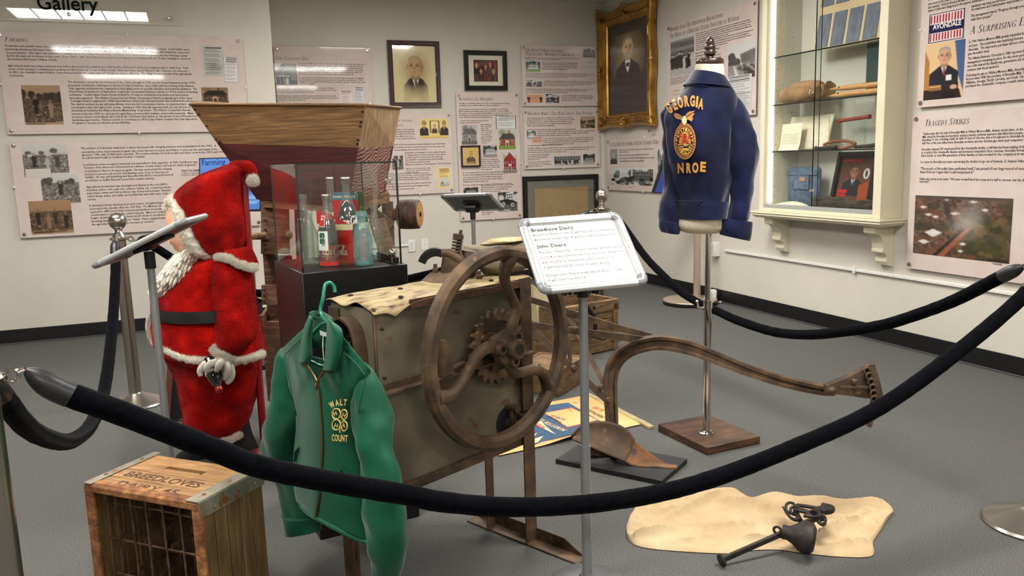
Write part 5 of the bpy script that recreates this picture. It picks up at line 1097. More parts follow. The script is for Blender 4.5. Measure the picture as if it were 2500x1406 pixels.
# dark board leaning behind the figure
c0 = dp(432, 960, 3.95)*V(1, 1, 0)
t = thing('leaning_board', 'black board with a thin brown edge leaning behind the red trousers', 'board', c0)
P2 = lambda x, y: upr(c0, x, y)
pts = [P2(409, 1030), P2(470, 1016), P2(470, 880), P2(419, 892)]
MB().add([p for p in pts]+[p+FH*.03 for p in pts], [(0, 1, 2, 3), (7, 6, 5, 4), (0, 4, 5, 1), (1, 5, 6, 2), (2, 6, 7, 3), (3, 7, 4, 0)]).build('board', M['vinyl'], t)
M['brownedge'] = mat('brown_edge', (110, 62, 46), rough=0.5)
MB().beam(pts[3]-RH*.004, pts[0]-RH*.004, .03, .006, FH).build('edge_strip', M['brownedge'], t)
z0 = pts[0][2]
MB().beam(c0+ZV*.0+RH*.02, c0+ZV*z0+RH*.02, .02, .02).build('foot', M['blackplastic'], t)
# ================================================================ wooden hopper machine
M['oldwood'] = mat('bare_weathered_wood', (86, 62, 34), (150, 114, 68), (118, 86, 48), sc=5, st=(1.2, 1.2, 22), rough=0.62, bump=0.25, bsc=14, bst=(2, 2, 60), dist=.6, lo=.3, hi=.75)
M['palewood'] = mat('pale_end_wood', (122, 98, 68), (172, 146, 108), (148, 120, 86), sc=6, st=(9, 9, 1.2), rough=0.7, bump=0.2, bsc=30, lo=.3, hi=.75)  # paler hopper side boards: light on that face put into the wood colour
M['redstain'] = mat('oxblood_stained_wood', (44, 11, 9), (82, 22, 17), sc=5, st=(1.2, 1.2, 16), rough=0.45, bump=0.2, bsc=14, bst=(2, 2, 50), lo=.3, hi=.75)
def wave_mat(name, c1, c2, sc, dist, rot=(0, 0, 0), lo=.4, hi=.6, rough=.6):
 m = mat(name, c1, c2, rough=rough, bump=.2, bsc=40); nt = m.node_tree; N = nt.nodes; L = nt.links
 wv = N.new('ShaderNodeTexWave'); wv.inputs['Scale'].default_value = sc; wv.inputs['Distortion'].default_value = dist; wv.inputs['Detail'].default_value = 1.5; wv.inputs['Detail Scale'].default_value = .6
 tc = N.new('ShaderNodeTexCoord'); mp = N.new('ShaderNodeMapping'); mp.inputs['Rotation'].default_value = rot; L.new(tc.outputs['Object'], mp.inputs['Vector']); L.new(mp.outputs[0], wv.inputs['Vector'])
 r = [n for n in N if n.type == 'VALTORGB'][0]; r.color_ramp.elements[0].position = lo; r.color_ramp.elements[1].position = hi; L.new(wv.outputs['Fac'], r.inputs['Fac']); return m
M['zebra'] = wave_mat('worn_red_grain', (72, 30, 26), (148, 114, 96), 30, 7.0, (.3, .5, .9), .35, .55)
M['brownwood'] = mat('brown_old_board', (76, 54, 40), (146, 108, 80), (108, 78, 57), sc=4, st=(2.0, 2.0, 15), rough=0.6, bump=0.3, bsc=12, bst=(2, 2, 45), dist=1.0, lo=.3, hi=.72)
M['pulleywood'] = mat('dark_pulley_wood', (42, 29, 21), (92, 66, 46), sc=7, st=(3, 3, 3), rough=0.6, bump=0.3, bsc=30)
M['rust'] = mat('brown_rust', (54, 43, 33), (112, 87, 62), (82, 64, 47), sc=14, rough=0.62, metal=0.25, bump=0.4, bsc=90, detail=8, lo=.3, hi=.7, speck=((112, 80, 48), 34, .64), bdist=.003)
M['darkiron'] = mat('dark_iron', (36, 32, 29), (58, 50, 43), sc=20, rough=0.5, metal=0.4, bump=0.25, bsc=80)
M['nail'] = mat('rusty_nail', (38, 28, 22), rough=0.6)
hm = dp(690, 800, 3.75)*V(1, 1, 0)
t = thing('hopper_machine', 'old wooden farm machine with a wide flared hopper and a wooden pulley', 'machine', hm)
FLc, FRc, BRc = dp(463, 255, 3.69), dp(893, 257, 3.55), dp(978, 264, 4.03)
BLc = FLc+BRc-FRc
fb, gb, hb = dp(627, 487, 3.76), dp(850, 506, 3.66), dp(935, 497, 3.93)
kb = fb+hb-gb
def mix(a, b_, k): return a+(b_-a)*k
def board(c, name, m, th, inward):
 """sloped board from 4 corners (ring), thickened inward"""
 c = [np.asarray(x, float) for x in c]; n = nrm(np.cross(c[1]-c[0], c[3]-c[0]))
 if np.dot(n, inward-c[0]) < 0: n = -n
 b = MB(); b.hexa([c[0], c[1], c[2], c[3], c[0]+n*th, c[1]+n*th, c[2]+n*th, c[3]+n*th]); return b.build(name, m, t, smooth=0)
ctr = (FLc+FRc+BRc+BLc+fb+gb+hb+kb)/8; k = .405
board([mix(FLc, fb, k), mix(FRc, gb, k), FRc, FLc], 'hopper_board', M['oldwood'], .026, ctr)
board([mix(FRc, gb, k), mix(BRc, hb, k), BRc, FRc], 'hopper_board', M['palewood'], .026, ctr)
board([mix(BLc, kb, k), mix(FLc, fb, k), FLc, BLc], 'hopper_board', M['palewood'], .026, ctr)
board([mix(BRc, hb, k), mix(BLc, kb, k), BLc, BRc], 'hopper_board', M['oldwood'], .026, ctr)
board([fb, gb, mix(FRc, gb, k), mix(FLc, fb, k)], 'hopper_side', M['redstain'], .022, ctr)
board([gb, hb, mix(BRc, hb, k), mix(FRc, gb, k)], 'hopper_side', M['zebra'], .022, ctr)
board([kb, fb, mix(FLc, fb, k), mix(BLc, kb, k)], 'hopper_side', M['redstain'], .022, ctr)
board([hb, kb, mix(BLc, kb, k), mix(BRc, hb, k)], 'hopper_side', M['redstain'], .022, ctr)
fn = -nrm(np.cross(FRc-FLc, fb-FLc)); fn = fn if np.dot(fn, FH) < 0 else -fn
def nails(pts, n, r=.007):
 for p in pts: MB().ball(p+n*.001, (r, r, r*.7), nu=8, nv=5).build('nail_head', M['nail'], t)
nails([mix(mix(FRc, FLc, .012), mix(gb, fb, .012), v) for v in (.06, .16, .20, .33, .37)]+[mix(mix(FLc, FRc, .012), mix(fb, gb, .012), v) for v in (.05, .10, .22, .36)], fn)
# rim strips
for a, b_ in ((FLc, FRc), (FRc, BRc), (BRc, BLc), (BLc, FLc)): MB().beam(a+ZV*.004+(ctr-a)*.012, b_+ZV*.004+(ctr-b_)*.012, .03, .012, bev=.004).build('rim_strip', M['oldwood'], t)
PM = lambda x, y, d: dp(x, y, d)
# frame: flat uprights, cross boards, chute, lower box
def flat(c, name, m, th=.028, smooth=0):
 c = [np.asarray(x, float) for x in c]; b = MB(); n = FH
 b.hexa([c[0], c[1], c[2], c[3], c[0]+n*th, c[1]+n*th, c[2]+n*th, c[3]+n*th]); return b.build(name, m, t, smooth=smooth)
D = 3.80
flat([PM(637, 620, D), PM(704, 620, D), PM(702, 487, D), PM(637, 487, D)], 'frame_board', M['brownwood'])
zf = lambda x, d: fl(x, 0, 0)
def foot(x, y, d):   # floor point straight below pixel point
 p = dp(x, y, d); return V(p[0], p[1], 0.0)
a = PM(641, 615, D+.03); b_ = PM(668, 615, D+.03); fa, fb2 = foot(641, 615, D+.03), foot(668, 615, D+.03)
flat([fa, fb2, b_, a], 'frame_post', M['brownwood'], .05)
flat([PM(638, 744, D), PM(712, 744, D), PM(710, 697, D), PM(638, 697, D)], 'frame_board', M['brownwood'])
flat([PM(654, 700, D+.06), PM(712, 700, D+.06), PM(708, 624, D+.06), PM(650, 624, D+.06)], 'chute_back', M['redstain'], .02)
flat([PM(676, 692, D+.03), PM(716, 692, D+.03), PM(712, 626, D+.03), PM(650, 626, D+.03)], 'chute', M['darkiron'], .01)
MB().beam(PM(638, 784, D-.02), PM(664, 752, D+.30), .02, .055, bev=.003).build('slide_rail', M['brownwood'], t)
lb = foot(640, 800, D); rb2 = foot(720, 800, D)
flat([V(lb[0], lb[1], .12), V(rb2[0], rb2[1], .12), PM(722, 786, D), PM(638, 786, D)], 'lower_panel', M['brownwood'], .03)
MB().beam(PM(602, 577, D-.03), PM(660, 576, D-.01), .030, .030).build('inner_bar', M['brownwood'], t)
hd = MB(); q = [PM(604, 577, D-.05), PM(616, 577, D-.05), PM(632, 574, D-.045), PM(650, 573, D-.04)]; hd.tube(cat_rom(q, 4), [.010, .013, .015, .016, .016, .016, .015, .014, .013, .0125, .012, .012, .012], 14); hd.build('turned_handle', M['palewood'], t)
MB().ball(PM(706, 574, D-.03), (.016, .016, .02)).build('handle_end', M['palewood'], t)
nails([PM(x, y, D)-FH*.002 for x, y in ((647, 497), (650, 507), (649, 538), (648, 560), (650, 566), (649, 586), (648, 598), (650, 610), (645, 707), (646, 721), (645, 735))], -FH, .006)
# right side: posts, slanting braces, shaft and pulley
D2 = 4.02
p0 = foot(948, 700, D2); MB().beam(p0, PM(946, 492, D2), .05, .05, FH).build('frame_post', M['brownwood'], t)
p1 = foot(735, 700, D2+.1); MB().beam(p1, PM(733, 500, D2+.1), .05, .05, FH).build('frame_post', M['brownwood'], t)
MB().beam(PM(862, 500, 3.70), PM(944, 452+30, 3.96), .03, .05).build('hopper_support', M['brownwood'], t)
MB().beam(PM(846, 506, 3.68), PM(640, 492, 3.78), .03, .05).build('hopper_support', M['brownwood'], t)
MB().beam(PM(862, 486, 3.95), PM(955, 555, 3.98), .03, .06).build('slanting_brace', M['brownwood'], t)
MB().beam(PM(876, 540, 3.9), PM(944, 470, 4.0), .03, .04).build('slanting_brace', M['brownwood'], t)
flat([V(p1[0], p1[1], .14), V(p0[0], p0[1], .14), PM(955, 700, D2), PM(735, 700, D2)], 'side_panel', M['brownwood'], .03)
ps, pe = PM(940, 525, 4.03), PM(1000, 523, 4.03); pdv = nrm(pe-ps)
pdv = nrm(RH*.985-FH*.17); ctrp = PM(1000, 523, 4.02)
MB().cyl(ctrp-pdv*.30, ctrp+pdv*.02, .013, 14).build('shaft', M['darkiron'], t)
M['greasy'] = mat('old_green_grease', (96, 92, 58), rough=.5)
MB().cyl(ctrp-pdv*.115, ctrp-pdv*.055, .032, 16).build('bearing_collar', M['greasy'], t)
MB().lathe([(.0, -.052), (.066, -.052), (.072, -.046), (.0735, -.02), (.074, .0), (.0735, .02), (.072, .046), (.066, .052), (.0, .052)], ctrp, 36, pdv).build('pulley', M['pulleywood'], t, smooth=30)
for r_ in (-.018, .012): MB().lathe([(.0738, r_-.002), (.0748, r_), (.0738, r_+.002)], ctrp, 36, pdv, cap=False).build('pulley_groove', M['nail'], t)
M['endgrain'] = mat('pulley_face_wood', (146, 102, 58), (178, 132, 80), sc=9, rough=0.6)
MB().cyl(ctrp+pdv*.0515, ctrp+pdv*.0535, .062, 32).build('pulley_face', M['endgrain'], t)
MB().cyl(ctrp+pdv*.052, ctrp+pdv*.058, .012, 16).build('shaft_end', M['darkiron'], t)
# ================================================================ pedestal and glass case
M['blacklam'] = mat('black_laminate', (13, 13, 14), rough=0.38)
M['caseglass'] = glass_mat('case_glass', (252, 255, 254))
M['glassedge'] = mat('green_glass_edge', (10, 34, 30), rough=0.1, coat=.5)
O = V(.302, 2.578, 0); Uc = nrm(V(.649-.302, 2.615-2.578, 0)); Vc = V(-Uc[1], Uc[0], 0); PW, PD, PH = .349, .42, .888
def pc(u, v, z): return O+Uc*u+Vc*v+ZV*z
Rc = np.array([Uc, Vc, ZV]).T; rotc = math.atan2(Uc[1], Uc[0])
ped = tag(MB().box(pc(PW/2, PD/2, PH/2+.0005), (PW, PD, PH-.001), Rc, bev=.002).build('pedestal', M['blacklam']), 'tall black pedestal under the glass case of bottles', 'pedestal')
t = thing('glass_case', 'clear glass case with green edges on the black pedestal', 'display case', pc(PW/2, PD/2, PH), rotc)
gx0, gx1, gy0, gy1, gz0, gz1 = .006, PW-.018, .012, PD-.03, PH+.002, PH+.336
def pane(name, a, b_, c, d_): return MB().quad(a, b_, c, d_).build(name, M['caseglass'], t)
pane('front_pane', pc(gx0, gy0, gz0), pc(gx1, gy0, gz0), pc(gx1, gy0, gz1), pc(gx0, gy0, gz1)); pane('back_pane', pc(gx0, gy1, gz0), pc(gx1, gy1, gz0), pc(gx1, gy1, gz1), pc(gx0, gy1, gz1))
pane('side_pane', pc(gx0, gy0, gz0), pc(gx0, gy1, gz0), pc(gx0, gy1, gz1), pc(gx0, gy0, gz1)); pane('door_pane', pc(gx1, gy0, gz0), pc(gx1, gy1, gz0), pc(gx1, gy1, gz1), pc(gx1, gy0, gz1)); pane('top_pane', pc(gx0, gy0, gz1), pc(gx1, gy0, gz1), pc(gx1, gy1, gz1), pc(gx0, gy1, gz1))
def edge(a, b_, w_=.004): MB().beam(a, b_, w_, w_).build('glass_edge', M['glassedge'], t)
for (u, v) in ((gx0, gy0), (gx0, gy1), (gx1, gy1)): edge(pc(u, v, gz0), pc(u, v, gz1), .006 if v == gy0 else .004)
edge(pc(gx1, gy0, gz0), pc(gx1, gy0, gz1), .005)
for a, b_ in (((gx0, gy0), (gx1, gy0)), ((gx1, gy0), (gx1, gy1)), ((gx1, gy1), (gx0, gy1)), ((gx0, gy1), (gx0, gy0))): edge(pc(*a, gz1), pc(*b_, gz1), .0045)
edge(pc(gx1+.004, gy0+.004, gz0), pc(gx1+.004, gy0+.004, gz1), .0015)
for z_ in (gz1-.06,): MB().box(pc(gx1-.03, gy0+.003, z_), (.02, .006, .016), Rc, bev=.002).build('door_hinge', M['chrome'], t)
MB().box(pc(gx1-.012, gy0+.10, gz0+.012), (.012, .20, .022), Rc, bev=.002).build('door_track', M['blacklam'], t)
MB().ball(pc(gx1-.016, gy0+.035, gz0+.034), (.014, .014, .014)).build('lock', M['chrome'], t)
MB().cyl(pc(gx1-.016, gy0+.035, gz0+.002), pc(gx1-.016, gy0+.035, gz0+.03), .005, 10).build('lock_pin', M['chrome'], t)
# ================================================================ bottles
def bottle_glass(name, tint, edge, haze=(210, 216, 210), hz=.07):
 m = glass_mat(name, tint); nt = m.node_tree; N = nt.nodes; L = nt.links
 lw = N.new('ShaderNodeLayerWeight'); lw.inputs[0].default_value = 0.35; mx = N.new('ShaderNodeMix'); mx.data_type = 'RGBA'
 L.new(lw.outputs['Facing'], mx.inputs['Factor']); mx.inputs['A'].default_value = lin(tint); mx.inputs['B'].default_value = lin(edge)
 tr = [n for n in N if n.type == 'BSDF_TRANSPARENT'][0]; L.new(mx.outputs['Result'], tr.inputs[0])
 gl = [n for n in N if n.type == 'BSDF_GLOSSY'][0]; gl.inputs['Roughness'].default_value = .04
 nn = N.new('ShaderNodeTexNoise'); nn.inputs['Scale'].default_value = 90; tc = N.new('ShaderNodeTexCoord'); L.new(tc.outputs['Object'], nn.inputs['Vector']); bp = N.new('ShaderNodeBump'); bp.inputs['Strength'].default_value = .25; bp.inputs['Distance'].default_value = .004; L.new(nn.outputs['Fac'], bp.inputs['Height'])
 L.new(bp.outputs[0], gl.inputs['Normal'])
 df = N.new('ShaderNodeBsdfDiffuse'); df.inputs[0].default_value = lin(haze); L.new(bp.outputs[0], df.inputs['Normal']); m2 = N.new('ShaderNodeMixShader'); m2.inputs[0].default_value = hz; out = N['Material Output']  # pale haze puts light into the glass colour so dim bottles show
 L.new(out.inputs[0].links[0].from_socket, m2.inputs[1]); L.new(df.outputs[0], m2.inputs[2]); L.new(m2.outputs[0], out.inputs[0])
 return m
M['clearglass'] = bottle_glass('clear_bottle_glass', (244, 247, 243), (158, 168, 160)); M['aqua'] = bottle_glass('aqua_bottle_glass', (226, 243, 243), (116, 166, 170), (170, 216, 216), .20); M['greenglass'] = bottle_glass('green_bottle_glass', (96, 170, 56), (20, 70, 14), (60, 130, 40), .15)
M['palegreen'] = bottle_glass('pale_green_glass', (236, 245, 237), (134, 162, 144))
M['silvercap'] = mat('crown_cap', (170, 166, 156), rough=.35, metal=.8)
ZP = PH+.0004
HOB = [(.0, 0), (.92, 0), (1.0, .012), (1.0, .035), (.93, .10), (.90, .17), (.95, .26), (1.02, .36), (1.02, .42), (.96, .50), (.80, .60), (.58, .70), (.44, .79), (.40, .86), (.40, .93), (.47, .94), (.48, .965), (.44, .975), (.44, 1.0)]
STR = [(.0, 0), (.94, 0), (1.0, .012), (1.0, .05), (1.0, .50), (.96, .56), (.78, .66), (.54, .75), (.42, .82), (.38, .88), (.38, .93), (.46, .94), (.47, .975), (.43, .985), (.43, 1.0)]
ROUND = [(.0, 0), (.94, 0), (1.0, .015), (1.0, .46), (.98, .53), (.84, .62), (.60, .71), (.47, .78), (.45, .86), (.45, .90), (.60, .905), (.62, .95), (.56, .965), (.56, 1.0)]
BIG = [(.0, 0), (.95, 0), (1.0, .01), (1.0, .30), (.98, .44), (.88, .55), (.68, .66), (.46, .77), (.34, .86), (.31, .93), (.36, .935), (.37, .96), (.33, .97), (.33, 1.0)]
def bottle(px, r, ytop, prof, m, label, depth=None, cap=None, flute=0, name='glass_bottle'):
 o = fl(px[0], px[1], ZP) if len(px) == 2 else V(*px); o[2] = ZP; h = upr(o, px[0] if len(px) == 2 else 848, ytop)[2]-ZP
 t = thing(name, label, 'bottle', o, 0, 'bottles in the glass case')
 b = MB(); b.lathe([(r*a, z*h) for a, z in prof], o, 32, cap=False)
 if flute:
  def f(p):
   d = p-o; z = d[2]/h
   if .03 < z < .5: a = math.atan2(d[1], d[0]); return V(o[0]+d[0]*(1+.03*math.cos(a*flute)), o[1]+d[1]*(1+.03*math.cos(a*flute)), p[2])
   return p
  b.xf(f)
 b.build('glass_body', m, t)
 MB().lathe([(.0, .006), (r*.86, .006), (r*.9, .010)], o, 28, cap=False).build('thick_base', m, t)
 if cap: MB().lathe([(r*.41, h*.985), (r*.41, h*1.0), (r*.35, h*1.010), (0, h*1.012)], o, 24).build('crown_cap', M['silvercap'], t)
 return t, o, h
S1 = 1/718.0
t, o, h = bottle((750, 637), 20*S1, 474, STR, M['clearglass'], 'tall clear empty bottle with a tiny tag, at the back left of the case')
MB().cyl(o+ZV*h*.64-RH*.012-FH*.02, o+ZV*h*.64-RH*.012-FH*.022, .006, 14).build('paper_tag', M['white'], t)
bottle((761, 643), 21.5*S1, 512, HOB, M['palegreen'], 'short clear hobble-skirt bottle at the front left of the case', flute=9)
t, o, h = bottle((805, 648), 23*S1, 476, [(a, z) for a, z in BIG], M['clearglass'], 'dark filled bottle with a white four-leaf clover label, front of the case', cap=True)
k = .985
MB().lathe([(r_*23*S1*k, z*h) for r_, z in BIG if z < .69 and z > .05]+[(.0, h*.665)], o, 32).build('cola_filling', M['cola'], t)
M['lred'] = mat('label_red', (190, 30, 28), rough=.35); M['lwhite'] = mat('label_white', (226, 226, 222), rough=.35); M['lgreen'] = mat('clover_green', (12, 96, 60), rough=.4); M['lcream'] = mat('label_cream', (228, 206, 160), rough=.4); M['lblue'] = mat('label_blue', (56, 110, 136), rough=.4)
MB().lathe([(23.4*S1, .003), (23.4*S1, .016)], o, 32, cap=False).build('red_foot_ring', M['lred'], t)
vw = nrm((CPOS-o)*V(1, 1, 0)); sx = V(-vw[1], vw[0], 0)*-1
if np.dot(sx, RH) < 0: sx = -sx
def wrap(u, z, e, rfun): a = u; r_ = rfun(z)+e; return o+r_*(vw*math.cos(a)+sx*math.sin(a))+ZV*z
rf = lambda z: 23*S1*np.interp(z/h, [q[1] for q in BIG], [q[0] for q in BIG])
def patch(a0, a1, z0, z1, m, name, e, parent):
 b = MB(); b.grid([[wrap(a0+(a1-a0)*i/10, z0+(z1-z0)*j/10, e, rf) for i in range(11)] for j in range(11)]); return b.build(name, m, parent)
lb_ = patch(-1.25, -.02, h*.23, h*.50, M['lwhite'], 'clover_label', .0008, t); patch(-1.2, -.30, h*.56, h*.715, M['lwhite'], 'neck_label', .0008, t); patch(-1.2, -.36, h*.57, h*.705, M['lred'], 'neck_label_field', .0013, t)
b = MB()
for i, (du, dz) in enumerate(((-.0, .011), (.0, -.008), (-.16*0-.30, .011), (-.30, -.008))): b.add([wrap(-.50+du*1.0+.19*math.cos(q), h*.395+dz+.0095*math.sin(q), .0014, rf) for q in np.linspace(0, 2*PI, 16)[:-1]], [tuple(range(15))])
b.build('clover', M['lgreen'], t, smooth=0)
b = MB(); b.add([wrap(-.66+x, h*.33+y, .0014, rf) for x, y in ((0, 0), (.05, 0), (.18, .012), (.14, .012))], [(0, 1, 2, 3)]); b.build('clover_stem', M['lgreen'], t, smooth=0)
vs, fs = text_geo('H', 0, .03, 2); b = MB()
for du, dz in ((-.05, .009), (-.03, -.010)): b.add([wrap(-.50+du+v[0]*.14, h*.395+dz+v[1]*.007-.002, .0018, rf) for v in vs], fs)
b.build('clover_letter', M['lwhite'], t, smooth=0)
b = MB(); vs, fs = text_geo('4-H', 0, .03, 2); b.add([wrap(-.68+v[0]*.22, h*.295+v[1]*.010, .0014, rf) for v in vs], fs); b.build('label_lettering', M['lgreen'], t, smooth=0)
b = MB(); vs, fs = text_geo('NO REFILL', 0, .03, 2); b.add([wrap(-.55+v[0]*.11, h*.165+v[1]*.008, .0010, rf) for v in vs], fs); b.build('foot_lettering', M['lwhite'], t, smooth=0)
b = MB(); vs, fs = text_geo('Coke', .2, .02, 3); b.add([wrap(-1.02+v[0]*.23, h*.655+v[1]*.013, .0018, rf) for v in vs], fs); b.build('neck_lettering', M['lwhite'], t, smooth=0)
bottle((817, 631), 25*S1, 434, BIG, M['clearglass'], 'tall clear capped bottle standing behind the red carton', cap=True)
pxb = fl(857, 643, ZP)+nrm(-RH*.93+FH*.36)*.034+nrm(RH*.5+FH*.87)*.040
t, o, h = bottle(pxb, 28*S1, 434, BIG, M['clearglass'], 'large dark filled bottle with white script, rising out of the red carton', cap=True)
MB().lathe([(r_*28*S1*k, z*h) for r_, z in BIG if z < .74 and z > .05]+[(.0, h*.745)], o, 32).build('cola_filling', M['cola'], t)
vw = nrm((CPOS-o)*V(1, 1, 0)); sx = V(-vw[1], vw[0], 0)
if np.dot(sx, RH) < 0: sx = -sx
rf = lambda z: 28*S1*np.interp(z/h, [q[1] for q in BIG], [q[0] for q in BIG])
script_on(lambda u, v: wrap(-.85+u*.60, h*.46+v*.028, .001, rf), M['whitelogo'], 'script_lettering', t, .0016)
bottle((886, 628), 19*S1, 470, STR, M['greenglass'], 'green bottle standing behind the aqua bottle in the case')
bottle((919, 634), 20*S1, 500, STR, M['clearglass'], 'clear embossed bottle at the right of the case')
t, o, h = bottle((889, 646), 22.5*S1, 515, ROUND, M['aqua'], 'short aqua embossed bottle with a round lip, front right of the case')
# red carton
o = fl(857, 643, ZP); o[2] = ZP; th_ = .55
ux = nrm(RH*math.cos(th_)+FH*math.sin(th_)); uy = nrm(-RH*math.sin(th_)+FH*math.cos(th_))
t = thing('bottle_carton', 'red cardboard bottle carton with cream stripe and script lettering', 'carton', o)
ZH = upr(o, 857, 546)[2]-ZP; wl, wr = .125, .10
ul = nrm(-RH*.93+FH*.36); ur = nrm(RH*.5+FH*.87)
def cface(name, m, z0, z1, e=0.0, a=0.0, b_=1.0, side='l', poly=None):
 u = ul if side == 'l' else ur; w_ = wl if side == 'l' else wr; n = nrm(np.cross(ZV, u)); n = n if np.dot(n, FH) < 0 else -n
 pts = poly or [(a, z0), (b_, z0), (b_, z1), (a, z1)]
 return MB().add([o+u*w_*p[0]+ZV*p[1]+n*e for p in pts], [tuple(range(len(pts)))]).build(name, m, t, smooth=0)
b = MB(); b.hexa([o+ZV*.0005, o+ur*wr+ZV*.0005, o+ur*wr+ul*wl+ZV*.0005, o+ul*wl+ZV*.0005, o+ZV*ZH*.98, o+ur*wr+ZV*ZH*.98, o+ur*wr+ul*wl+ZV*ZH*.98, o+ul*wl+ZV*ZH*.98]); b.build('carton_body', M['lred'], t, smooth=0)
for sd in 'lr': cface('cream_band', M['lcream'], ZH*.84, ZH*.985, .0006, side=sd)
hp = o+ur*.084+ul*.024; hn = nrm(np.cross(ZV, ul)); hn = hn if np.dot(hn, FH) < 0 else -hn
def hpoly(name, m, pts, e): return MB().prism([(p[0], p[1]) for p in pts], hp+hn*(e-.0012), ul, ZV, .0012).build(name, m, t, smooth=0)
Zt = upr(o, 840, 471)[2]-ZP
hpoly('carry_handle', M['lred'], [(.0, ZH*.9), (.10, ZH*.9), (.10, Zt-.008), (.092, Zt), (.012, Zt), (.0, Zt-.008)], .001); hpoly('handle_band', M['lblue'], [(.0, Zt-.028), (.10, Zt-.028), (.10, Zt-.008), (.092, Zt-.001), (.012, Zt-.001), (.0, Zt-.008)], .0022)
vs, fs = text_geo('FAMILY SIZE', 0, .02, 2); b = MB(); wv = vs[:, 0].max(); b.add([hp+hn*.0032+ul*(.096-v[0]/wv*.09)+ZV*(Zt-.021+v[1]*.013) for v in vs], fs); b.build('handle_lettering', M['lcream'], t, smooth=0)
hpoly('grip_hole', M['cola'], [(.040, Zt-.062), (.066, Zt-.062), (.070, Zt-.045), (.062, Zt-.034), (.044, Zt-.034), (.036, Zt-.045)], .0022)
cface('red_flap', M['lred'], 0, 0, .001, poly=[(0.0, ZH), (1.0, ZH), (1.0, ZH*1.32), (.75, ZH*1.32)])
n_ = nrm(np.cross(ZV, ul)); n_ = n_ if np.dot(n_, FH) < 0 else -n_
vs, fs = text_geo('BOTTLES', 0, .03, 2); wv = vs[:, 0].max(); b = MB(); b.add([o+n_*.0016+ul*(wl*.80-v[0]/wv*.05)+ZV*(ZH*1.05+v[1]*.012) for v in vs], fs); b.build('flap_lettering', M['lcream'], t, smooth=0)
script_on(lambda u, v: o+n_*.0012+ul*(wl*1.02-u*.034)+ZV*(ZH*.20+v*.036), M['lcream'], 'script_lettering', t, .0016)
n2 = nrm(np.cross(ZV, ur)); n2 = n2 if np.dot(n2, FH) < 0 else -n2
script_on(lambda u, v: o+n2*.0012+ur*(wr*.15+u*.022)+ZV*(ZH*.12+v*.03), M['lcream'], 'script_lettering', t, .0013, sel=cola_script()[:2])
# leaning picture card in the case
c0 = fl(955, 622, ZP); c0[2] = ZP
t = thing('picture_card', 'small upright picture card in a dark frame at the right of the case', 'picture', c0)
ux_ = nrm(RH*.36+FH*.93); lean = nrm(ZV*.96-RH*.24)
q = Pic(40, 60, (150, 190, 226), 7); q.grad(0, .5, (92, 140, 200), (220, 230, 236)).blobs(10, .1, .2, .9, .5, .2, .07, [(240, 244, 248)]).rect(.2, .4, .8, .8, (220, 200, 140)).rect(.3, .5, .7, .9, (170, 150, 90)).noise(6).blur(1)
A = c0-ux_*.06-RH*.012+ZV*.002; B_ = c0+ux_*.05-RH*.012+ZV*.002; hh = .135
MB().hexa([A, B_, B_+RH*.006, A+RH*.006, A+lean*hh, B_+lean*hh, B_+lean*hh+RH*.006, A+lean*hh+RH*.006]).build('card_frame', M['brownwood'], t, smooth=0)
e_ = -nrm(np.cross(ux_, lean)); e_ = e_ if np.dot(e_, RH) < 0 else -e_
A2, B2 = A+ux_*.007+lean*.008+e_*.0008, B_-ux_*.007+lean*.008+e_*.0008
q.print_on('photograph', A2+lean*(hh-.016), B2+lean*(hh-.016), A2, M['print'], t)
# ================================================================ corn sheller
M['galv'] = mat('tarnished_galvanized_sheet', (74, 68, 54), (128, 120, 100), (100, 92, 75), sc=5, rough=0.5, metal=0.35, bump=0.12, bsc=10, detail=7, lo=.3, hi=.72, speck=((96, 66, 42), 16, .64), rvar=.1)
M['sheettop'] = mat('pale_rust_bleached_sheet', (164, 146, 108), (100, 76, 50), (148, 130, 94), sc=7, st=(2.2, 7, 5), rough=0.6, metal=0.1, bump=0.12, bsc=20, detail=9, lo=.42, hi=.64)
M['rustedge'] = mat('dark_rust_edge', (58, 38, 28), (88, 58, 40), sc=20, rough=0.6, metal=0.2, bump=.3, bsc=70)
M['hole'] = mat('hole_shade', (10, 9, 8), rough=0.9)  # near-black patches painted for the shade inside openings, slots and bolt holes
M['canvas'] = mat('grey_canvas', (104, 97, 80), (132, 122, 100), sc=12, rough=0.85, bump=0.3, bsc=160)
SO = fl(1288, 1325); _h = math.radians(64); D1 = V(math.sin(_h), math.cos(_h), 0); D2v = V(-math.cos(_h), math.sin(_h), 0)
RS = np.array([D1, D2v, ZV]).T
def sp(u, v, z): return SO+D1*u+D2v*v+ZV*z
t = thing('corn_sheller', 'rusty iron corn sheller with a big flywheel and pale sheet metal top', 'farm machine', sp(-.27, .09, 0), math.atan2(D1[1], D1[0]))
U0, U1, VD, ZB, ZT = -.565, .012, .185, .345, .862
def ang(a, b_, w1, w2, th, name, d1, d2): # angle iron from a to b with flanges along d1 and d2
 m_ = MB(); X = nrm(b_-a); pr = [(0, 0), (w1, 0), (w1, th), (th, th), (th, w2), (0, w2)]
 m_.loft([[p+d1*q[0]+d2*q[1] for q in pr] for p in (a, b_)]); return m_.build(name, M['rust'], t, smooth=0)
def sbox(u0, u1, v0, v1, z0, z1, name, m, bev=0.0): return MB().box(sp((u0+u1)/2, (v0+v1)/2, (z0+z1)/2), (u1-u0, v1-v0, z1-z0), RS, bev).build(name, m, t, smooth=0)
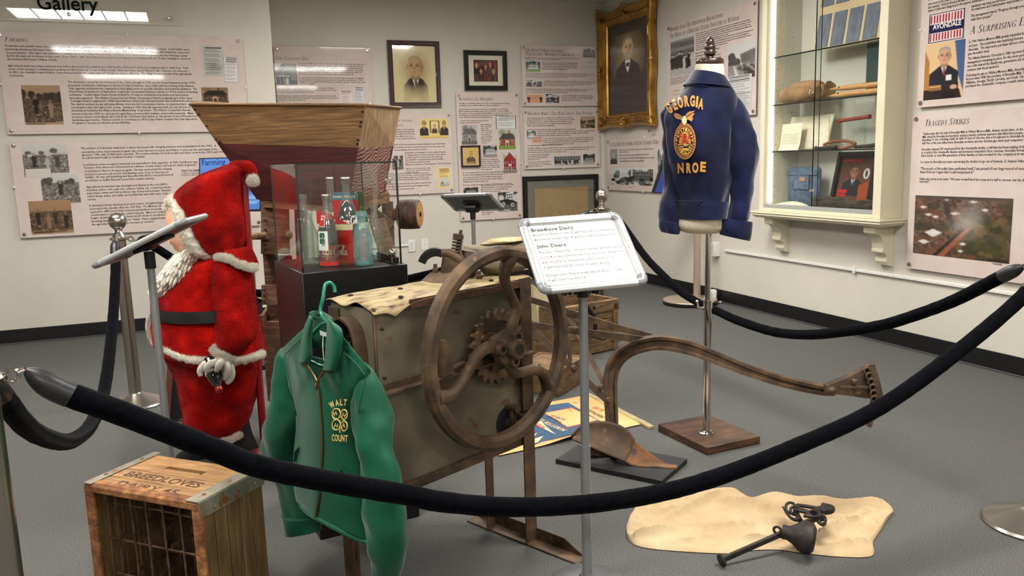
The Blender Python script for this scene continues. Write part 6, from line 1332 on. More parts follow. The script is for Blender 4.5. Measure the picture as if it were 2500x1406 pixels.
# sheet-metal body
sbox(U0+.004, U1-.01, .004, .008, ZB+.005, .632, 'lower_front_sheet', M['galv']); sbox(U0+.004, U1-.01, .006, .010, .632, ZT-.01, 'upper_front_sheet', M['galv'])
sbox(U0+.002, U0+.005, .004, VD, ZB+.02, ZT-.01, 'end_sheet', M['galv']); sbox(U1-.014, U1-.010, .004, VD, ZB+.02, ZT-.01, 'end_sheet', M['galv']); sbox(U0+.004, U1-.01, VD-.004, VD, ZB+.02, ZT-.01, 'back_sheet', M['galv']); sbox(U0+.01, U1-.02, .02, VD-.01, ZB+.02, ZB+.024, 'bottom_sheet', M['galv'])
# angle irons
ang(sp(U1+.022, -.012, .002), sp(U1+.022, -.012, ZT), .05, .035, .005, 'leg', -D1, D2v)
ang(sp(U1-.0, VD-.03, .002), sp(U1-.0, VD-.03, ZB+.06), .034, .03, .005, 'leg', -D1, D2v)
ang(sp(U0-.004, -.004, .002), sp(U0-.004, -.004, ZB), .034, .03, .004, 'leg', D1, D2v)
MB().beam(sp(U0+.002, .0, ZB), sp(U0+.002, .0, ZT-.006), .010, .008, D1, bev=.002).build('corner_bead', M['rust'], t)
ang(sp(U0-.004, VD+.006, .002), sp(U0-.004, VD+.006, ZT-.02), .05, .045, .005, 'leg', D1, -D2v)
ang(sp(U0, -.010, .632), sp(U1, -.010, .632), .03, .022, .005, 'mid_rail', -D2v, ZV)
ang(sp(U0, -.002, ZB-.012), sp(U1, -.002, ZB-.012), .03, .028, .005, 'bottom_rail', D2v, ZV); ang(sp(U0, VD, ZB-.012), sp(U1, VD, ZB-.012), .03, .028, .005, 'bottom_rail', -D2v, ZV)
ang(sp(U0-.002, .01, ZB-.012), sp(U0-.002, VD, ZB-.012), .03, .028, .005, 'end_rail', D1, ZV)
# feet: angle-iron runners with clipped ends
for uu in (U1+.02, U0+.0):
 b = MB(); a0, a1 = -.215, .262
 b.prism([(a0+.0, 0), (a1, 0), (a1-.05, .042), (a0+.09, .042)], sp(uu, 0, .001), D2v, ZV, .005)
 b.build('foot_flange', M['rust'], t, smooth=0)
 MB().box(sp(uu-.022, (a0+a1)/2, .0035), (.052, a1-a0, .005), RS).build('foot_runner', M['rust'], t, smooth=0)
# top sheet with curled edges and the torn, drooping front corner
n1, n2 = 44, 16; P_ = []
for i in range(n1+1):
 row = []
 for j in range(n2+1):
  u = U0-.006+(U1+.03-U0+.006)*i/n1; v = -.012+(VD+.024)*j/n2; z = ZT+.004
  fr = max(0, (.004-v)/.016); z -= .012*fr*(1-abs(math.sin(i*.31))*.4)
  d = max(0, 1-abs(i-5)/5.0)*max(0, 1-j/3.2); z -= .032*d**1.2
  z -= .014*max(0, 1-i/3.0)*(.5+.5*math.sin(j*.7+1)); z += .004*nz((u, v, 0), 14, 2)
  row.append(sp(u, v, z))
 P_.append(row)
o = MB().grid(P_).build('top_sheet', M['sheettop'], t); md = o.modifiers.new('th', 'SOLIDIFY'); md.thickness = .003
MB().beam(sp(U0+.115, -.009, ZT-.012), sp(U1+.02, -.009, ZT-.014), .005, .024).build('top_edge_strip', M['rustedge'], t)
for u, v in ((U0+.05, .16), (U0+.11, .02), (U0+.30, .02), (U0+.2, .13), (U1-.12, .02)): MB().ball(sp(u, v, ZT+.006), (.008, .008, .004), nu=10, nv=5).build('rivet', M['nail'], t)
for u, z in ((U0+.02, .80), (U0+.02, .67), (U0+.02, .5), (U1-.06, .80)): MB().ball(sp(u, -.008, z), (.006, .004, .006), nu=10, nv=5).build('rivet', M['nail'], t)
# half-moon opening with a curled lip on the left end
oc = sp(U0-.002, .10, .735)
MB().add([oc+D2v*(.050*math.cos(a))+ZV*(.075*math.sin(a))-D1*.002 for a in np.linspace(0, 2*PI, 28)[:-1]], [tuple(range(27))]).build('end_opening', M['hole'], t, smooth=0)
MB().strip(cat_rom([oc+D2v*q[0]+ZV*q[1]-D1*.012 for q in ((.075, .035), (.045, .070), (.0, .088), (-.042, .068), (-.060, .02), (-.062, -.04), (-.055, -.085))], 6), .045, .007, -D1).build('curled_lip', M['rust'], t, smooth=30)
for k in range(5): MB().box(oc-D1*.004+ZV*(-.05+k*.022)+D2v*(-.01+.012*(k % 2)), (.012, .02, .012), RS, bev=.003).build('sheller_tooth', M['darkiron'], t)
# brackets on the front
b = MB(); b.prism([(0, 0), (.045, 0), (.030, .07), (.018, .10), (.008, .10)], sp(U0+.19, -.028, .640), D1, ZV, .016); b.build('side_bracket', M['rust'], t, smooth=0)
MB().beam(sp(U0+.23, -.030, .652), sp(U0+.285, -.034, .660), .014, .012, bev=.003).build('bracket_bolt', M['rust'], t)
# flywheel
WD = .085; wc = onpl(1216, 849, sp(0, -WD, 0), D2v)
def wp(x, y, dv=0.0): return onpl(x, y, sp(0, -WD-dv, 0), D2v)
RW = .5*np.linalg.norm(wp(1214, 605)-wp(1214, 1094))-.004
c_top, c_bot = wp(1228, 615), wp(1204, 1082); wc = (wp(1058, 850)+wp(1371, 848))/2*.5+(wp(1228, 614)+wp(1204, 1083))/2*.5
R_ = (np.linalg.norm(wp(1058, 850)-wp(1371, 848))/2+np.linalg.norm(wp(1228, 614)-wp(1204, 1083))/2)/2
rim = [(-.020, -.011), (-.020, .011), (-.008, .021), (.010, .021), (.021, .010), (.021, -.010), (.010, -.021), (-.008, -.021)]
MB().loft([[wc+(D1*math.cos(a)+ZV*math.sin(a))*(R_+p[0])+D2v*p[1] for p in rim] for a in np.linspace(0, 2*PI, 73)], cap=False).build('flywheel_rim', M['rust'], t, smooth=30)
def z7(x, y): return wp(980+x/2.466, 550+y/2.466)
for pts in ([(655, 690), (668, 600), (688, 500), (660, 430), (622, 330), (630, 250), (660, 180)], [(600, 735), (520, 735), (450, 790), (400, 880), (350, 970), (290, 1030), (205, 1045)], [(640, 770), (645, 830), (690, 888), (770, 872), (835, 880), (870, 930), (892, 985)]):
 q = cat_rom([z7(*p) for p in pts], 6); n_ = len(q)
 MB().tube(q, [.021-.006*math.sin(PI*i/(n_-1))+.004*(i/(n_-1))**6 for i in range(n_)], 14, sx=1.0, sy=1.0).build('flywheel_spoke', M['rust'], t)
hc_ = z7(640, 735); hc_ = hc_+D2v*0
MB().lathe([(.0, -.048), (.026, -.048), (.030, -.042), (.032, -.02), (.050, -.010), (.052, .012), (.036, .022), (.036, .075), (.0, .075)], hc_, 28, D2v).build('hub', M['rust'], t, smooth=30)
MB().cyl(hc_-D2v*.050, hc_-D2v*.046, .016, 20).build('shaft_end', M['darkiron'], t)
for px in ((565, 738), (658, 660), (643, 810)):
 p = z7(*px); MB().lathe([(.0, -.012), (.008, -.012), (.008, -.020), (.017, -.020), (.019, -.014), (.019, .008)], p-D2v*.012, 16, D2v).build('bolt_boss', M['rust'], t); MB().cyl(p-D2v*.034, p-D2v*.026, .008, 12).build('bolt_hole', M['hole'], t)
# sprocket ring behind the wheel
gc = onpl(1213, 845, sp(0, -.03, 0), D2v); ro, ri = .098, .078
ring = []; T_ = 22
for k in range(T_*4):
 a = 2*PI*k/(T_*4); r_ = ro+(.014 if k % 4 in (1, 2) else 0); ring.append((a, r_))
rg = [[gc+(D1*math.cos(a)+ZV*math.sin(a))*q[0]+D2v*q[1] for q in ((ri, -.008), (r_, -.007), (r_, .007), (ri, .008))] for a, r_ in ring]; rg.append(rg[0])
MB().loft(rg, cap=False).build('sprocket_ring', M['rust'], t, smooth=0)
for a in (.5, 2.6, 4.4): MB().beam(gc, gc+(D1*math.cos(a)+ZV*math.sin(a))*.082, .016, .024, -D2v, bev=.004).build('sprocket_arm', M['rust'], t)
MB().cyl(gc-D2v*.05, gc+D2v*.035, .018, 16).build('axle', M['darkiron'], t)
# lower opening with crank arm and small gear
lc = onpl(1240, 1030, sp(0, .003, 0), D2v)
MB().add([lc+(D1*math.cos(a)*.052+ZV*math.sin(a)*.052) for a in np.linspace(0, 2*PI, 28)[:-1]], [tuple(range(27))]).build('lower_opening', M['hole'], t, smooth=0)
MB().beam(lc+D1*.0+ZV*.055-D2v*.02, lc+D1*.004-ZV*.05-D2v*.02, .022, .014, -D2v, bev=.004).build('crank_arm', M['rust'], t)
MB().cyl(lc-D2v*.045, lc+D2v*.01, .014, 14).build('crank_axle', M['rust'], t); MB().cyl(lc+ZV*.05-D2v*.045, lc+ZV*.05-D2v*.0, .013, 12).build('crank_pin', M['rust'], t)
sg_ = lc-D2v*.045+D1*.03; T_ = 7
rg = [[sg_+(D1*math.cos(a)+ZV*math.sin(a))*q[0]+D2v*q[1] for q in ((.006, -.011), (r_, -.009), (r_, .009), (.006, .011))] for a, r_ in [(2*PI*k/(T_*4), .038 if k % 4 in (1, 2) else .022) for k in range(T_*4+1)]]
MB().loft(rg, cap=False).build('small_gear', M['rust'], t, smooth=0)
sbox(U1-.028, U1+.02, -.045, .0, .585, .592, 'bearing_shelf', M['rust'])
# casting on the top: foot plate, cone, arm, spring, rod, curved perforated spout
cb = fl(1105, 677, ZT+.008)
def cz(x, y, d=0.0): return onpl(x, y, cb+D2v*d, FH)
def z4(x, y, d=0.0): return cz(1000+x/5.406, 460+y/5.406, d)
b = MB(); cu, cv = np.dot(cb-SO, D1), np.dot(cb-SO, D2v)
b.hexa([sp(cu-.085, cv-.05, ZT+.004), sp(cu+.085, cv-.05, ZT+.004), sp(cu+.085, cv+.05, ZT+.004), sp(cu-.085, cv+.05, ZT+.004), sp(cu-.065, cv-.03, ZT+.028), sp(cu+.065, cv-.03, ZT+.028), sp(cu+.065, cv+.03, ZT+.028), sp(cu-.065, cv+.03, ZT+.028)]); b.build('casting_foot', M['rust'], t, smooth=0)
MB().loft(sil([((400, 1130), (830, 1130), .035), ((410, 1050), (800, 1050), .035), ((425, 960), (760, 960), .034), ((440, 880), (730, 900), .030), ((520, 830), (690, 850), .02)], lambda x, y, d=0: z4(x, y), -FH, n=4, seg=20, pw=.7)).build('casting_body', M['rust'], t)
MB().loft(sil([((690, 800), (880, 830), .03), ((690, 900), (890, 930), .035), ((740, 1060), (890, 1110), .035)], lambda x, y, d=0: z4(x, y, .03), -FH, n=4, seg=16, pw=.6)).build('casting_wing', M['rust'], t)
MB().tube([z4(435, 850, -.02), z4(520, 855, -.03), z4(600, 900, -.035), z4(670, 960, -.035)], [.012, .015, .014, .012], 12).build('rocker_arm', M['rust'], t)
ax0, ax1 = z4(610, 880, -.02), z4(640, 650, -.02); axd = nrm(ax1-ax0); sxx = nrm(np.cross(axd, FH)); syy = np.cross(axd, sxx); Ls = np.linalg.norm(ax1-ax0)
MB().tube([ax0+axd*Ls*k/120+.0135*(sxx*math.cos(k*2*PI*5.5/120)+syy*math.sin(k*2*PI*5.5/120)) for k in range(121)], .0034, 8).build('coil_spring', M['rust'], t)
MB().cyl(ax0, z4(680, 548, -.02), .0052, 12).build('spring_rod', M['rust'], t); MB().cyl(ax1, ax1+axd*.006, .0165, 18).build('spring_washer', M['rust'], t); MB().cyl(ax1+axd*.007, ax1+axd*.012, .0155, 18).build('spring_washer', M['rust'], t)
spout = cat_rom([z4(x, y, .0) for x, y in ((440, 860), (380, 840), (310, 840), (240, 870), (190, 920), (165, 975))], 6)
b = MB(); b.strip(spout, [.022+.004*math.sin(i*.1) for i in range(len(spout))], .030, nrm(ZV+RH*.2)); b.build('curved_spout', M['darkiron'], t, smooth=30)
for i in range(4, len(spout)-2, 2):
 p = spout[i]; tg = nrm(spout[i+1]-spout[i-1]); up_ = nrm(ZV-tg*tg[2]); MB().beam(p-FH*.0165-up_*.008, p-FH*.0165+up_*.008, .004, .004).build('spout_slot', M['hole'], t)
for x, y in ((340, 1060), (920, 1150)): p = z4(x, y, -.03); MB().lathe([(.011, -.012), (.011, 0), (.008, .002), (.006, .004), (.006, .014), (0, .014)], p, 6).build('bolt', M['rust'], t)
# canvas seed bag lying on the sheller behind the wheel
sbp = sp(-.08, .20, .88)
t2 = thing('seed_bag', 'grey canvas seed bag with pale top, lying on the sheller behind its wheel', 'bag', V(sbp[0], sbp[1], .872))
PB = lambda x, y, d=0.0: onpl(1000+x/5.406, 460+y/5.406, sbp, FH)
MB().loft(sil([((720, 760), (1500, 690), .02), ((730, 800), (1560, 740), .05), ((860, 900), (1600, 900), .07), ((880, 1000), (1600, 985), .07), ((930, 1060), (1560, 1040), .06), ((980, 1120), (1450, 1085), .04), ((1040, 1150), (1300, 1110), .02)], PB, -FH, n=5, seg=24, fold=.006, fsc=18)).build('bag_body', M['canvas'], t2)
M['palecanvas'] = mat('pale_canvas', (158, 142, 106), (190, 172, 132), sc=12, rough=.85, bump=.3, bsc=120)
MB().loft(sil([((940, 730), (1010, 735), .012), ((940, 722), (1180, 735), .03), ((1060, 672), (1500, 690), .05), ((1100, 665), (1500, 640), .03)], PB, -FH, n=4, seg=18, fold=.006, fsc=30)).build('bag_top', M['palecanvas'], t2)
# ================================================================ green jacket on its hanger
M['green'] = mat('green_twill', (8, 72, 50), (12, 88, 62), sc=6, rough=0.55, sheen=0.15, bump=0.12, bsc=7, bst=(1, 1, .35), bdist=.03, spec=.35)
M['greendark'] = mat('green_lining', (8, 62, 44), (10, 72, 52), sc=8, rough=0.7)
M['hanger'] = mat('green_plastic', (24, 122, 92), rough=0.25, coat=.3)
M['brass'] = mat('brass_zip', (128, 104, 62), (92, 74, 44), sc=400, rough=0.4, metal=.8)
M['gold_thread'] = mat('gold_embroidery', (226, 196, 112), (214, 180, 92), sc=200, rough=.6)
jp = sp(U0-.085, .08, 0); JN = -D1
PJ = lambda x, y, d=0.0: onpl(x, y, jp+JN*d, D1)
t = thing('green_jacket', 'green zip-up work jacket on a green hanger, hung on the end of the corn sheller', 'jacket', PJ(800, 1200)*V(1, 1, 0)+ZV*.3)
def panel(Lp, Rp, off, name, m=None, nu=34, nv=80, fold=.018, seed=1, th=.0016):
 Lq = np.array(cat_rom(Lp, 12)); Rq = np.array(cat_rom(Rp, 12)); g_ = []
 for j in range(nv+1):
  tt = j/nv; L = [np.interp(tt, np.linspace(0, 1, len(Lq)), Lq[:, k]) for k in (0, 1)]; R = [np.interp(tt, np.linspace(0, 1, len(Rq)), Rq[:, k]) for k in (0, 1)]; row = []
  for i in range(nu+1):
   s_ = i/nu; x = L[0]+(R[0]-L[0])*s_; y = L[1]+(R[1]-L[1])*s_
   d = off(s_, tt)+fold*math.sin(PI*min(1, tt*3))*(nz(((x+y*.35)*.022, y*.005, seed), 1.0, seed)+.6*nz(((x-y*.25)*.05, y*.010, seed), 1, seed+4)); row.append(PJ(x, y, d))
  g_.append(row)
 o = MB().grid(g_).build(name, m or M['green'], t, smooth=60); md = o.modifiers.new('th', 'SOLIDIFY'); md.thickness = th; md.offset = 0; return o
ZIP = [(774, 935), (783, 1000), (787, 1093), (780, 1202), (771, 1264)]
panel([(688, 852), (700, 925), (723, 1016), (716, 1130), (722, 1215), (735, 1236)], [(752, 792), (748, 882)]+ZIP, lambda s_, tt: .012+.055*math.sin(PI/2*s_)**.8-.02*max(0, .2-tt)/.2*s_, 'front_panel', seed=3)
panel([(812, 792), (800, 900)]+ZIP, [(906, 905), (896, 965), (873, 1031), (880, 1085), (888, 1145), (894, 1230), (899, 1326)], lambda s_, tt: .012+.055*math.sin(PI/2*(1-s_))**.8-.02*max(0, .2-tt)/.2*(1-s_), 'front_panel', seed=8)
panel([(690, 850), (720, 1016), (716, 1130), (724, 1225)], [(904, 905), (873, 1031), (886, 1145), (897, 1316)], lambda s_, tt: -.03-.02*math.sin(PI*s_), 'back_panel', M['greendark'], seed=11)
def sleeve(rows, name, seed):
 MB().loft(sil(rows, PJ, JN, n=8, seg=36, fold=.017, fsc=9, seed=seed, stretch=(1, 1, .8))).build(name, M['green'], t)
sleeve([((690, 851), (700, 857), .010, .0), ((685, 870), (714, 884), .028, .0), ((677, 930), (720, 955), .04, .0), ((668, 1000), (724, 1020), .045, .0), ((651, 1078), (714, 1098), .042, -.005), ((664, 1130), (718, 1140), .038, -.02), ((692, 1200), (752, 1210), .035, -.035), ((698, 1256), (770, 1268), .034, -.04)], 'sleeve', 4)
sleeve([((697, 1250), (772, 1264), .036, -.04), ((700, 1278), (776, 1284), .037, -.04), ((703, 1301), (779, 1297), .036, -.04)], 'cuff', 5)
sleeve([((886, 882), (902, 900), .006, .004), ((876, 902), (910, 918), .022, .010), ((868, 960), (923, 958), .042, .012), ((874, 1020), (939, 1018), .045, .012), ((884, 1090), (955, 1087), .045, .016), ((892, 1170), (966, 1171), .045, .02), ((900, 1250), (973, 1250), .043, .02), ((909, 1330), (978, 1328), .04, .02), ((914, 1400), (956, 1406), .036, .02), ((918, 1440), (946, 1440), .034, .02)], 'sleeve', 9)
for seam in ([(694, 868, .034), (704, 920, .044), (716, 980, .046), (724, 1016, .03)], [(893, 922, .052), (884, 960, .058), (876, 1000, .055), (872, 1032, .03)], [(697, 866, .035), (715, 846, .05), (736, 826, .06)], [(840, 860, .055), (866, 884, .056), (890, 914, .052)]):
 MB().tube(cat_rom([PJ(*p) for p in seam], 8), .0014, 6).build('seam', M['green'], t)
# collar
panel([(755, 770), (742, 805), (734, 850), (730, 884)], [(768, 782), (760, 830), (762, 870), (752, 888)], lambda s_, tt: .055+.012*math.sin(PI*s_)+.01*tt, 'collar_leaf', fold=.002, th=.003, nv=24)
panel([(800, 778), (798, 820), (794, 870), (789, 903)], [(812, 786), (836, 810), (832, 862), (819, 908)], lambda s_, tt: .056+.014*math.sin(PI*s_)+.01*tt, 'collar_leaf', fold=.002, th=.003, nv=24)
panel([(755, 770), (750, 800), (760, 846)], [(806, 778), (812, 806), (800, 850)], lambda s_, tt: -.012-.018*math.sin(PI*s_), 'collar_back', M['greendark'], fold=.002, th=.003, nv=20)
MB().strip(cat_rom([PJ(x, y, d) for x, y, d in ((756, 769, .05), (768, 764, .01), (784, 765, -.02), (800, 774, .02), (812, 784, .058))], 6), .012, .004, ZV).build('collar_roll', M['green'], t)
# zip
zp = cat_rom([PJ(x, y, .0695) for x, y in ((746, 886),)]+[PJ(x, y, .0705) for x, y in ZIP], 10)
MB().strip(zp, .006, .003, nrm(np.cross(ZV, JN))).build('zip', M['brass'], t)
zq = cat_rom([PJ(x, y, .0695) for x, y in ((796, 900), (784, 915), (774, 935))], 8); MB().strip(zq, .006, .003, nrm(np.cross(ZV, JN))).build('zip', M['brass'], t)
MB().box(PJ(772, 944, .073), (.006, .004, .018), RS, bev=.002).build('zip_pull', M['brass'], t)
# pockets, hem
MB().strip([PJ(826, 1158, .058), PJ(838, 1142, .062), PJ(853, 1166, .052)], .012, .003, JN).build('pocket_flap', M['green'], t); MB().strip([PJ(730, 1092, .04), PJ(722, 1102, .034), PJ(720, 1126, .03)], .010, .003, JN).build('pocket_flap', M['green'], t)
MB().tube(cat_rom([PJ(x, y, d) for x, y, d in ((735, 1234, .014), (752, 1252, .05), (771, 1264, .068))], 6), .006, 8).build('hem', M['green'], t); MB().tube(cat_rom([PJ(x, y, d) for x, y, d in ((771, 1264, .068), (815, 1288, .062), (860, 1310, .04), (899, 1325, .014))], 6), .006, 8).build('hem', M['green'], t)
def jtxt(ch, x, y, w_, h, rot=0.0, m=None, dd=.073):
 vs, fs = text_geo(ch, 0, .03, 3); wv = vs[:, 0].max(); vy = vs[:, 1]/CAPH; b = MB(); c_, s_ = math.cos(rot), math.sin(rot)
 def f(v, k): u, v_ = v[0]/wv*w_, k*h; return PJ(x+u*c_+v_*s_, y-(v_*c_-u*s_), dd-.00022*(x+u-790)*1.3)
 return b.add([f(v, k) for v, k in zip(vs, vy)], fs).build('embroidered_letter', m or M['gold_thread'], t, smooth=0)
for ch, x, y, w_, r_ in (('W', 808, 997, 12, -.45), ('A', 820, 991, 9, -.2), ('L', 830, 989, 7, 0), ('T', 838, 989, 8, .1)): jtxt(ch, x, y, w_, 15, r_)
for ch, x, w_ in (('C', 810, 6), ('O', 817, 8), ('U', 826, 7), ('N', 834, 7), ('T', 842, 7)): jtxt(ch, x, 1076+(x-810)*.06, w_, 16)
for (x, y, a) in ((820, 1010, 0), (839, 1012, 1), (820, 1037, 2), (839, 1040, 3)):
 MB().tube([PJ(x+9*math.cos(q)+(2.5 if math.cos(q)*(1 if a % 2 else -1) < 0 else 0), y+12.5*math.sin(q), .073-.0003*(x-790)) for q in np.linspace(0, 2*PI, 20)[:-1]], .0016, 6, closed=True).build('clover_leaf', M['gold_thread'], t)
 jtxt('H', x-4.5, y+5, 8, 10, (-.3, .3, .3, -.3)[a])
MB().tube([PJ(829, 1040, .062), PJ(830, 1056, .062)], .0018, 6).build('clover_stem', M['gold_thread'], t)
# tag and hanger
MB().hexa([PJ(780, 806, .0), PJ(797, 812, .0), PJ(796, 822, .0), PJ(782, 818, .0), PJ(780, 806, .003), PJ(797, 812, .003), PJ(796, 822, .003), PJ(782, 818, .003)]).build('neck_label', M['lwhite'], t, smooth=0)
MB().tube(cat_rom([PJ(789, 820, .006), PJ(788, 845, .012), PJ(790, 880, .02)], 5), .0011, 6).build('tag_string', M['white'], t)
th = thing('coat_hanger', 'green plastic coat hanger hooked over the corn sheller, holding the green jacket', 'hanger', PJ(800, 780))
MB().tube(cat_rom([PJ(*p) for p in ((818, 713, -.045), (815, 699, -.045), (804, 690, -.035), (793, 698, -.02), (788, 730, -.008), (782, 758, .0), (789, 775, .004), (802, 788, .008))], 8), .0048, 12).build('hook', M['hanger'], th)
MB().tube(cat_rom([PJ(*p) for p in ((702, 858, -.012), (756, 820, -.01), (800, 787, .006), (836, 838, -.012), (888, 906, -.014))], 8), .0055, 12).build('shoulder_bar', M['hanger'], th)
MB().tube(cat_rom([PJ(*p) for p in ((700, 852, .01), (765, 884, .012), (795, 895, .012), (896, 906, .01))], 6), .0045, 12).build('lower_bar', M['hanger'], th)
# ================================================================ dairy crate standing on end
M['cratewood'] = mat('worn_crate_wood', (118, 84, 48), (190, 148, 94), (156, 116, 70), sc=4, st=(2.5, 14, 14), rough=0.6, bump=0.25, bsc=12, bst=(4, 40, 40), dist=.7, lo=.3, hi=.75)
M['crateside'] = mat('crate_side_slat', (86, 67, 41), (140, 112, 72), (112, 88, 54), sc=5, st=(14, 14, 1.4), rough=0.6, bump=0.3, bsc=14, bst=(40, 40, 3), dist=.6, lo=.3, hi=.75)
M['cratedark'] = mat('crate_inner_wood', (52, 38, 24), (86, 64, 42), sc=5, st=(14, 14, 2), rough=0.7)
M['crustrust'] = mat('flaking_rust', (92, 56, 32), (176, 122, 70), (132, 86, 50), sc=34, rough=0.75, bump=0.8, bsc=110, detail=8, lo=.3, hi=.7)
M['crategalv'] = mat('worn_galvanized_band', (132, 128, 112), (166, 160, 142), sc=14, rough=0.4, metal=.5, bump=.15, bsc=40, speck=((150, 96, 56), 22, .60))
M['wire'] = mat('rusty_wire', (70, 52, 40), (112, 88, 66), sc=40, rough=0.6, metal=.3, bump=.3, bsc=120)
ZC = .42; K0 = fl(484, 1228, ZC)*V(1, 1, 0); rz = math.radians(136); E1 = V(math.cos(rz), math.sin(rz), 0); E2 = V(-E1[1], E1[0], 0)*-1
WF, WD_ = .385, .235
if np.dot(E2, FH) < 0: E2 = -E2
RC = np.array([E1, E2, ZV]).T
def cp(a, b_, z): return K0+E1*a+E2*b_+ZV*z
t = thing('dairy_crate', 'wooden dairy crate with rusty metal edges standing on end, stamped Breedloves Dairy', 'crate', cp(WF/2, WD_/2, 0), math.atan2(E1[1], E1[0]))
cb_ = lambda c, s_, name, m, bev=.002: MB().box(c, s_, RC, bev).build(name, m, t, smooth=0)
# top end panel: boards with the hand hole in the rear one
for (b0, b1) in ((.012, .062), (.064, .118)): cb_(cp(WF/2, (b0+b1)/2, ZC-.009), (WF-.03, b1-b0, .016), 'end_board', M['cratewood'])
b0, b1 = .120, .223; hx0, hx1 = .13, .26; hy0, hy1 = .145, .170
cb_(cp(WF/2, (b0+hy0)/2, ZC-.009), (WF-.03, hy0-b0, .016), 'end_board', M['cratewood'], .001); cb_(cp(WF/2, (hy1+b1)/2, ZC-.009), (WF-.03, b1-hy1, .016), 'end_board', M['cratewood'], .001)
cb_(cp((.015+hx0)/2, (hy0+hy1)/2, ZC-.009), (hx0-.015, hy1-hy0+.001, .016), 'end_board', M['cratewood'], .0); cb_(cp((hx1+WF-.015)/2, (hy0+hy1)/2, ZC-.009), (WF-.015-hx1, hy1-hy0+.001, .016), 'end_board', M['cratewood'], .0)
MB().tube([cp(hx0+.004, hy0+.003, ZC-.008), cp(hx1-.004, hy0+.003, ZC-.008)], .008, 10).build('hand_hold_edge', M['cratewood'], t)
M['brand'] = mat('burnt_brand', (74, 42, 22), rough=.7)
def brand(tx, y, x0, x1, h):
 vs, fs = text_geo(tx, 0, .012, 3); wv = vs[:, 0].max(); b = MB()
 b.add([cp(x0+(x1-x0)*(v[0]/wv), y+v[1]/CAPH*h, ZC-.0004) for v in vs], fs); b.build('branded_letters', M['brand'], t, smooth=0)
brand('BREEDLOVES', .074, WF-.055, .075, .032); brand('DAIRY 45', .022, WF-.085, .10, .026)
# bottom end, sides made of slats, metal corners
cb_(cp(WF/2, WD_/2, .010), (WF-.02, WD_-.01, .016), 'bottom_end', M['cratedark'])
for k in range(5): w_ = (WD_-.010)/5; cb_(cp(.006, .006+w_*(k+.5), ZC/2), (.010, w_-.0025, ZC-.03), 'side_slat', M['crateside']); cb_(cp(WF-.006, .006+w_*(k+.5), ZC/2), (.010, w_-.0025, ZC-.03), 'side_slat', M['crateside'])
for k in range(3): w_ = (WF-.03)/5; cb_(cp(WF-.02-w_*(k+.5), WD_-.006, ZC/2), (w_-.003, .010, ZC-.03), 'back_slat', M['cratedark'])
for a in (.012, WF-.012): cb_(cp(a, .006, ZC/2), (.030, .014, ZC-.01), 'front_edge_band', M['crustrust'], .004)
cb_(cp(WF/2, .004, ZC-.012), (WF, .012, .022), 'top_edge_band', M['crustrust'], .004); cb_(cp(WF/2, .018, ZC-.001), (WF-.02, .022, .003), 'top_edge_flange', M['crustrust'], .001); cb_(cp(WF/2, .004, .012), (WF, .012, .022), 'lower_edge_band', M['crustrust'], .004)
cb_(cp(-.001, WD_/2, ZC-.022), (.003, WD_+.004, .044), 'corner_band', M['crategalv'], .001); cb_(cp(.020, WD_/2, ZC+.0012), (.042, WD_+.004, .003), 'corner_band', M['crategalv'], .001); cb_(cp(WF-.012, WD_/2, ZC+.0012), (.026, WD_+.004, .003), 'corner_band', M['crategalv'], .001)
for a, b_ in ((.02, .04), (.02, .13), (.02, .21), (WF-.012, .06), (WF-.012, .18)): MB().ball(cp(a, b_, ZC+.003), (.006, .006, .003), nu=10, nv=5).build('rivet', M['crustrust'], t)
for b_ in (.05, .13, .20): MB().ball(cp(-.003, b_, ZC-.03), (.003, .006, .006), nu=10, nv=5).build('rivet', M['crustrust'], t)
# wire grid inside the opening, two layers
for bb_, nv_, nh_ in ((.045, 6, 4), (.19, 6, 4)):
 for k in range(nv_): a = .05+(WF-.10)*k/(nv_-1)+.006*math.sin(k*7); MB().tube([cp(a, bb_, .02), cp(a+.004*math.sin(k*3), bb_+.004, .2), cp(a, bb_, ZC-.02)], .0032, 7).build('wire', M['wire'], t)
 for k in range(nh_): z = .05+(ZC-.12)*k/(nh_-1); MB().tube([cp(.014, bb_+.004, z), cp(WF/2, bb_+.006, z+.004*math.sin(k*5)), cp(WF-.014, bb_+.004, z)], .003, 7).build('wire', M['wire'], t)
for k in range(4):
 for z in (.14, .26): MB().strip([cp(.06+.09*k, .045, z), cp(.06+.09*k, .19, z)], .012, .0015, ZV).build('divider_strap', M['wire'], t)
# ================================================================ walking plow on its black board
M['boardblack'] = mat('black_painted_board', (18, 19, 20), (26, 27, 28), sc=20, rough=0.5)
M['plowplate'] = mat('brown_rust_plate', (66, 52, 40), (112, 86, 62), (86, 66, 48), sc=10, rough=0.65, metal=.15, bump=.35, bsc=90, detail=9, lo=.3, hi=.7, speck=((120, 82, 48), 16, .60))
M['rustorange'] = mat('orange_rust_plate', (84, 58, 36), (142, 97, 56), (110, 76, 46), sc=12, rough=0.7, metal=.1, bump=.4, bsc=90, detail=9, lo=.3, hi=.7, speck=((74, 62, 56), 14, .58))
c4 = [fl(1385, 1118), fl(1437, 1086), fl(1686, 1133), fl(1607, 1184)]
c4[0] = c4[1]+(c4[3]-c4[2])
c = sum(c4)/4; X = nrm(c4[3]-c4[0]); Y = nrm(ZV.__class__ and np.cross(ZV, X))
Lx = (np.linalg.norm(c4[3]-c4[0])+np.linalg.norm(c4[2]-c4[1]))/2; Ly = (np.linalg.norm(c4[1]-c4[0])+np.linalg.norm(c4[2]-c4[3]))/2
pb_ = MB().box(c+ZV*.0105, (Lx, Ly, .019), np.array([X, Y, ZV]).T, bev=.001).build('plow_board', M['boardblack']); tag(pb_, 'flat black display board lying on the carpet under the plow', 'board')
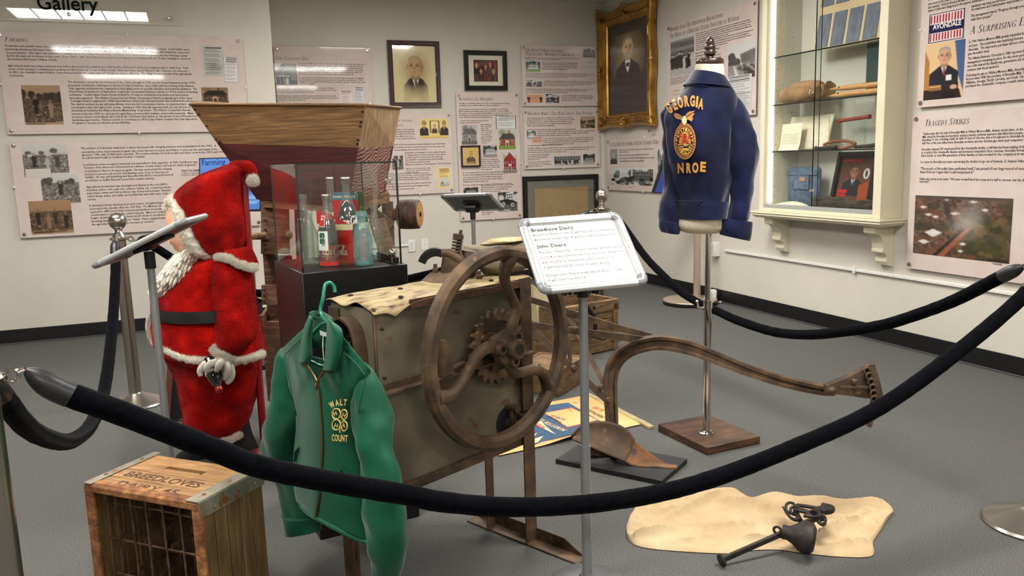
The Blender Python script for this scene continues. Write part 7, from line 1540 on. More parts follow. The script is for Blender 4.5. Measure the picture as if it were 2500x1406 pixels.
st0 = fl(1500, 1125, .0); st0 = V(st0[0], st0[1], 0); end_d = 2.66; d0 = np.dot(st0-CPOS, FWD)
def pd_(x, y, k=None):  # depth falls from the standard towards the clevis
 d = d0 if x < 1500 else d0+(end_d-d0)*(x-1500)/(2120-1500)
 return dp(x, y, d if k is None else k)
t = thing('walking_plow', 'antique rusty walk-behind plow with a long curved beam', 'plow', st0)
ctr_ = cat_rom([pd_(x, y) for x, y in ((1494, 1050), (1493, 1010), (1491, 976), (1490, 931), (1496, 898), (1514, 869), (1544, 849), (1585, 838), (1625, 837), (1677, 847), (1720, 862), (1770, 882), (1827, 904), (1910, 930), (1992, 948), (2040, 953))], 6)
n_ = len(ctr_); wv_ = [np.interp(i/(n_-1), [0, .35, .6, .8, 1], [.046, .056, .052, .040, .030]) for i in range(n_)]
def fr(i):
 T = nrm(ctr_[min(i+1, n_-1)]-ctr_[max(i-1, 0)]); S_ = nrm(np.cross(T, ZV) if abs(T[2]) < .95 else -FH); S_ = S_ if np.dot(S_, FH) < 0 else -S_
 S_ = nrm(-FH*.9+RH*.1-T*np.dot(-FH*.9+RH*.1, T)); return T, S_, nrm(np.cross(S_, T))
rg = []
for i in range(n_):
 T, S_, U = fr(i); w_ = wv_[i]/2; b_ = .016
 rg.append([ctr_[i]+S_*a+U*q for a, q in ((b_, w_), (b_, w_-.011), (.005, w_-.016), (.005, -w_+.016), (b_, -w_+.011), (b_, -w_), (-b_, -w_), (-b_, -w_+.011), (-.005, -w_+.016), (-.005, w_-.016), (-b_, w_-.011), (-b_, w_))])
MB().loft(rg).build('beam', M['rust'], t, smooth=0)
# clevis
e_ = 2.66
cl = [dp(x, y, e_-.02) for x, y in ((2019, 943), (2070, 922), (2108, 902), (2124, 891), (2136, 890), (2149, 931), (2156, 964), (2150, 974), (2112, 972), (2070, 966), (2021, 961))]
MB().add(cl+[p+FH*.03 for p in cl], [tuple(range(11)), tuple(range(21, 10, -1))]+[(i, (i+1) % 11, 11+(i+1) % 11, 11+i) for i in range(11)]).build('clevis', M['rust'], t, smooth=0)
for (x, y) in ((2117, 905), (2122, 918), (2127, 932), (2131, 946), (2133, 960), (2134, 974)):
 p = dp(x, y, e_-.034); MB().tube([p+.010*(RH*math.cos(a)+ZV*math.sin(a)) for a in np.linspace(0, 2*PI, 13)[:-1]], .0036, 7, closed=True).build('clevis_ring', M['rust'], t); MB().cyl(p+FH*.012, p+FH*.004, .007, 12).build('clevis_hole', M['hole'], t)
for x, y, r_ in ((2030, 952, .015), (2094, 958, .013)): MB().ball(dp(x, y, e_-.02), (r_, r_, r_*.8), nu=14, nv=8).build('clevis_boss', M['rust'], t)
MB().box(dp(2086, 932, e_-.03), (.016, .014, .016), bev=.002).build('square_bolt', M['rust'], t)
MB().beam(dp(2132, 975, e_), dp(2122, 1042, e_), .012, .022, FH, bev=.003).build('draft_link', M['rust'], t); MB().beam(dp(2050, 945, e_-.03), dp(2118, 945, e_-.035), .006, .010, FH).build('clevis_rib', M['rust'], t)
# handle bars and braces
def bar(a, b_, w_, th, name, k=0.0): return MB().beam(a, b_, w_, th, -FH, bev=.001).build(name, M['rust'], t)
hb1 = (dp(1632, 842, d0-.115), dp(1560, 828, d0-.07), dp(1262, 789, d0+.05))
MB().strip([hb1[0]]+[hb1[1]]+[hb1[2]], .027, .007, ZV).build('handle_bar', M['rust'], t)
for k in range(3): p = dp(1606+k*9, 838+k*1.3, d0-.105); MB().cyl(p, p-FH*.003-RH*0, .0058, 10).build('adjusting_hole', M['hole'], t)
MB().ball(dp(1597, 836, d0-.095), (.012, .01, .012), nu=10, nv=6).build('bar_bolt', M['rust'], t)
MB().strip([dp(1590, 822, d0+.02), dp(1500, 798, d0+.10), dp(1426, 774, d0+.16), dp(1280, 726, d0+.30)], .027, .007, ZV).build('handle_bar', M['rust'], t)
MB().strip([dp(1487, 982, d0-.03), dp(1270, 778, d0+.05)], .026, .009, nrm(ZV+RH*.6)).build('handle_brace', M['rust'], t)
MB().strip([dp(1476, 940, d0+.03), dp(1384, 762, d0+.22)], .020, .010, nrm(ZV*.5+RH)).build('handle_brace', M['rust'], t)
MB().strip([dp(1392, 884, d0+.25), dp(1388, 812, d0+.28)], .018, .008, RH).build('cross_brace', M['rust'], t)
for x, y, d in ((1484, 976, -.04), (1467, 946, -.03), (1400, 898, -.01)): MB().box(dp(x, y, d0+d), (.02, .016, .02), bev=.003).build('brace_bolt', M['rust'], t)
# mouldboard and share: twisted plate
TB = [(1396, 1066), (1420, 1040), (1462, 1029), (1500, 1033), (1533, 1050), (1555, 1080), (1587, 1106), (1620, 1128), (1654, 1151)]
BB = [(1398, 1069), (1414, 1077), (1440, 1089), (1470, 1103), (1503, 1117), (1533, 1130), (1562, 1147), (1610, 1156), (1653, 1156)]
Tq, Bq = cat_rom([np.array(p, float) for p in TB], 5), cat_rom([np.array(p, float) for p in BB], 5); g_ = []
for i, (a, b_) in enumerate(zip(Tq, Bq)):
 s_ = i/(len(Tq)-1); row = []
 for j in range(13):
  v = j/12; p = a+(b_-a)*v; d = d0+.00+.03*(1-s_)*math.sin(v*PI)-.06*v*(1-s_*.6)-.13*s_**1.3
  q = dp(p[0], p[1], d); q[2] = max(q[2], .026); row.append(q)
 g_.append(row)
kq = int(len(g_)*.60)
for nm, gg, m_ in (('mouldboard', g_[:kq+1], M['plowplate']), ('share', g_[kq:], M['rustorange'])):
 o = MB().grid(gg).build(nm, m_, t); md = o.modifiers.new('th', 'SOLIDIFY'); md.thickness = .008 if nm == 'mouldboard' else .011; md.offset = -1
MB().tube([dp(1497, 1052, d0), dp(1512, 1046, d0-.02), dp(1520, 1060, d0-.03)], .016, 10).build('frog_lug', M['rust'], t)
MB().beam(dp(1440, 1098, d0+.01), dp(1505, 1118, d0+.01), .03, .025).build('landside', M['brownwood'], t); MB().beam(V(*(dp(1498, 1118, d0+.03)*V(1, 1, 0)))+ZV*.04, V(*(dp(1535, 1126, d0+.02)*V(1, 1, 0)))+ZV*.04, .04, .036).build('landside_shoe', M['boardblack'], t)
MB().beam(st0+ZV*.021, dp(1494, 1054, d0), .04, .025, -FH).build('standard_foot', M['rust'], t)
# ================================================================ wooden boxes behind the plow
M['boxwood'] = mat('old_box_wood', (88, 69, 46), (148, 118, 80), (118, 92, 62), sc=4, st=(3, 3, 16), rough=0.65, bump=0.3, bsc=12, bst=(5, 5, 50), dist=.8, lo=.3, hi=.75)
A = fl(1352, 887); B_ = fl(1509, 852); ex = nrm(B_-A); ey = V(-ex[1], ex[0], 0); Wb = np.linalg.norm(B_-A); Hb = upr(A, 1352, 752)[2]; Db = .38
if np.dot(ey, FH) < 0: ey = -ey
RB = np.array([ex, ey, ZV]).T
t = thing('wooden_crate', 'large old wooden crate of wide boards behind the plow', 'crate', A+ex*Wb/2+ey*Db/2, math.atan2(ex[1], ex[0]))
bp = lambda a, b_, z: A+ex*a+ey*b_+ZV*z
nb = 3; hs = [0, .105, .21, Hb-.008]
for k in range(nb):
 zc_, hh = (hs[k]+hs[k+1])/2+.004, hs[k+1]-hs[k]-.004
 MB().box(bp(Wb/2, .009, zc_), (Wb, .018, hh), RB, bev=.003).build('front_board', M['boxwood'], t, smooth=0); MB().box(bp(Wb/2, Db-.009, zc_), (Wb, .018, hh), RB, bev=.003).build('back_board', M['boxwood'], t, smooth=0)
 for a in (.009, Wb-.009): MB().box(bp(a, Db/2, zc_), (.018, Db-.036, hh), RB, bev=.003).build('side_board', M['boxwood'], t, smooth=0)
MB().box(bp(Wb/2, Db/2, .012), (Wb-.03, Db-.03, .016), RB).build('bottom', M['boxwood'], t)
for a in (.012, Wb-.03): MB().box(bp(a, -.008, Hb*.46), (.04 if a > .1 else .022, .016, Hb*.9), RB, bev=.003).build('corner_batten', M['boxwood'], t, smooth=0)
MB().box(bp(Wb*.5, -.008, Hb-.042), (Wb*1.0, .016, .07), RB, bev=.004).build('top_batten', M['boxwood'], t, smooth=0)
for a in (.10, .32): MB().cyl(bp(a, -.0165, Hb-.04), bp(a, -.018, Hb-.04), .012, 14).build('knot', M['nail'], t)
# pale board and black iron machine part standing in the crate
M['pale'] = mat('cream_board', (206, 190, 150), (222, 208, 174), sc=9, rough=.7)
q = [onpl(x, y, bp(.05, .10, 0), FH) for x, y in ((1296, 694), (1312, 692), (1352, 728), (1348, 738), (1332, 736))]
mm = MB(); mm.add(q+[p+FH*.02 for p in q], [tuple(range(5)), tuple(range(9, 4, -1))]+[(i, (i+1) % 5, 5+(i+1) % 5, 5+i) for i in range(5)]); cc_ = bp(.10, .2, .2)
lo_ = bp(.06, .16, .03)
mm2 = MB(); mm2.hexa([bp(.03, .12, .024), bp(.03, .30, .024), bp(.05, .30, .024), bp(.05, .12, .024), onpl(1300, 694, bp(0, .12, 0), FH), onpl(1300, 694, bp(0, .12, 0), FH)+ey*.18, onpl(1346, 728, bp(0, .12, 0), FH)+ey*.18, onpl(1346, 728, bp(0, .12, 0), FH)])
tag(mm2.build('cream_board', M['pale'], None, smooth=0), 'cream board sticking out of the left end of the large wooden crate', 'board')
M['castblack'] = mat('black_cast_iron', (18, 18, 19), (36, 35, 34), sc=30, rough=0.4, metal=.4, bump=.4, bsc=60)
kz = bp(Wb*.45, .15, 0); t = thing('iron_mechanism', 'black cast-iron mechanism with a curved arm, sitting in the large wooden crate', 'machine part', kz+ZV*.024)
PK = lambda x, y, d=0.0: onpl(x, y, bp(.2, .06+d, 0), FH)
MB().box(kz+ZV*.14, (.26, .12, .225), RB, bev=.01).build('bed', M['castblack'], t)
rnd = random.Random(2)
for k in range(9): p = PK(1372+k*11, 707+rnd.uniform(-4, 4)+(k == 4)*-4, rnd.uniform(0, .05)); MB().lathe([(.012, -.03), (.014, -.01), (.008, .0), (.013, .008), (.009, .018), (0, .02)], p, 12, nrm(V(rnd.uniform(-1, 1), rnd.uniform(-1, 1), 1.2))).build('knob', M['castblack'], t)
MB().tube([PK(1372, 706), PK(1400, 700), PK(1440, 700), PK(1462, 704)], .008, 10).build('rod', M['castblack'], t)
MB().tube(cat_rom([PK(x, y, -.085) for x, y in ((1440, 704), (1434, 716), (1428, 738), (1438, 756), (1450, 772), (1454, 790), (1452, 808))], 6), [.022, .019, .016, .0155, .015, .014]+[.0135]*31, 14).build('curved_arm', M['castblack'], t)
MB().tube(cat_rom([PK(x, y, -.085) for x, y in ((1444, 820), (1458, 824), (1470, 828), (1479, 827))], 5), .007, 10).build('foot_lever', M['castblack'], t)
MB().tube([PK(1452, 806, -.085), PK(1448, 821, -.085)], .006, 8).build('lever_link', M['castblack'], t)
A2 = fl(1367, 968); B2 = fl(1440, 938); ex2 = nrm(B2-A2); ey2 = V(-ex2[1], ex2[0], 0)
L2 = fl(1302, 960)
ey2 = nrm(L2-A2); ex2 = nrm(V(-ey2[1], ey2[0], 0)); ex2 = ex2 if np.dot(ex2, RH) > 0 else -ex2
Hs = upr(A2, 1367, 905)[2]; R2 = np.array([ey2, ex2, ZV]).T
t = thing('wooden_box', 'small low wooden box on the carpet in front of the large crate', 'box', A2+ey2*.14+ex2*.17, math.atan2(ey2[1], ey2[0]))
b2 = lambda a, b_, z: A2+ey2*a+ex2*b_+ZV*z
for b_, nm in ((.008, 'front_board'), (.332, 'back_board')): MB().box(b2(.14, b_, Hs/2+.001), (.28, .016, Hs-.002), R2, bev=.002).build(nm, M['boxwood'], t, smooth=0)
for a in (.008, .272): MB().box(b2(a, .17, Hs/2+.001), (.016, .308, Hs-.002), R2, bev=.002).build('side_board', M['boxwood'], t, smooth=0)
MB().box(b2(.14, .17, Hs-.01), (.245, .305, .012), R2, bev=.002).build('lid', M['boxwood'], t, smooth=0)
# ================================================================ printed fertilizer sack on the floor
M['kraft'] = mat('kraft_paper', (214, 164, 102), (226, 180, 120), sc=5, rough=0.7, bump=.15, bsc=9)
M['inkblue2'] = mat('sack_blue_print', (44, 74, 104), (52, 84, 114), sc=12, rough=.7); M['inkred2'] = mat('sack_red_print', (196, 62, 44), rough=.7); M['inkcream2'] = mat('sack_cream_print', (232, 206, 158), rough=.7); M['inkblack2'] = mat('sack_black_print', (48, 42, 40), rough=.7)
S_ = {'A': fl(1219, 1115), 'B': fl(1572, 1037), 'C': fl(1436, 966)}; S_['D'] = S_['A']+S_['C']-S_['B']
t = thing('fertilizer_sack', 'flat printed paper fertilizer sack lying on the carpet under the plow handles', 'sack', (S_['A']+S_['C'])/2)
n1, n2 = 40, 24; sx1 = S_['B']-S_['A']; sy1 = S_['D']-S_['A']
def szf(u, v):
 p = S_['A']+sx1*u+sy1*v; e = min(u, 1-u, v*.8, (1-v)*.8); z = .006+.012*min(1, e*10)**.6+.010*max(0, nz((p[0], p[1], 0), 5, 1))*min(1, e*8)+.016*math.exp(-((v-.0)/.10)**2-((u-.5)/.14)**2); return z
def suv(p):
 d = (p-S_['A'])[:2]; Mx = np.array([sx1[:2], sy1[:2]]).T; return np.linalg.solve(Mx, d)
MB().grid([[S_['A']+sx1*i/n1+sy1*j/n2+ZV*szf(i/n1, j/n2) for j in range(n2+1)] for i in range(n1+1)]).build('sack_body', M['kraft'], t)
MB().strip([S_['B']+ZV*.008+(S_['C']-S_['B'])*k/8-nrm(sx1)*.004 for k in range(-1, 9)], .012, .03, ZV).build('sewn_end', M['palecanvas'], t)
def onsack(x, y, e=.001):
 p = fl(x, y, .016); u, v = suv(p); return V(p[0], p[1], szf(min(1, max(0, u)), min(1, max(0, v)))+e)
def z6(x, y): return 1180+x/5.682, 940+y/5.682
def sackpoly(pts, m, name, e):
 P_ = [np.array(z6(*p)) for p in pts]; b = MB(); k = 12
 if len(P_) == 4:
  b.grid([[onsack(*((P_[0]*(1-i/k)+P_[1]*i/k)*(1-j/k)+(P_[3]*(1-i/k)+P_[2]*i/k)*j/k), e) for j in range(k+1)] for i in range(k+1)])
 else: b.add([onsack(*p, e) for p in P_], [tuple(range(len(P_)))])
 return b.build(name, m, t, smooth=0)
sackpoly([(1180, 258), (1760, 560), (1190, 715), (120, 930)][:4] if 0 else [(1180, 258), (1790, 600), (1200, 720), (560, 330)], M['inkblue2'], 'blue_field', .0015)
sackpoly([(690, 520), (1200, 720), (950, 740), (560, 860)], M['inkblue2'], 'blue_field', .0015); sackpoly([(560, 330), (1200, 720), (690, 800), (400, 600)], M['inkblue2'], 'blue_field', .0014)
sackpoly([(1225, 322), (1600, 500), (1170, 605), (830, 400)], M['inkred2'], 'red_border', .0025); sackpoly([(1225, 334), (1585, 500), (1168, 594), (850, 402)], M['kraft'], 'analysis_panel', .0032)
sackpoly([(700, 545), (800, 520), (1010, 705), (980, 690)], M['inkcream2'], 'cream_pennant', .0025); sackpoly([(640, 720), (750, 675), (700, 730), (560, 790)], M['inkcream2'], 'cream_zigzag', .0025); sackpoly([(560, 800), (836, 720), (760, 790), (540, 850)], M['inkcream2'], 'cream_zigzag', .0025)
def sacktext(tx, p0, p1, h, m, e=.004):
 a, b_ = onsack(*z6(*p0), 0), onsack(*z6(*p1), 0); X = nrm((b_-a)*V(1, 1, 0)); Y = np.cross(ZV, X); L = np.linalg.norm((b_-a)[:2]); vs, fs = text_geo(tx, 0, .015, 2); wv = vs[:, 0].max(); mb = MB(); vo = []
 for v in vs: p = a+X*(v[0]/wv*L)+Y*(v[1]/CAPH*h); u, w_ = suv(p); vo.append(V(p[0], p[1], szf(min(1, max(0, u)), min(1, max(0, w_)))+e))
 mb.add(vo, fs); mb.build('printed_words', m, t, smooth=0)
sacktext('THE MOST FOR YOUR', (1185, 650), (775, 475), .030, M['inkcream2']); sacktext('5-10-15', (1160, 492), (968, 430), .030, M['inkblue2']); sacktext('Guaranteed Analysis', (1100, 540), (890, 435), .014, M['inkblack2']); sacktext('FERTILIZER', (880, 600), (740, 545), .030, M['inkred2']); sacktext('CO.', (1316, 262), (1250, 246), .016, M['inkblack2'])
sacktext('FERTILIZER', (1690, 455), (1430, 330), .022, M['inkblack2']); sacktext('5-10', (1700, 360), (1560, 310), .030, M['inkred2'])
for y in (350, 372): sacktext('Nitrogen', (1240, y), (1180, y-8), .008, M['inkblack2'])
# ================================================================ canvas sack and cotton scale on the floor
M['muslin'] = mat('cream_muslin', (178, 152, 114), (200, 178, 142), (190, 165, 127), sc=6, rough=0.85, bump=0.25, bsc=150, lo=.3, hi=.7, detail=7)
TB = [(1528, 1292), (1545, 1252), (1572, 1230), (1690, 1203), (1780, 1191), (1812, 1206), (1836, 1216), (1890, 1202), (1945, 1215), (1990, 1213), (2060, 1222), (2140, 1220), (2166, 1232), (2181, 1249)]
BB = [(1528, 1294), (1536, 1322), (1570, 1338), (1650, 1347), (1775, 1353), (1842, 1345), (1900, 1344), (1960, 1352), (2050, 1361), (2128, 1359), (2132, 1325), (2148, 1300), (2164, 1274), (2181, 1252)]
Tq, Bq = [np.array(cat_rom([np.array(p, float) for p in L_], 14)) for L_ in (TB, BB)]; nv = 46; g_ = []
def clothz(x, y, e):
 r_ = 0
 for (fx0, fy0, fx1, fy1, w_, h) in ((1550, 1320, 1650, 1298, 9, .022), (1640, 1270, 1760, 1210, 9, .024), (1690, 1310, 1980, 1278, 12, .020), (1760, 1228, 1860, 1240, 9, .018), (1780, 1260, 1960, 1240, 12, .018), (1980, 1320, 2120, 1262, 10, .020), (1850, 1345, 1960, 1310, 8, .018), (1900, 1215, 2140, 1228, 9, .016), (1570, 1262, 1680, 1250, 10, .016), (2020, 1345, 2110, 1330, 9, .016), (1600, 1300, 1850, 1288, 8, .012), (1630, 1330, 1900, 1322, 8, .012)):
  d = np.array([fx1-fx0, fy1-fy0], float); l = np.hypot(*d); u = np.clip(((x-fx0)*d[0]+(y-fy0)*d[1])/l**2, 0, 1); q = math.hypot(x-fx0-d[0]*u, (y-fy0-d[1]*u)*1.6); r_ = max(r_, h*1.35*math.exp(-(q/(w_*.62))**1.25)*(.4+.6*math.sin(PI*(.12+.76*u))))
 return (.014*min(1, e*9)**.5)+r_*min(1, e*7)+.010*nz((x*.012, y*.03, 0), 1, 3)*min(1, e*5)+.008*nz((x*.035, y*.08, 2), 1, 5)*min(1, e*5)+.0035*nz((x*.09, y*.18, 4), 1, 7)*min(1, e*5)
nu = len(Tq)
for i in range(nu):
 row = []
 for j in range(nv+1):
  v = j/nv; p = Tq[i]*(1-v)+Bq[i]*v; e = min(v, 1-v, i/(nu-1)*1.3, (1-i/(nu-1))*1.3); z = .003+clothz(p[0], p[1], e); q = fl(p[0], p[1]+6*min(1, e*4), 0); row.append(V(q[0], q[1], z))
 g_.append(row)
cs = MB().grid(g_).build('canvas_sack', M['muslin']); tag(cs, 'crumpled cream canvas sack lying flat on the carpet at the right', 'sack')
M['blackiron'] = mat('blackened_iron', (34, 31, 29), (58, 52, 46), sc=26, rough=0.55, metal=.35, bump=.3, bsc=90)
t = thing('cotton_scale', 'blackened iron cotton scale beam with hooks, lying across the canvas sack', 'scale', fl(1900, 1300))
fz = lambda x, y, z: fl(x, y, z)
a, b_ = fz(1764, 1366, .022), fz(2000, 1262, .095)
MB().beam(a, b_, .011, .018, bev=.002).build('scale_beam', M['blackiron'], t)
MB().lathe([(0, 0), (.020, 0), (.021, .004), (.018, .008), (0, .010)], a, 18, nrm(a-b_)).build('end_button', M['blackiron'], t)
z5 = lambda x, y, z: fz(1500+x/3.571, 1160+y/3.571, z)
MB().loft(sil([((1800, 262), (1830, 256), .008), ((1790, 285), (1915, 275), .010), ((1800, 310), (1920, 316), .010), ((1830, 330), (1870, 322), .008)], lambda x, y, d=0: z5(x, y, .11), ZV, n=4, seg=16)).build('bearing_plate', M['blackiron'], t)
for pts, r_ in (([(1600, 262), (1680, 272), (1790, 292)], .006), ([(1600, 295), (1700, 318), (1780, 312)], .006), ([(1640, 300), (1700, 345), (1740, 372)], .006), ([(1600, 260), (1602, 300)], .006), ([(1560, 300), (1640, 318), (1700, 318)], .005), ([(1740, 340), (1790, 300)], .013), ([(1780, 300), (1800, 380)], .010), ([(1650, 350), (1740, 365)], .006)):
 MB().tube([z5(x, y, .10) for x, y in pts], r_, 10).build('scale_frame', M['blackiron'], t)
for pts in ([(1468, 275), (1500, 330), (1545, 375), (1590, 388), (1600, 362), (1585, 330)], [(1585, 270), (1600, 340), (1622, 400)]):
 q = cat_rom([z5(x, y, .085) for x, y in pts], 6); MB().tube(q, list(np.linspace(.0025, .0085, len(q))), 10).build('hook', M['blackiron'], t)
for (x, y, r_) in ((1538, 286, .020), (1566, 310, .014), (1805, 386, .016), (1812, 405, .011)):
 c = z5(x, y, .09); u_ = nrm(RH*.9+FH*.4); v_ = nrm(ZV*.5+FH*.8); MB().tube([c+r_*(u_*math.cos(q)+v_*math.sin(q)) for q in np.linspace(0, 2*PI, 20)[:-1]], .0045, 8, closed=True).build('ring', M['blackiron'], t)
p0_, p1_ = fz(1908, 1297, .075), fz(1990, 1318, .062); Lw = np.linalg.norm(p1_-p0_)
t = thing('scale_weight', 'pear-shaped black iron weight resting on the canvas sack', 'weight', p1_*V(1, 1, 0)+ZV*.02)
MB().lathe([(0, 0), (.020, 0), (.022, .006), (.021, Lw*.18), (.028, Lw*.35), (.043, Lw*.55), (.050, Lw*.74), (.047, Lw*.90), (.034, Lw*1.0), (.022, Lw*1.01), (0, Lw*1.0)], p0_, 32, nrm(p1_-p0_)).build('weight_body', M['blackiron'], t)
c = p0_-nrm(p1_-p0_)*.012; MB().tube([c+.011*(nrm(p1_-p0_)*math.cos(q)+ZV*math.sin(q)) for q in np.linspace(0, 2*PI, 18)[:-1]], .004, 8, closed=True).build('weight_eye', M['blackiron'], t)
# ================================================================ dress form with the blue corduroy jacket
M['navy'] = mat('navy_corduroy', (12, 16, 42), (22, 30, 70), (16, 22, 54), sc=5, rough=0.75, sheen=0.30, bump=0.25, bsc=9, bst=(1, 1, .5), bdist=.02, spec=.2)
M['formcloth'] = mat('cream_form_cloth', (222, 212, 184), (232, 224, 200), sc=14, rough=0.8)
M['darkwood'] = mat('dark_turned_wood', (44, 30, 24), (62, 44, 34), sc=20, rough=0.3, coat=.3)
M['walnut'] = mat('walnut_board', (54, 35, 24), (96, 65, 43), (74, 49, 32), sc=3, st=(2, 12, 12), rough=0.35, bump=.1, bsc=10, coat=.15, dist=.6)
M['gold_emb'] = mat('gold_thread_embroidery', (206, 150, 62), (180, 122, 44), sc=260, rough=.6, bump=.3, bsc=400)
M['emb_yellow'] = mat('yellow_thread', (224, 176, 74), rough=.6); M['emb_red'] = mat('red_thread', (170, 44, 34), rough=.6); M['emb_pale'] = mat('pale_thread', (222, 206, 160), rough=.6); M['emb_navy'] = mat('navy_thread', (24, 28, 62), rough=.7)
pc4 = [fl(1605, 1035, .034), fl(1727, 1110-8, .034), fl(1853, 1072, .034), fl(1730, 1015, .034)]
pc4 = [V(1.915, 3.080, .0), V(1.885, 2.690, 0), V(2.172, 2.690, 0), V(2.185, 3.075, 0)]
top4 = [fl(1606, 1034, .034), fl(1727, 1094, .034), fl(1853, 1064, .034), fl(1732, 1012, .034)]
FB = (top4[0]+top4[1]+top4[2]+top4[3])/4*V(1, 1, 0); X = nrm(top4[2]-top4[1]+top4[3]-top4[0]); X = nrm(X*V(1, 1, 0)); Y = V(-X[1], X[0], 0)
Lx = (np.linalg.norm(top4[2]-top4[1])+np.linalg.norm(top4[3]-top4[0]))/2; Ly = (np.linalg.norm(top4[1]-top4[0])+np.linalg.norm(top4[2]-top4[3]))/2
t = thing('dress_form', 'cream dress form on a chrome pole with a square walnut base, wearing a navy jacket', 'dress form', FB, math.atan2(X[1], X[0]))
MB().box(FB+ZV*.0175, (Lx, Ly, .033), np.array([X, Y, ZV]).T, bev=.002).build('base', M['walnut'], t)
pbz = fl(1725, 1056, .034); PB0 = V(pbz[0], pbz[1], 0)
PF = lambda x, y, d=0.0: upr(PB0-FH*d, x, y)
zb = PF(1712, 560)[2]; zm = PF(1722, 735)[2]
MB().cyl(PB0+ZV*.034, PB0+ZV*zm, .0155, 20).build('lower_pole', M['chrome'], t); MB().cyl(PB0+ZV*(zm-.01), PB0+ZV*(zb+.05), .0125, 20).build('upper_pole', M['chrome'], t); MB().cyl(PB0+ZV*(zm-.03), PB0+ZV*(zm+.004), .019, 20).build('pole_collar', M['chrome'], t)
MB().lathe([(.036, .034), (.036, .038), (.02, .046), (.0, .046)], PB0, 24).build('pole_flange', M['chrome'], t)
MB().tube(cat_rom([PF(1722, 752), PF(1710, 751), PF(1704, 748), PF(1702, 737)], 5), .0045, 8).build('clamp_lever', M['chrome'], t); MB().ball(PF(1702, 736), .007, nu=10, nv=6).build('lever_ball', M['chrome'], t)
MB().loft(sil([((1660, 470), (1768, 470), .10), ((1654, 510), (1767, 510), .115), ((1647, 535), (1766, 535), .12), ((1648, 552), (1765, 556), .115), ((1668, 566), (1752, 567), .08), ((1695, 569), (1730, 569), .02)], PF, -FH, n=5, seg=40)).build('lower_torso', M['formcloth'], t)
MB().loft(sil([((1680, 215), (1776, 222), .075), ((1690, 196), (1772, 200), .066), ((1696, 178), (1768, 182), .056), ((1698, 162), (1767, 166), .053), ((1702, 150), (1765, 155), .05)], PF, -FH, n=5, seg=36)).build('neck', M['formcloth'], t)
nc = PF(1733, 152); nr = np.linalg.norm(PF(1766, 156)-PF(1702, 150))/2
MB().lathe([(nr*.98, -.012), (nr*1.04, -.006), (nr*1.04, .006), (nr*.96, .012), (nr*.3, .014), (nr*.26, .022), (nr*.42, .030), (nr*.44, .040), (nr*.36, .048), (nr*.42, .054), (nr*.38, .064), (nr*.30, .070), (nr*.33, .076), (nr*.24, .090), (nr*.10, .097), (0, .098)], nc, 32).build('neck_cap', M['darkwood'], t)
# jacket: worn by the form, so it is a thing of its own
tj = thing('navy_jacket', 'navy blue corduroy jacket lettered GEORGIA and NROE in gold, worn by the dress form', 'jacket', PB0+ZV*PF(1712, 528)[2])
TR = [((1690, 192), (1779, 204), .09), ((1662, 224), (1792, 224), .118), ((1626, 258), (1802, 250), .135), ((1616, 285), (1800, 285), .14), ((1622, 320), (1793, 330), .15), ((1632, 370), (1787, 380), .15), ((1643, 425), (1783, 430), .145), ((1651, 478), (1777, 480), .14), ((1650, 500), (1774, 500), .142), ((1646, 529), (1771, 530), .14)]
MB().loft(sil(TR, PF, -FH, n=8, seg=64, fold=.018, fsc=8, seed=3, stretch=(1, 1, .7)), cap=False).build('jacket_body', M['navy'], tj)
MB().loft(sil([((1651, 489), (1776, 489), .145), ((1648, 500), (1776, 500), .147), ((1645, 531), (1772, 531), .145)], PF, -FH, n=4, seg=56), cap=False).build('waistband', M['navy'], tj)
MB().loft(sil([((1692, 172), (1769, 189), .082), ((1683, 186), (1776, 202), .100), ((1669, 207), (1787, 219), .122)], PF, -FH, n=4, seg=44), cap=False).build('collar', M['navy'], tj)
def slv(rows, nm, seed, sn=6): MB().loft(sil(rows, PF, -FH, n=sn, seg=34, fold=.024, fsc=9, seed=seed, stretch=(1, 1, .7))).build(nm, M['navy'], tj)
slv([((1782, 224), (1794, 226), .015, .0), ((1764, 240), (1812, 252), .055, .0), ((1758, 272), (1832, 285), .08, .02), ((1770, 315), (1842, 322), .085, .04), ((1778, 355), (1843, 358), .085, .05), ((1777, 406), (1839, 410), .08, .055), ((1774, 455), (1835, 462), .072, .045), ((1770, 515), (1828, 522), .066, .05), ((1768, 534), (1824, 540), .062, .05)], 'sleeve', 3)
slv([((1767, 532), (1826, 540), .064, .05), ((1764, 560), (1820, 570), .063, .05), ((1762, 573), (1815, 584), .060, .05)], 'cuff', 4)
slv([((1634, 252), (1642, 250), .015, .0), ((1616, 280), (1650, 290), .05, -.03), ((1620, 330), (1655, 340), .062, -.04), ((1623, 387), (1655, 395), .062, -.035), ((1621, 450), (1655, 455), .060, -.02), ((1619, 510), (1652, 512), .058, .0), ((1617, 540), (1650, 545), .056, .01)], 'sleeve', 6)
slv([((1616, 538), (1652, 543), .058, .01), ((1618, 556), (1651, 562), .057, .01), ((1624, 567), (1648, 570), .050, .01)], 'cuff', 7)
rows_ = [np.array([*r[0], *r[1], r[2]], float) for r in TR]; cr_ = np.array(cat_rom(rows_, 8))
def onback(x, y, e=.003):
 ym = (cr_[:, 1]+cr_[:, 3])/2; L, R, d = np.interp(y, ym, cr_[:, 0]), np.interp(y, ym, cr_[:, 2]), np.interp(y, ym, cr_[:, 4])
 s_ = np.clip((x-(L+R)/2)/((R-L)/2), -.97, .97); dd = d*math.sqrt(1-s_*s_)
 p = PF(x, y, dd*.93); return p-FH*(e+.006+dd*.07)
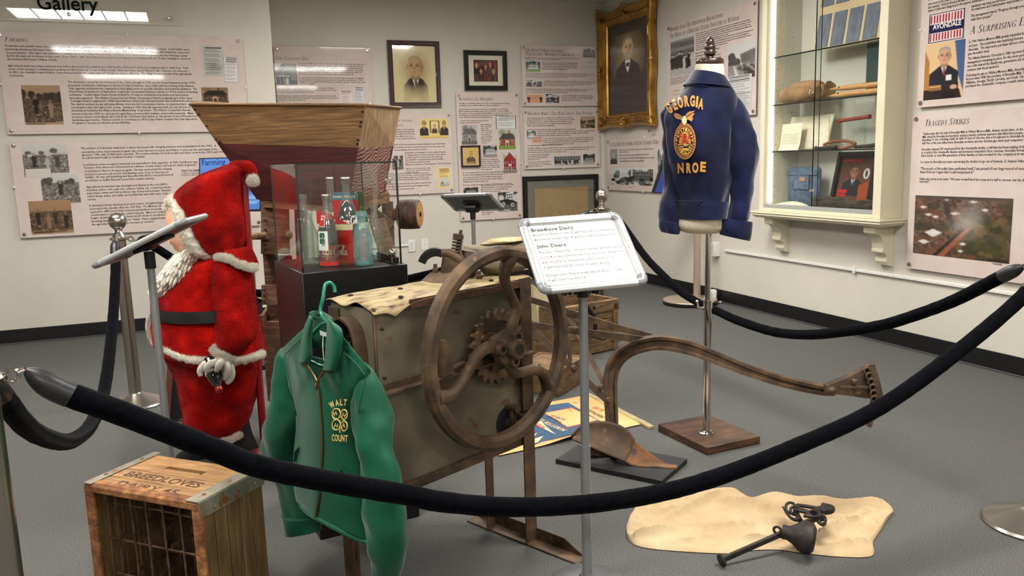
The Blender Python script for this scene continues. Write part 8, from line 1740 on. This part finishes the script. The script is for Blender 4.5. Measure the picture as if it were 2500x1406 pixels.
for seam in ([(1792, 224), (1770, 236), (1757, 256), (1756, 276), (1764, 300), (1781, 320)], [(1622, 262), (1640, 290), (1648, 320)], [(1650, 489), (1700, 491), (1774, 488)], [(1671, 207), (1720, 211), (1784, 220)]):
 MB().tube(cat_rom([onback(x, y, .003) for x, y in seam], 7), .0022, 6).build('seam', M['navy'], tj)
def bl(ch, x, y, w_, h, rot=0.0, m=None, bold=.05, e=.003, nm='embroidered_letter', sk=0.0):
 vs, fs = text_geo(ch, 0, bold, 4); wv = vs[:, 0].max(); c_, s_ = math.cos(rot), math.sin(rot); b = MB(); vo = []
 for v in vs: a, q = v[0]/wv*w_-w_/2, v[1]/CAPH*h; vo.append(onback(x+a*c_+q*s_, y-(q*c_-a*s_), e))
 b.add(vo, fs); return b.build(nm, m or M['gold_emb'], tj, smooth=0)
for ch, x, y, w_, r_ in (('G', 1636, 275, 11, -.42), ('E', 1649, 267, 10, -.32), ('O', 1661, 262, 13, -.2), ('R', 1675, 259, 12, -.08), ('G', 1688, 259, 12, .02), ('I', 1698, 261, 5, .1), ('A', 1707, 266, 13, .14)): bl(ch, x, y, w_, 25, r_)
for ch, x, y, w_, r_ in (('N', 1660, 421, 15, -.05), ('R', 1679, 421, 12, 0), ('O', 1695, 420, 15, .0), ('E', 1713, 418, 14, .06)): bl(ch, x, y, w_, 23, r_)
# round emblem: oval of grain, letters, plough-and-sun field, eagle on top
EX_, EY_ = 1669.5, 345.0; RX, RY = 26.0, 43.0
def oval(k0, k1, m, nm, e):
 b = MB(); n_ = 56; rg = []
 for k in (k0, k1): rg.append([onback(EX_+RX*k*math.cos(2*PI*i/n_), EY_+RY*k*math.sin(2*PI*i/n_), e) for i in range(n_)])
 if k0 == 0: b.add(rg[1], [tuple(range(n_))])
 else: b.loft(rg, cap=False)
 return b.build(nm, m, tj, smooth=0)
oval(0, 1.0, M['emb_navy'], 'emblem_ground', .0024); oval(.95, 1.02, M['gold_emb'], 'emblem_rim', .0034); oval(.74, .79, M['gold_emb'], 'emblem_ring', .0034); oval(.50, .55, M['gold_emb'], 'emblem_ring', .0034); oval(0, .50, M['emb_yellow'], 'emblem_field', .0030)
for i in range(34):
 a = 2*PI*i/34; MB().tube([onback(EX_+RX*.90*math.cos(a+q), EY_+RY*.90*math.sin(a+q), .0036) for q in (-.06, .0, .06)]+[onback(EX_+RX*.80*math.cos(a), EY_+RY*.80*math.sin(a), .0036)], .0016, 5).build('grain_stitch', M['gold_emb'], tj)
for word, a0, a1, up_ in (('VOCATIONAL', PI*1.05, PI*1.95, 1), ('AGRICULTURE', PI*.93, PI*.07, -1)):
 n_ = len(word)
 for i, ch in enumerate(word):
  a = a0+(a1-a0)*i/(n_-1); x, y = EX_+RX*.645*math.cos(a), EY_+RY*.645*math.sin(a)
  rot = math.atan2(RX*math.cos(a), -RY*math.sin(a))*1 if up_ > 0 else -math.atan2(RX*math.cos(a), RY*math.sin(a))
  bl(ch, x-2.4*math.sin(rot)*0, y+(2.8 if up_ > 0 else 3.4), 4.6, 6.4, rot, M['emb_yellow'], .05, .0036)
for i, ch in enumerate('FFA'): bl(ch, 1659+i*10.5, 340, 8.5, 13, 0, M['emb_red'], .05, .0038)
for i in range(9):
 a = PI+PI*i/8; MB().tube([onback(EX_+3*math.cos(a), 350+3*math.sin(a), .0035), onback(EX_+12.5*math.cos(a), 350+17*math.sin(a), .0035)], .0014, 5).build('sun_ray', M['emb_red'], tj)
MB().tube(cat_rom([onback(x, y, .0038) for x, y in ((1657, 356), (1664, 354), (1668, 358), (1676, 357), (1683, 352))], 5), .0022, 6).build('plough_stitch', M['emb_navy'], tj); MB().tube([onback(1659, 361, .0037), onback(1681, 360, .0037)], .0018, 6).build('furrow_stitch', M['emb_navy'], tj)
def epoly(pts, m, nm, e): MB().add([onback(x, y, e) for x, y in pts], [tuple(range(len(pts)))]).build(nm, m, tj, smooth=0)
epoly([(1667, 298), (1660, 292), (1650, 290), (1642, 281), (1648, 282), (1643, 277), (1652, 278), (1660, 282), (1667, 288)], M['gold_emb'], 'eagle_wing', .0034); epoly([(1670, 298), (1676, 292), (1686, 297), (1690, 288), (1686, 288), (1693, 278), (1688, 277), (1694, 271), (1680, 273), (1673, 279), (1669, 288)], M['gold_emb'], 'eagle_wing', .0034)
epoly([(1663, 288), (1668, 283), (1673, 287), (1674, 299), (1668, 306), (1662, 299)], M['emb_pale'], 'eagle_body', .0038); epoly([(1656, 303), (1664, 299), (1667, 308), (1658, 311)], M['emb_red'], 'eagle_shield', .0040)
for k in range(5):
 MB().tube([onback(1671+k*3.2, 290-k*2.4+1, .0038), onback(1676+k*3.3, 281-k*1.9, .0038)], .0009, 4).build('feather_stitch', M['emb_navy'], tj); MB().tube([onback(1665-k*3.4, 290-k*.8, .0038), onback(1662-k*3.6, 283-k*.9, .0038)], .0009, 4).build('feather_stitch', M['emb_navy'], tj)
# ================================================================ touch-screen kiosks
M['champagne'] = mat('champagne_metal', (196, 178, 160), rough=.35, metal=.6); M['kioskgrey'] = mat('kiosk_silver', (190, 188, 184), rough=.35, metal=.5)
def screen_mat(name, es):
 m = bpy.data.materials.new(name); m.use_nodes = True; nt = m.node_tree; a = nt.nodes.new('ShaderNodeVertexColor'); a.layer_name = 'ink'; b = nt.nodes['Principled BSDF']
 b.inputs['Base Color'].default_value = (.01, .01, .01, 1); b.inputs['Roughness'].default_value = .15; nt.links.new(a.outputs['Color'], b.inputs['Emission Color']); b.inputs['Emission Strength'].default_value = es; return m
M['screen'] = screen_mat('lit_screen', .75); M['screenink'] = mat('screen_text', (24, 44, 96), rough=.3, emit=(24, 44, 96), es=.5)
kb = fl(1685, 741); t = thing('touch_kiosk', 'touch-screen kiosk on a champagne pole and round base, mostly behind the dress form', 'kiosk', kb)
rk = .5*np.linalg.norm(fl(1752, 738)-fl(1619, 738)); MB().lathe([(0, .002), (rk*.97, .002), (rk, .008), (rk, .028), (rk*.985, .030)], kb, 44).build('base_skirt', M['blackplastic'], t); MB().lathe([(rk*1.0, .030), (rk*.985, .040), (rk*.9, .043), (0, .045)], kb, 44).build('base_top', M['champagne'], t)
kp = kb+RH*.055; kz = upr(kp, 1710, 500)[2]
MB().cyl(kp+ZV*.04, kp+ZV*kz, .029, 22).build('pole', M['champagne'], t); MB().lathe([(.05, .044), (.05, .05), (.03, .055)], kp, 22).build('pole_flange', M['champagne'], t)
PKs = lambda x, y, d=0.0: upr(kp-FH*d, x, y)
q = [PKs(1594, 471, .10), PKs(1722, 476, -.04), PKs(1740, 385, .0), PKs(1626, 376, .12)]
sn = nrm(np.cross(q[1]-q[0], q[3]-q[0])); sn = sn if np.dot(sn, FH) < 0 else -sn
MB().hexa([*q, *[p-sn*.03 for p in q]]).build('screen_case', M['blackplastic'], t, smooth=0)
im = Pic(40, 30, (30, 56, 120), 3); im.grad(0, 1, (20, 40, 96), (44, 78, 160)).ell(.25, .5, .12, .2, (60, 110, 210)).ell(.6, .4, .2, .14, (70, 120, 200)).blur(1)
cc = sum(q)/4; s4 = [cc+(p-cc)*.95+sn*.0012 for p in q]; im.print_on('screen', s4[3], s4[2], s4[0], M['screen'], t)
MB().beam(kp+ZV*(kz-.02), cc-sn*.03, .06, .04).build('screen_arm', M['blackplastic'], t)
MB().tube(cat_rom([kp+RH*.05+ZV*.03, kp+RH*.10+ZV*.10-FH*.02, kp+RH*.13+ZV*.05, kp+RH*.16+ZV*.01-FH*.02, kp+RH*.20+ZV*.012, kp+RH*.185+ZV*.01-FH*.05], 7), .004, 7).build('white_cable', M['white'], t)
pw = tag(MB().box(kp+RH*.125+FH*.03+ZV*.056, (.09, .045, .105), np.array([RH, FH, ZV]).T, bev=.01).build('power_brick', M['white']), 'white power adapter with bundled cable beside the kiosk base', 'power adapter')
kb = dp(622, 900, 5.15)*V(1, 1, 0); t = thing('touch_kiosk', 'touch-screen kiosk showing Farming on a blue screen, behind the red plush figure', 'kiosk', kb)
PL = lambda x, y, d=0.0: upr(kb-FH*d, x, y)
q = [PL(486, 517), PL(638, 516), PL(638, 382), PL(486, 386)]
MB().hexa([*q, *[p+FH*.04 for p in q]]).build('screen_case', M['blackplastic'], t, smooth=0)
cc = sum(q)/4; sn = -FH; s4 = [cc+(p-cc)*.965+sn*.0012 for p in q]
im = Pic(70, 60, (104, 156, 240), 5); im.grad(0, 1, (112, 164, 246), (88, 140, 232)); im.ell(.58, .27, .11, .05, (30, 48, 92)).rect(.47, .26, .69, .30, (30, 48, 92)).ell(.58, .34, .08, .09, (216, 170, 150)).ell(.58, .52, .14, .14, (60, 96, 170)).ell(.2, .3, .05, .05, (150, 190, 250)).ell(.88, .80, .10, .09, (150, 200, 252)).rect(.80, .795, .96, .815, (60, 100, 180)).ell(.80, .6, .06, .05, (50, 80, 140)).blur(1)
im.print_on('screen', s4[3], s4[2], s4[0], M['screen'], t)
vs, fs = serif_geo('F', 1, 0); b = MB(); vs, fs = text_geo('Farming', 0, .01, 4); wv = vs[:, 0].max(); p0 = PL(494, 404)+sn*.003; p1 = PL(551, 402)+sn*.003; uu = p1-p0; b.add([p0+uu*(v[0]/wv)+ZV*(v[1]/CAPH*np.linalg.norm(PL(494, 404)-PL(494, 389))) for v in vs], fs); b.build('screen_heading', M['screenink'], t, smooth=0)
MB().lathe([(0, .002), (.25, .002), (.25, .03), (.24, .04), (0, .045)], kb, 40).build('base', M['blackplastic'], t)
MB().box(kb+ZV*(.04+PL(620, 500)[2])/2+FH*.05, (.065, .04, PL(620, 500)[2]-.04), np.array([RH, FH, ZV]).T, bev=.01).build('pole', M['kioskgrey'], t)
# ================================================================ wall cabinet recessed in the right wall
M['cream'] = mat('cream_cabinet_paint', (216, 208, 180), (222, 214, 188), sc=5, rough=0.45)
M['creamin'] = mat('cabinet_inside', (204, 200, 186), rough=0.55)
M['shelfglass'] = glass_mat('shelf_glass', (248, 252, 250)); M['doorglass'] = glass_mat('door_glass', (253, 255, 254)); M['tinglass'] = mat('dark_glass_edge', (14, 22, 20), rough=.15)
XF, XB = 3.86, 4.17; Y0, Y1 = 3.752, 4.882; ZL = .80; ZTOP = 2.58; YO0, YO1 = 3.815, 4.835
b = MB(); Ya, Yb = YF-.1, YB+.1; ga, gb_, gz = YO0-.02, YO1+.02, ZL-.01
b.box((XR+.06, (Ya+ga)/2, CEIL/2), (.12, ga-Ya, CEIL)); b.box((XR+.06, (gb_+Yb)/2, CEIL/2), (.12, Yb-gb_, CEIL)); b.box((XR+.06, (ga+gb_)/2, gz/2), (.12, gb_-ga, gz)); b.box((XR+.06, (ga+gb_)/2, (ZTOP+CEIL)/2), (.12, gb_-ga, CEIL-ZTOP)); struct('wall_right', b, M['wall'])
t = thing('display_cabinet', 'cream built-in glass display cabinet on the right wall with two scrolled brackets', 'cabinet', (XR, (Y0+Y1)/2, ZL-.02))
def cb(x0, x1, y0, y1, z0, z1, nm, m=None, bev=.002): return MB().box(((x0+x1)/2, (y0+y1)/2, (z0+z1)/2), (x1-x0, y1-y0, z1-z0), None, bev).build(nm, m or M['cream'], t, smooth=0)
G_ = .001
cb(XF, XR-G_, YO1, Y1, ZL, ZTOP, 'left_stile'); cb(XF, XR-G_, Y0, YO0, ZL, ZTOP, 'right_stile'); cb(XF, XR-G_, YO0, YO1, ZL, ZL+.025, 'bottom_rail'); cb(XF, XR-G_, YO0, YO1, 2.50, ZTOP, 'top_rail')
cb(XB, XB+.015, YO0-.015, YO1+.015, ZL, ZTOP, 'back_panel', M['creamin']); cb(XR+.0, XB, YO1, YO1+.015, ZL, ZTOP, 'inner_side', M['creamin']); cb(XR+.0, XB, YO0-.015, YO0, ZL, ZTOP, 'inner_side', M['creamin']); cb(XF+.03, XB, YO0, YO1, ZL+.0, ZL+.030, 'floor_board', M['creamin']); cb(XF+.02, XB, YO0, YO1, 2.50, 2.515, 'top_board', M['creamin'])
# moulded ledge and brackets
pr = [(0, 0), (.055, 0), (.058, -.010), (.045, -.018), (.050, -.026), (.030, -.040), (.018, -.046), (0, -.046)]
xl = XF-.012
ring = [[V(XR-G_, Y1+q[0]*.8, ZL+q[1]) for q in pr], [V(XF-q[0]*.8, Y1+q[0]*.8, ZL+q[1]) for q in pr], [V(XF-q[0]*.8, Y0-q[0]*.8, ZL+q[1]) for q in pr], [V(XR-G_, Y0-q[0]*.8, ZL+q[1]) for q in pr]]
MB().loft(ring).build('moulded_ledge', M['cream'], t, smooth=30)
prof = [(0, 0), (.155, 0), (.155, -.040), (.140, -.050), (.120, -.052), (.092, -.075), (.082, -.11), (.078, -.145), (.084, -.150), (.084, -.165), (.055, -.178), (.048, -.20), (.050, -.225), (.036, -.25), (.0, -.255)]
for yb in (Y1-.09, Y0+.095):
 MB().prism([(-p[0], p[1]) for p in prof], V(XR-G_, yb+.045, ZL-.047), V(1, 0, 0), ZV, .09).build('bracket', M['cream'], t, smooth=0)
# shelves at three heights, lit strip, shelf-pin holes, sliding glass doors
zs = [ax(2000, 341-216, 4.0)[2], ax(2000, 247, 4.0)[2], ax(2000, 366, 4.0)[2]]
for z in zs:
 MB().box(((XF+.05+XB)/2, (YO0+YO1)/2, z-.004), (XB-XF-.05, YO1-YO0-.006, .008)).build('glass_shelf', M['shelfglass'], t, smooth=0); MB().box((XF+.0505, (YO0+YO1)/2, z-.004), (.003, YO1-YO0-.006, .009)).build('shelf_edge', M['tinglass'], t)
MB().box((XF+.055, YO1-.014, (ZL+.06+2.48)/2), (.014, .014, 2.42-ZL)).build('light_strip', M['led'], t)
for x in (XF+.10, XB-.08):
 for k in range(16): MB().cyl((x, YO1-.0005, .90+k*.075), (x, YO1-.003, .90+k*.075), .003, 6).build('pin_hole', M['nail'], t)
cb(XF+.004, XF+.034, YO0, YO1, ZL+.025, ZL+.052, 'door_track', M['alu'])
ym = ax(1994, 260, XF+.02)[1]
MB().quad((XF+.012, YO0, ZL+.05), (XF+.012, ym+.012, ZL+.05), (XF+.012, ym+.012, 2.50), (XF+.012, YO0, 2.50)).build('door_pane', M['doorglass'], t); MB().quad((XF+.026, ym-.02, ZL+.05), (XF+.026, YO1, ZL+.05), (XF+.026, YO1, 2.50), (XF+.026, ym-.02, 2.50)).build('door_pane', M['doorglass'], t)
cb(XF+.010, XF+.014, ym+.010, ym+.016, ZL+.05, 2.50, 'door_edge', M['tinglass'], 0); cb(XF+.024, XF+.028, ym-.022, ym-.019, ZL+.05, 2.50, 'door_edge', M['tinglass'], 0)
MB().box((XF+.004, ym+.004, ax(1983, 465, XF)[2]), (.012, .05, .014), None, .003).build('door_lock', M['chrome'], t)
# ---- things on the shelves
def px_(x, y, X_): return ax(x, y, X_)
g = 'things in the display cabinet'
z1, z2, z3, z4 = zs[0], zs[1], zs[2], ZL+.030
def stand(name, label, cat, y, z, X_=4.03): return thing(name, label, cat, (X_, y, z), 0, None)
# swatch board
pA, pB = px_(1990, 116, 4.06), px_(2170, 80, 4.06); yA, yB = pA[1], YO0+.02
t = stand('swatch_board', 'tan board with grey-blue cloth swatches leaning on the top glass shelf', 'sample board', (yA+yB)/2, z1)
M['tan'] = mat('tan_card', (206, 184, 144), rough=.7); M['swatch'] = mat('blue_grey_cloth', (92, 100, 112), (116, 124, 134), sc=60, st=(1, 1, .15), rough=.85)
lean = nrm(V(.16, 0, 1)); base = V(4.04, 0, z1+.001)
pt = lambda y, h, e=0.0: V(4.04, y, z1+.002)+lean*h-V(.99, 0, -.16)*e
MB().hexa([pt(yA, 0), pt(yB, 0), pt(yB, .52), pt(yA, .52), pt(yA, 0, -.008), pt(yB, 0, -.008), pt(yB, .52, -.008), pt(yA, .52, -.008)]).build('board', M['tan'], t, smooth=0)
for k in range(4):
 y0 = yA-.018-k*.140; y1 = max(y0-.115, yB+.004)
 for h0, h1 in ((.025, .245), (.30, .50)): MB().hexa([pt(y0, h0, .0005), pt(y1, h0, .0005), pt(y1, h1, .0005), pt(y0, h1, .0005), pt(y0, h0, .004), pt(y1, h0, .004), pt(y1, h1, .004), pt(y0, h1, .004)]).build('cloth_swatch', M['swatch'], t, smooth=0)
# green book standing at the right of shelf two
M['tealboard'] = mat('dark_green_board', (34, 62, 58), rough=.6)
y = px_(2125, 160, 4.08)[1]; tag(MB().box((4.10, y-.02, z2+.165), (.02, .13, .326), None, .002).build('green_book', M['tealboard']), 'dark green flat book standing upright behind the shuttles', 'book')
# rolled sacks with tied ends
M['sackcloth'] = mat('brown_sackcloth', (130, 98, 64), (166, 130, 90), sc=14, rough=.85, bump=.4, bsc=60); M['twine'] = mat('pale_twine', (206, 190, 156), rough=.8)
yl, yr = px_(1922, 235, 4.0)[1], px_(1992, 235, 4.0)[1]; yt = px_(2011, 225, 4.0)[1]
for k, (dx, dz, lb) in enumerate(((-.045, .045, 'front rolled brown cloth sack on the second glass shelf'), (.05, .085, 'rear rolled brown cloth sack tied at one end, second glass shelf'))):
 t = stand('rolled_sack', lb, 'sack', (yl+yr)/2, z2, 4.0+dx); zc_ = z2+(.056 if k == 0 else .077)
 r_ = .054 if k == 0 else .074
 pts = [V(4.0+dx, yl+(yr-yl)*s_, zc_) for s_ in np.linspace(0, 1, 14)]
 b = MB(); b.tube(pts, [r_*q for q in (.55, .9, .98, 1, 1, 1, 1, 1, 1, 1, .98, .95, .85, .45)], 24); b.xf(lambda p: p+V(nz(p, 30, k), 0, nz(p, 30, k+5))*.006); b.build('cloth_roll', M['sackcloth'], t)
 b = MB(); b.tube([V(4.0+dx, yr, zc_), V(4.0+dx, yr-.02, zc_), V(4.0+dx, yt, zc_)], [r_*.35, r_*.3, r_*.75], 16); b.xf(lambda p: p+V(nz(p, 60, k), nz(p, 60, k+2), nz(p, 60, k+5))*.012); b.build('gathered_end', M['sackcloth'], t)
 MB().tube([V(4.0+dx+r_*.42*math.cos(a), yr-.012, zc_+r_*.42*math.sin(a)) for a in np.linspace(0, 2*PI, 20)[:-1]], .004, 6, closed=True).build('tie_string', M['twine'], t)
# shuttles on shelf two
M['shuttlewood'] = mat('polished_shuttle_wood', (176, 128, 74), (206, 158, 100), sc=8, st=(14, 1.5, 14), rough=.35, coat=.2)
for k, (dx, dz, lb) in enumerate(((-.02, .026, 'upper pointed wooden weaving shuttle lying on the second shelf'), (-.045, .0, 'lower pointed wooden weaving shuttle at the front of the second shelf'))):
 yl_, yr_ = px_(2024+k*6, 225, 3.98)[1], YO0+.006; t = stand('weaving_shuttle', lb, 'shuttle', (yl_+yr_)/2, z2, 3.98+dx); c0 = z2+.021+(.040 if k == 0 else 0)
 MB().tube([V(4.0+dx, yl_+(yr_-yl_)*s_, c0+.006*(k == 0)*(1-s_)) for s_ in (0, .06, .15, .28, .45, 1)], [.002, .008, .016, .020, .021, .021], 14, sx=1, sy=.85).build('shuttle_body', M['shuttlewood'], t); MB().ball(V(4.0+dx-.014, yl_+(yr_-yl_)*.2, c0+.012), (.006, .008, .005), nu=10, nv=5).build('eyelet', M['nail'], t)
# shelf three: folded cloth, note, rod, open shuttle, tool, riser with handle
M['offwhite'] = mat('off_white_cloth', (214, 206, 178), (226, 218, 194), sc=20, rough=.85, bump=.25, bsc=60); M['notepaper'] = mat('old_note_paper', (220, 212, 184), rough=.7)
y0, y1 = px_(1915, 300, 4.05)[1], px_(2022, 300, 4.05)[1]; hh = px_(1950, 287, 4.08)[2]-z3
t = stand('folded_cloth', 'folded off-white cloth with a fringed edge standing on the third shelf', 'cloth', (y0+y1)/2, z3, 4.05)
MB().grid([[V(4.06+.05*s_**1.5+.004*math.sin(v*9), y0+(y1-y0)*v, z3+.004+hh*(1-(1-s_)**1.0)*1.0) for v in np.linspace(0, 1, 24)] for s_ in np.linspace(0, 1, 14)]).build('cloth', M['offwhite'], t).modifiers.new('th', 'SOLIDIFY').thickness = .012
b = MB()
for k in range(26): z = z3+.01+hh*k/27; b.tube([V(4.055, y1, z), V(4.052, y1-.012, z-.004)], .0028, 5)
b.build('fringe', M['twine'], t)
y0, y1 = px_(1906, 340, 4.0)[1], px_(1955, 340, 4.0)[1]; hh = px_(1930, 302, 4.0)[2]-z3
t = stand('paper_note', 'small handwritten paper note curling in front of the folded cloth', 'paper', (y0+y1)/2, z3, 4.0); MB().grid([[V(3.985-.05*max(0, .35-s_)+.03*s_, y0+(y1-y0)*v, z3+.003+hh*max(0, s_-.12)*1.12) for v in np.linspace(0, 1, 8)] for s_ in np.linspace(0, 1, 16)]).build('sheet', M['notepaper'], t)
for k in range(7): MB().beam(V(3.994+.012*k/7, y0-.02, z3+.05+.011*k), V(3.994+.012*k/7, y1+.02+.01*(k % 3), z3+.05+.011*k), .0006, .0016).build('writing_line', M['inkgrey'], t)
def rodthing(name, label, cat, xa, xb, yy, r_, m, dx=3.97):
 a, b_ = px_(xa, yy, dx), px_(xb, yy, dx); t = stand(name, label, cat, (a[1]+b_[1])/2, z3, dx); MB().cyl(V(dx, a[1], z3+r_), V(dx, b_[1], z3+r_), r_, 14).build('rod', m, t); MB().ball(V(dx, a[1], z3+r_*1.25), r_*1.25, nu=12, nv=8).build('knob', m, t); return t
rodthing('iron_rod', 'dark iron rod lying at the front of the third shelf', 'rod', 1992, 2042, 358, .011, M['darkiron'])
ya, yb = px_(2012, 350, 4.0)[1], px_(2088, 350, 4.0)[1]; t = stand('open_shuttle', 'open boat-shaped wooden shuttle on the third shelf', 'shuttle', (ya+yb)/2, z3, 4.0)
ov = [V(4.0, (ya+yb)/2+(yb-ya)/2*math.cos(a), z3+.030+.026*math.sin(a)*(1-.25*abs(math.cos(a)))) for a in np.linspace(0, 2*PI, 40)[:-1]]
M['redwood'] = mat('red_brown_wood', (112, 62, 40), (142, 84, 54), sc=10, rough=.4); MB().tube(ov, .010, 10, closed=True).build('shuttle_rim', M['redwood'], t); MB().cyl(V(4.0, ya-.03, z3+.028), V(4.0, yb+.03, z3+.03), .0025, 8).build('spindle', M['steel'], t)
ya, yb = px_(2088, 350, 3.99)[1], YO0+.008; t = stand('iron_tool', 'black iron tool at the right end of the third shelf', 'tool', (ya+yb)/2, z3, 3.99); MB().tube([V(3.99, ya, z3+.012), V(3.99, (ya+yb)/2, z3+.016), V(3.99, yb+.03, z3+.03), V(3.99, yb+.012, z3+.09)], [.010, .013, .017, .012], 12).build('tool_body', M['blackiron'], t)
ya, yb = px_(2050, 292, 4.06)[1], px_(2124, 288, 4.06)[1]; zh = px_(2085, 290, 4.06)[2]; t = stand('wooden_bobbin', 'red wooden bobbin resting on a clear acrylic riser on the third shelf', 'bobbin', (ya+yb)/2, z3, 4.06)
M['redbob'] = mat('red_bobbin_wood', (140, 58, 40), rough=.45); MB().tube([V(4.06, ya+(yb-ya)*s_, zh+.012*(s_-.5)) for s_ in (0, .05, .06, .94, .95, 1)], [.014, .015, .0125, .0125, .016, .015], 16).build('spool', M['redbob'], t)
M['acrylic'] = glass_mat('clear_acrylic_riser', (240, 244, 242)); yc = (ya+yb)/2-.02; t = stand('acrylic_riser', 'clear acrylic riser under the red bobbin', 'riser', yc, z3, 4.06); MB().box((4.06, yc, (z3+zh-.013)/2+.001), (.06, .115, zh-.016-z3)).build('riser_block', M['acrylic'], t, smooth=0)
# bottom: jeans, white bag, framed magazine, log
M['denim'] = mat('blue_denim', (62, 82, 106), (96, 116, 138), sc=30, rough=.85, bump=.2, bsc=200); M['leather'] = mat('tan_leather_patch', (176, 130, 84), rough=.6)
ya, yb = px_(1927, 440, 4.07)[1], px_(2000, 440, 4.07)[1]; hh = px_(1960, 408, 4.07)[2]-z4; t = stand('folded_jeans', 'folded blue jeans with a tan waist patch at the bottom of the cabinet', 'jeans', (ya+yb)/2, z4, 4.07)
MB().box((4.08, (ya+yb)/2, z4+hh/2+.001), (.05, ya-yb, hh), None, .018).build('denim_body', M['denim'], t, smooth=50); MB().box((4.05, (ya+yb)/2, z4+hh-.045), (.012, (ya-yb)*.98, .022), None, .003).build('waistband', M['denim'], t); MB().box((4.043, (ya+yb)/2-.005, z4+hh*.62), (.006, (ya-yb)*.5, .10), None, .003).build('back_pocket', M['denim'], t); MB().box((4.037, (ya+yb)/2-.02, z4+hh*.70), (.004, .055, .028), None, .001).build('waist_patch', M['leather'], t)
ya, yb = px_(1885, 488, 3.98)[1], px_(1972, 480, 3.98)[1]; t = stand('cotton_bag', 'small off-white cotton bag lying in front of the jeans', 'bag', (ya+yb)/2, z4, 3.98)
b = MB(); b.grid([[V(3.98+.06*(v-.5), ya+(yb-ya)*u, z4+.004+.045*math.sin(PI*v)**.6*math.sin(PI*min(1, u*1.0))**.5*(.35+.8*u)+.006*nz((u*3, v*3, 0), 1, 2)) for v in np.linspace(0, 1, 14)] for u in np.linspace(0, 1, 26)]); b.build('bag_body', M['offwhite'], t)
ya, yb = px_(2027, 430, 4.06)[1], px_(2128, 430, 4.06)[1]; hh = (px_(2060, 372, 4.10)[2]-z4)*1.02; t = stand('framed_magazine', 'black-framed magazine cover showing a man in a dark suit, bottom of the cabinet', 'framed picture', (ya+yb)/2, z4, 4.05)
lean = nrm(V(.22, 0, 1)); pt = lambda y, h, e=0.0: V(4.055, y, z4+.002)+lean*h-V(.97, 0, -.21)*e
W_ = ya-yb; fr_ = .028
def rb_(y0_, y1_, h0, h1, nm): MB().hexa([pt(y0_, h0, .012), pt(y1_, h0, .012), pt(y1_, h1, .012), pt(y0_, h1, .012), pt(y0_, h0, -.006), pt(y1_, h0, -.006), pt(y1_, h1, -.006), pt(y0_, h1, -.006)]).build(nm, M['frame_black'], t, smooth=0)
rb_(ya, ya-fr_, 0, hh, 'frame_rail'); rb_(yb+fr_, yb, 0, hh, 'frame_rail'); rb_(ya, yb, 0, fr_, 'frame_rail'); rb_(ya, yb, hh-fr_, hh, 'frame_rail')
MB().hexa([pt(ya-fr_, fr_, .001), pt(yb+fr_, fr_, .001), pt(yb+fr_, hh-fr_, .001), pt(ya-fr_, hh-fr_, .001), pt(ya-fr_, fr_, -.004), pt(yb+fr_, fr_, -.004), pt(yb+fr_, hh-fr_, -.004), pt(ya-fr_, hh-fr_, -.004)]).build('dark_mat', M['frame_black'], t, smooth=0)
im = p_bust(60, 84, 9, (92, 60, 52), (34, 38, 46), (150, 106, 84), (70, 56, 48), .46, .30, .13, tie=(70, 90, 130)); im.rect(.0, .0, .62, .07, (150, 40, 40)).poly([(.66, .6), (.95, .5), (1, 1), (.7, 1)], (150, 70, 40)).ell(.84, .34, .09, .12, (226, 224, 220)).ell(.84, .34, .04, .09, (60, 60, 60)).rect(.04, .72, .34, .78, (200, 40, 44)).rect(.04, .81, .3, .87, (200, 40, 44)).rect(.04, .9, .4, .93, (220, 216, 210)).blur(1)
im.print_on('magazine_cover', pt(ya-fr_*1.6, hh-fr_*1.7, .0022), pt(yb+fr_*1.6, hh-fr_*1.7, .0022), pt(ya-fr_*1.6, fr_*1.7, .0022), M['print'], t)
vs, fs = text_geo('Avondale', 0, .02, 2); b = MB(); b.add([pt(ya-fr_*1.9-v[0]*.020, fr_*1.7+.058+v[1]*.022, .003) for v in vs], fs); vs, fs = text_geo('Mills, Inc.', 0, .02, 2); b.add([pt(ya-fr_*1.9-v[0]*.020, fr_*1.7+.036+v[1]*.022, .003) for v in vs], fs); b.build('cover_title', M['lred'], t, smooth=0)
M['bark'] = mat('dark_weathered_log', (44, 38, 32), (92, 80, 66), sc=9, st=(6, 1, 6), rough=.9, bump=.8, bsc=18, bst=(20, 3, 20), bdist=.02)
ya, yb = px_(1986, 492, 3.95)[1], YO0+.012; t = stand('wood_log', 'dark weathered log lying at the bottom front of the cabinet', 'log', (ya+yb)/2, z4, 3.95)
b = MB(); b.tube([V(3.955, ya+(yb-ya)*s_, z4+.046) for s_ in np.linspace(0, 1, 24)], [.030+.016*math.sin(PI*min(1, s_*1.6+.15)) for s_ in np.linspace(0, 1, 24)], 22, sx=.8); b.xf(lambda p: p+V(.4, 0, 1)*(.010*nz((p[0]*3, p[1], p[2]*3), 16, 1))); b.xf(lambda p: V(p[0], p[1], max(p[2], z4+.002))); b.build('log_body', M['bark'], t)
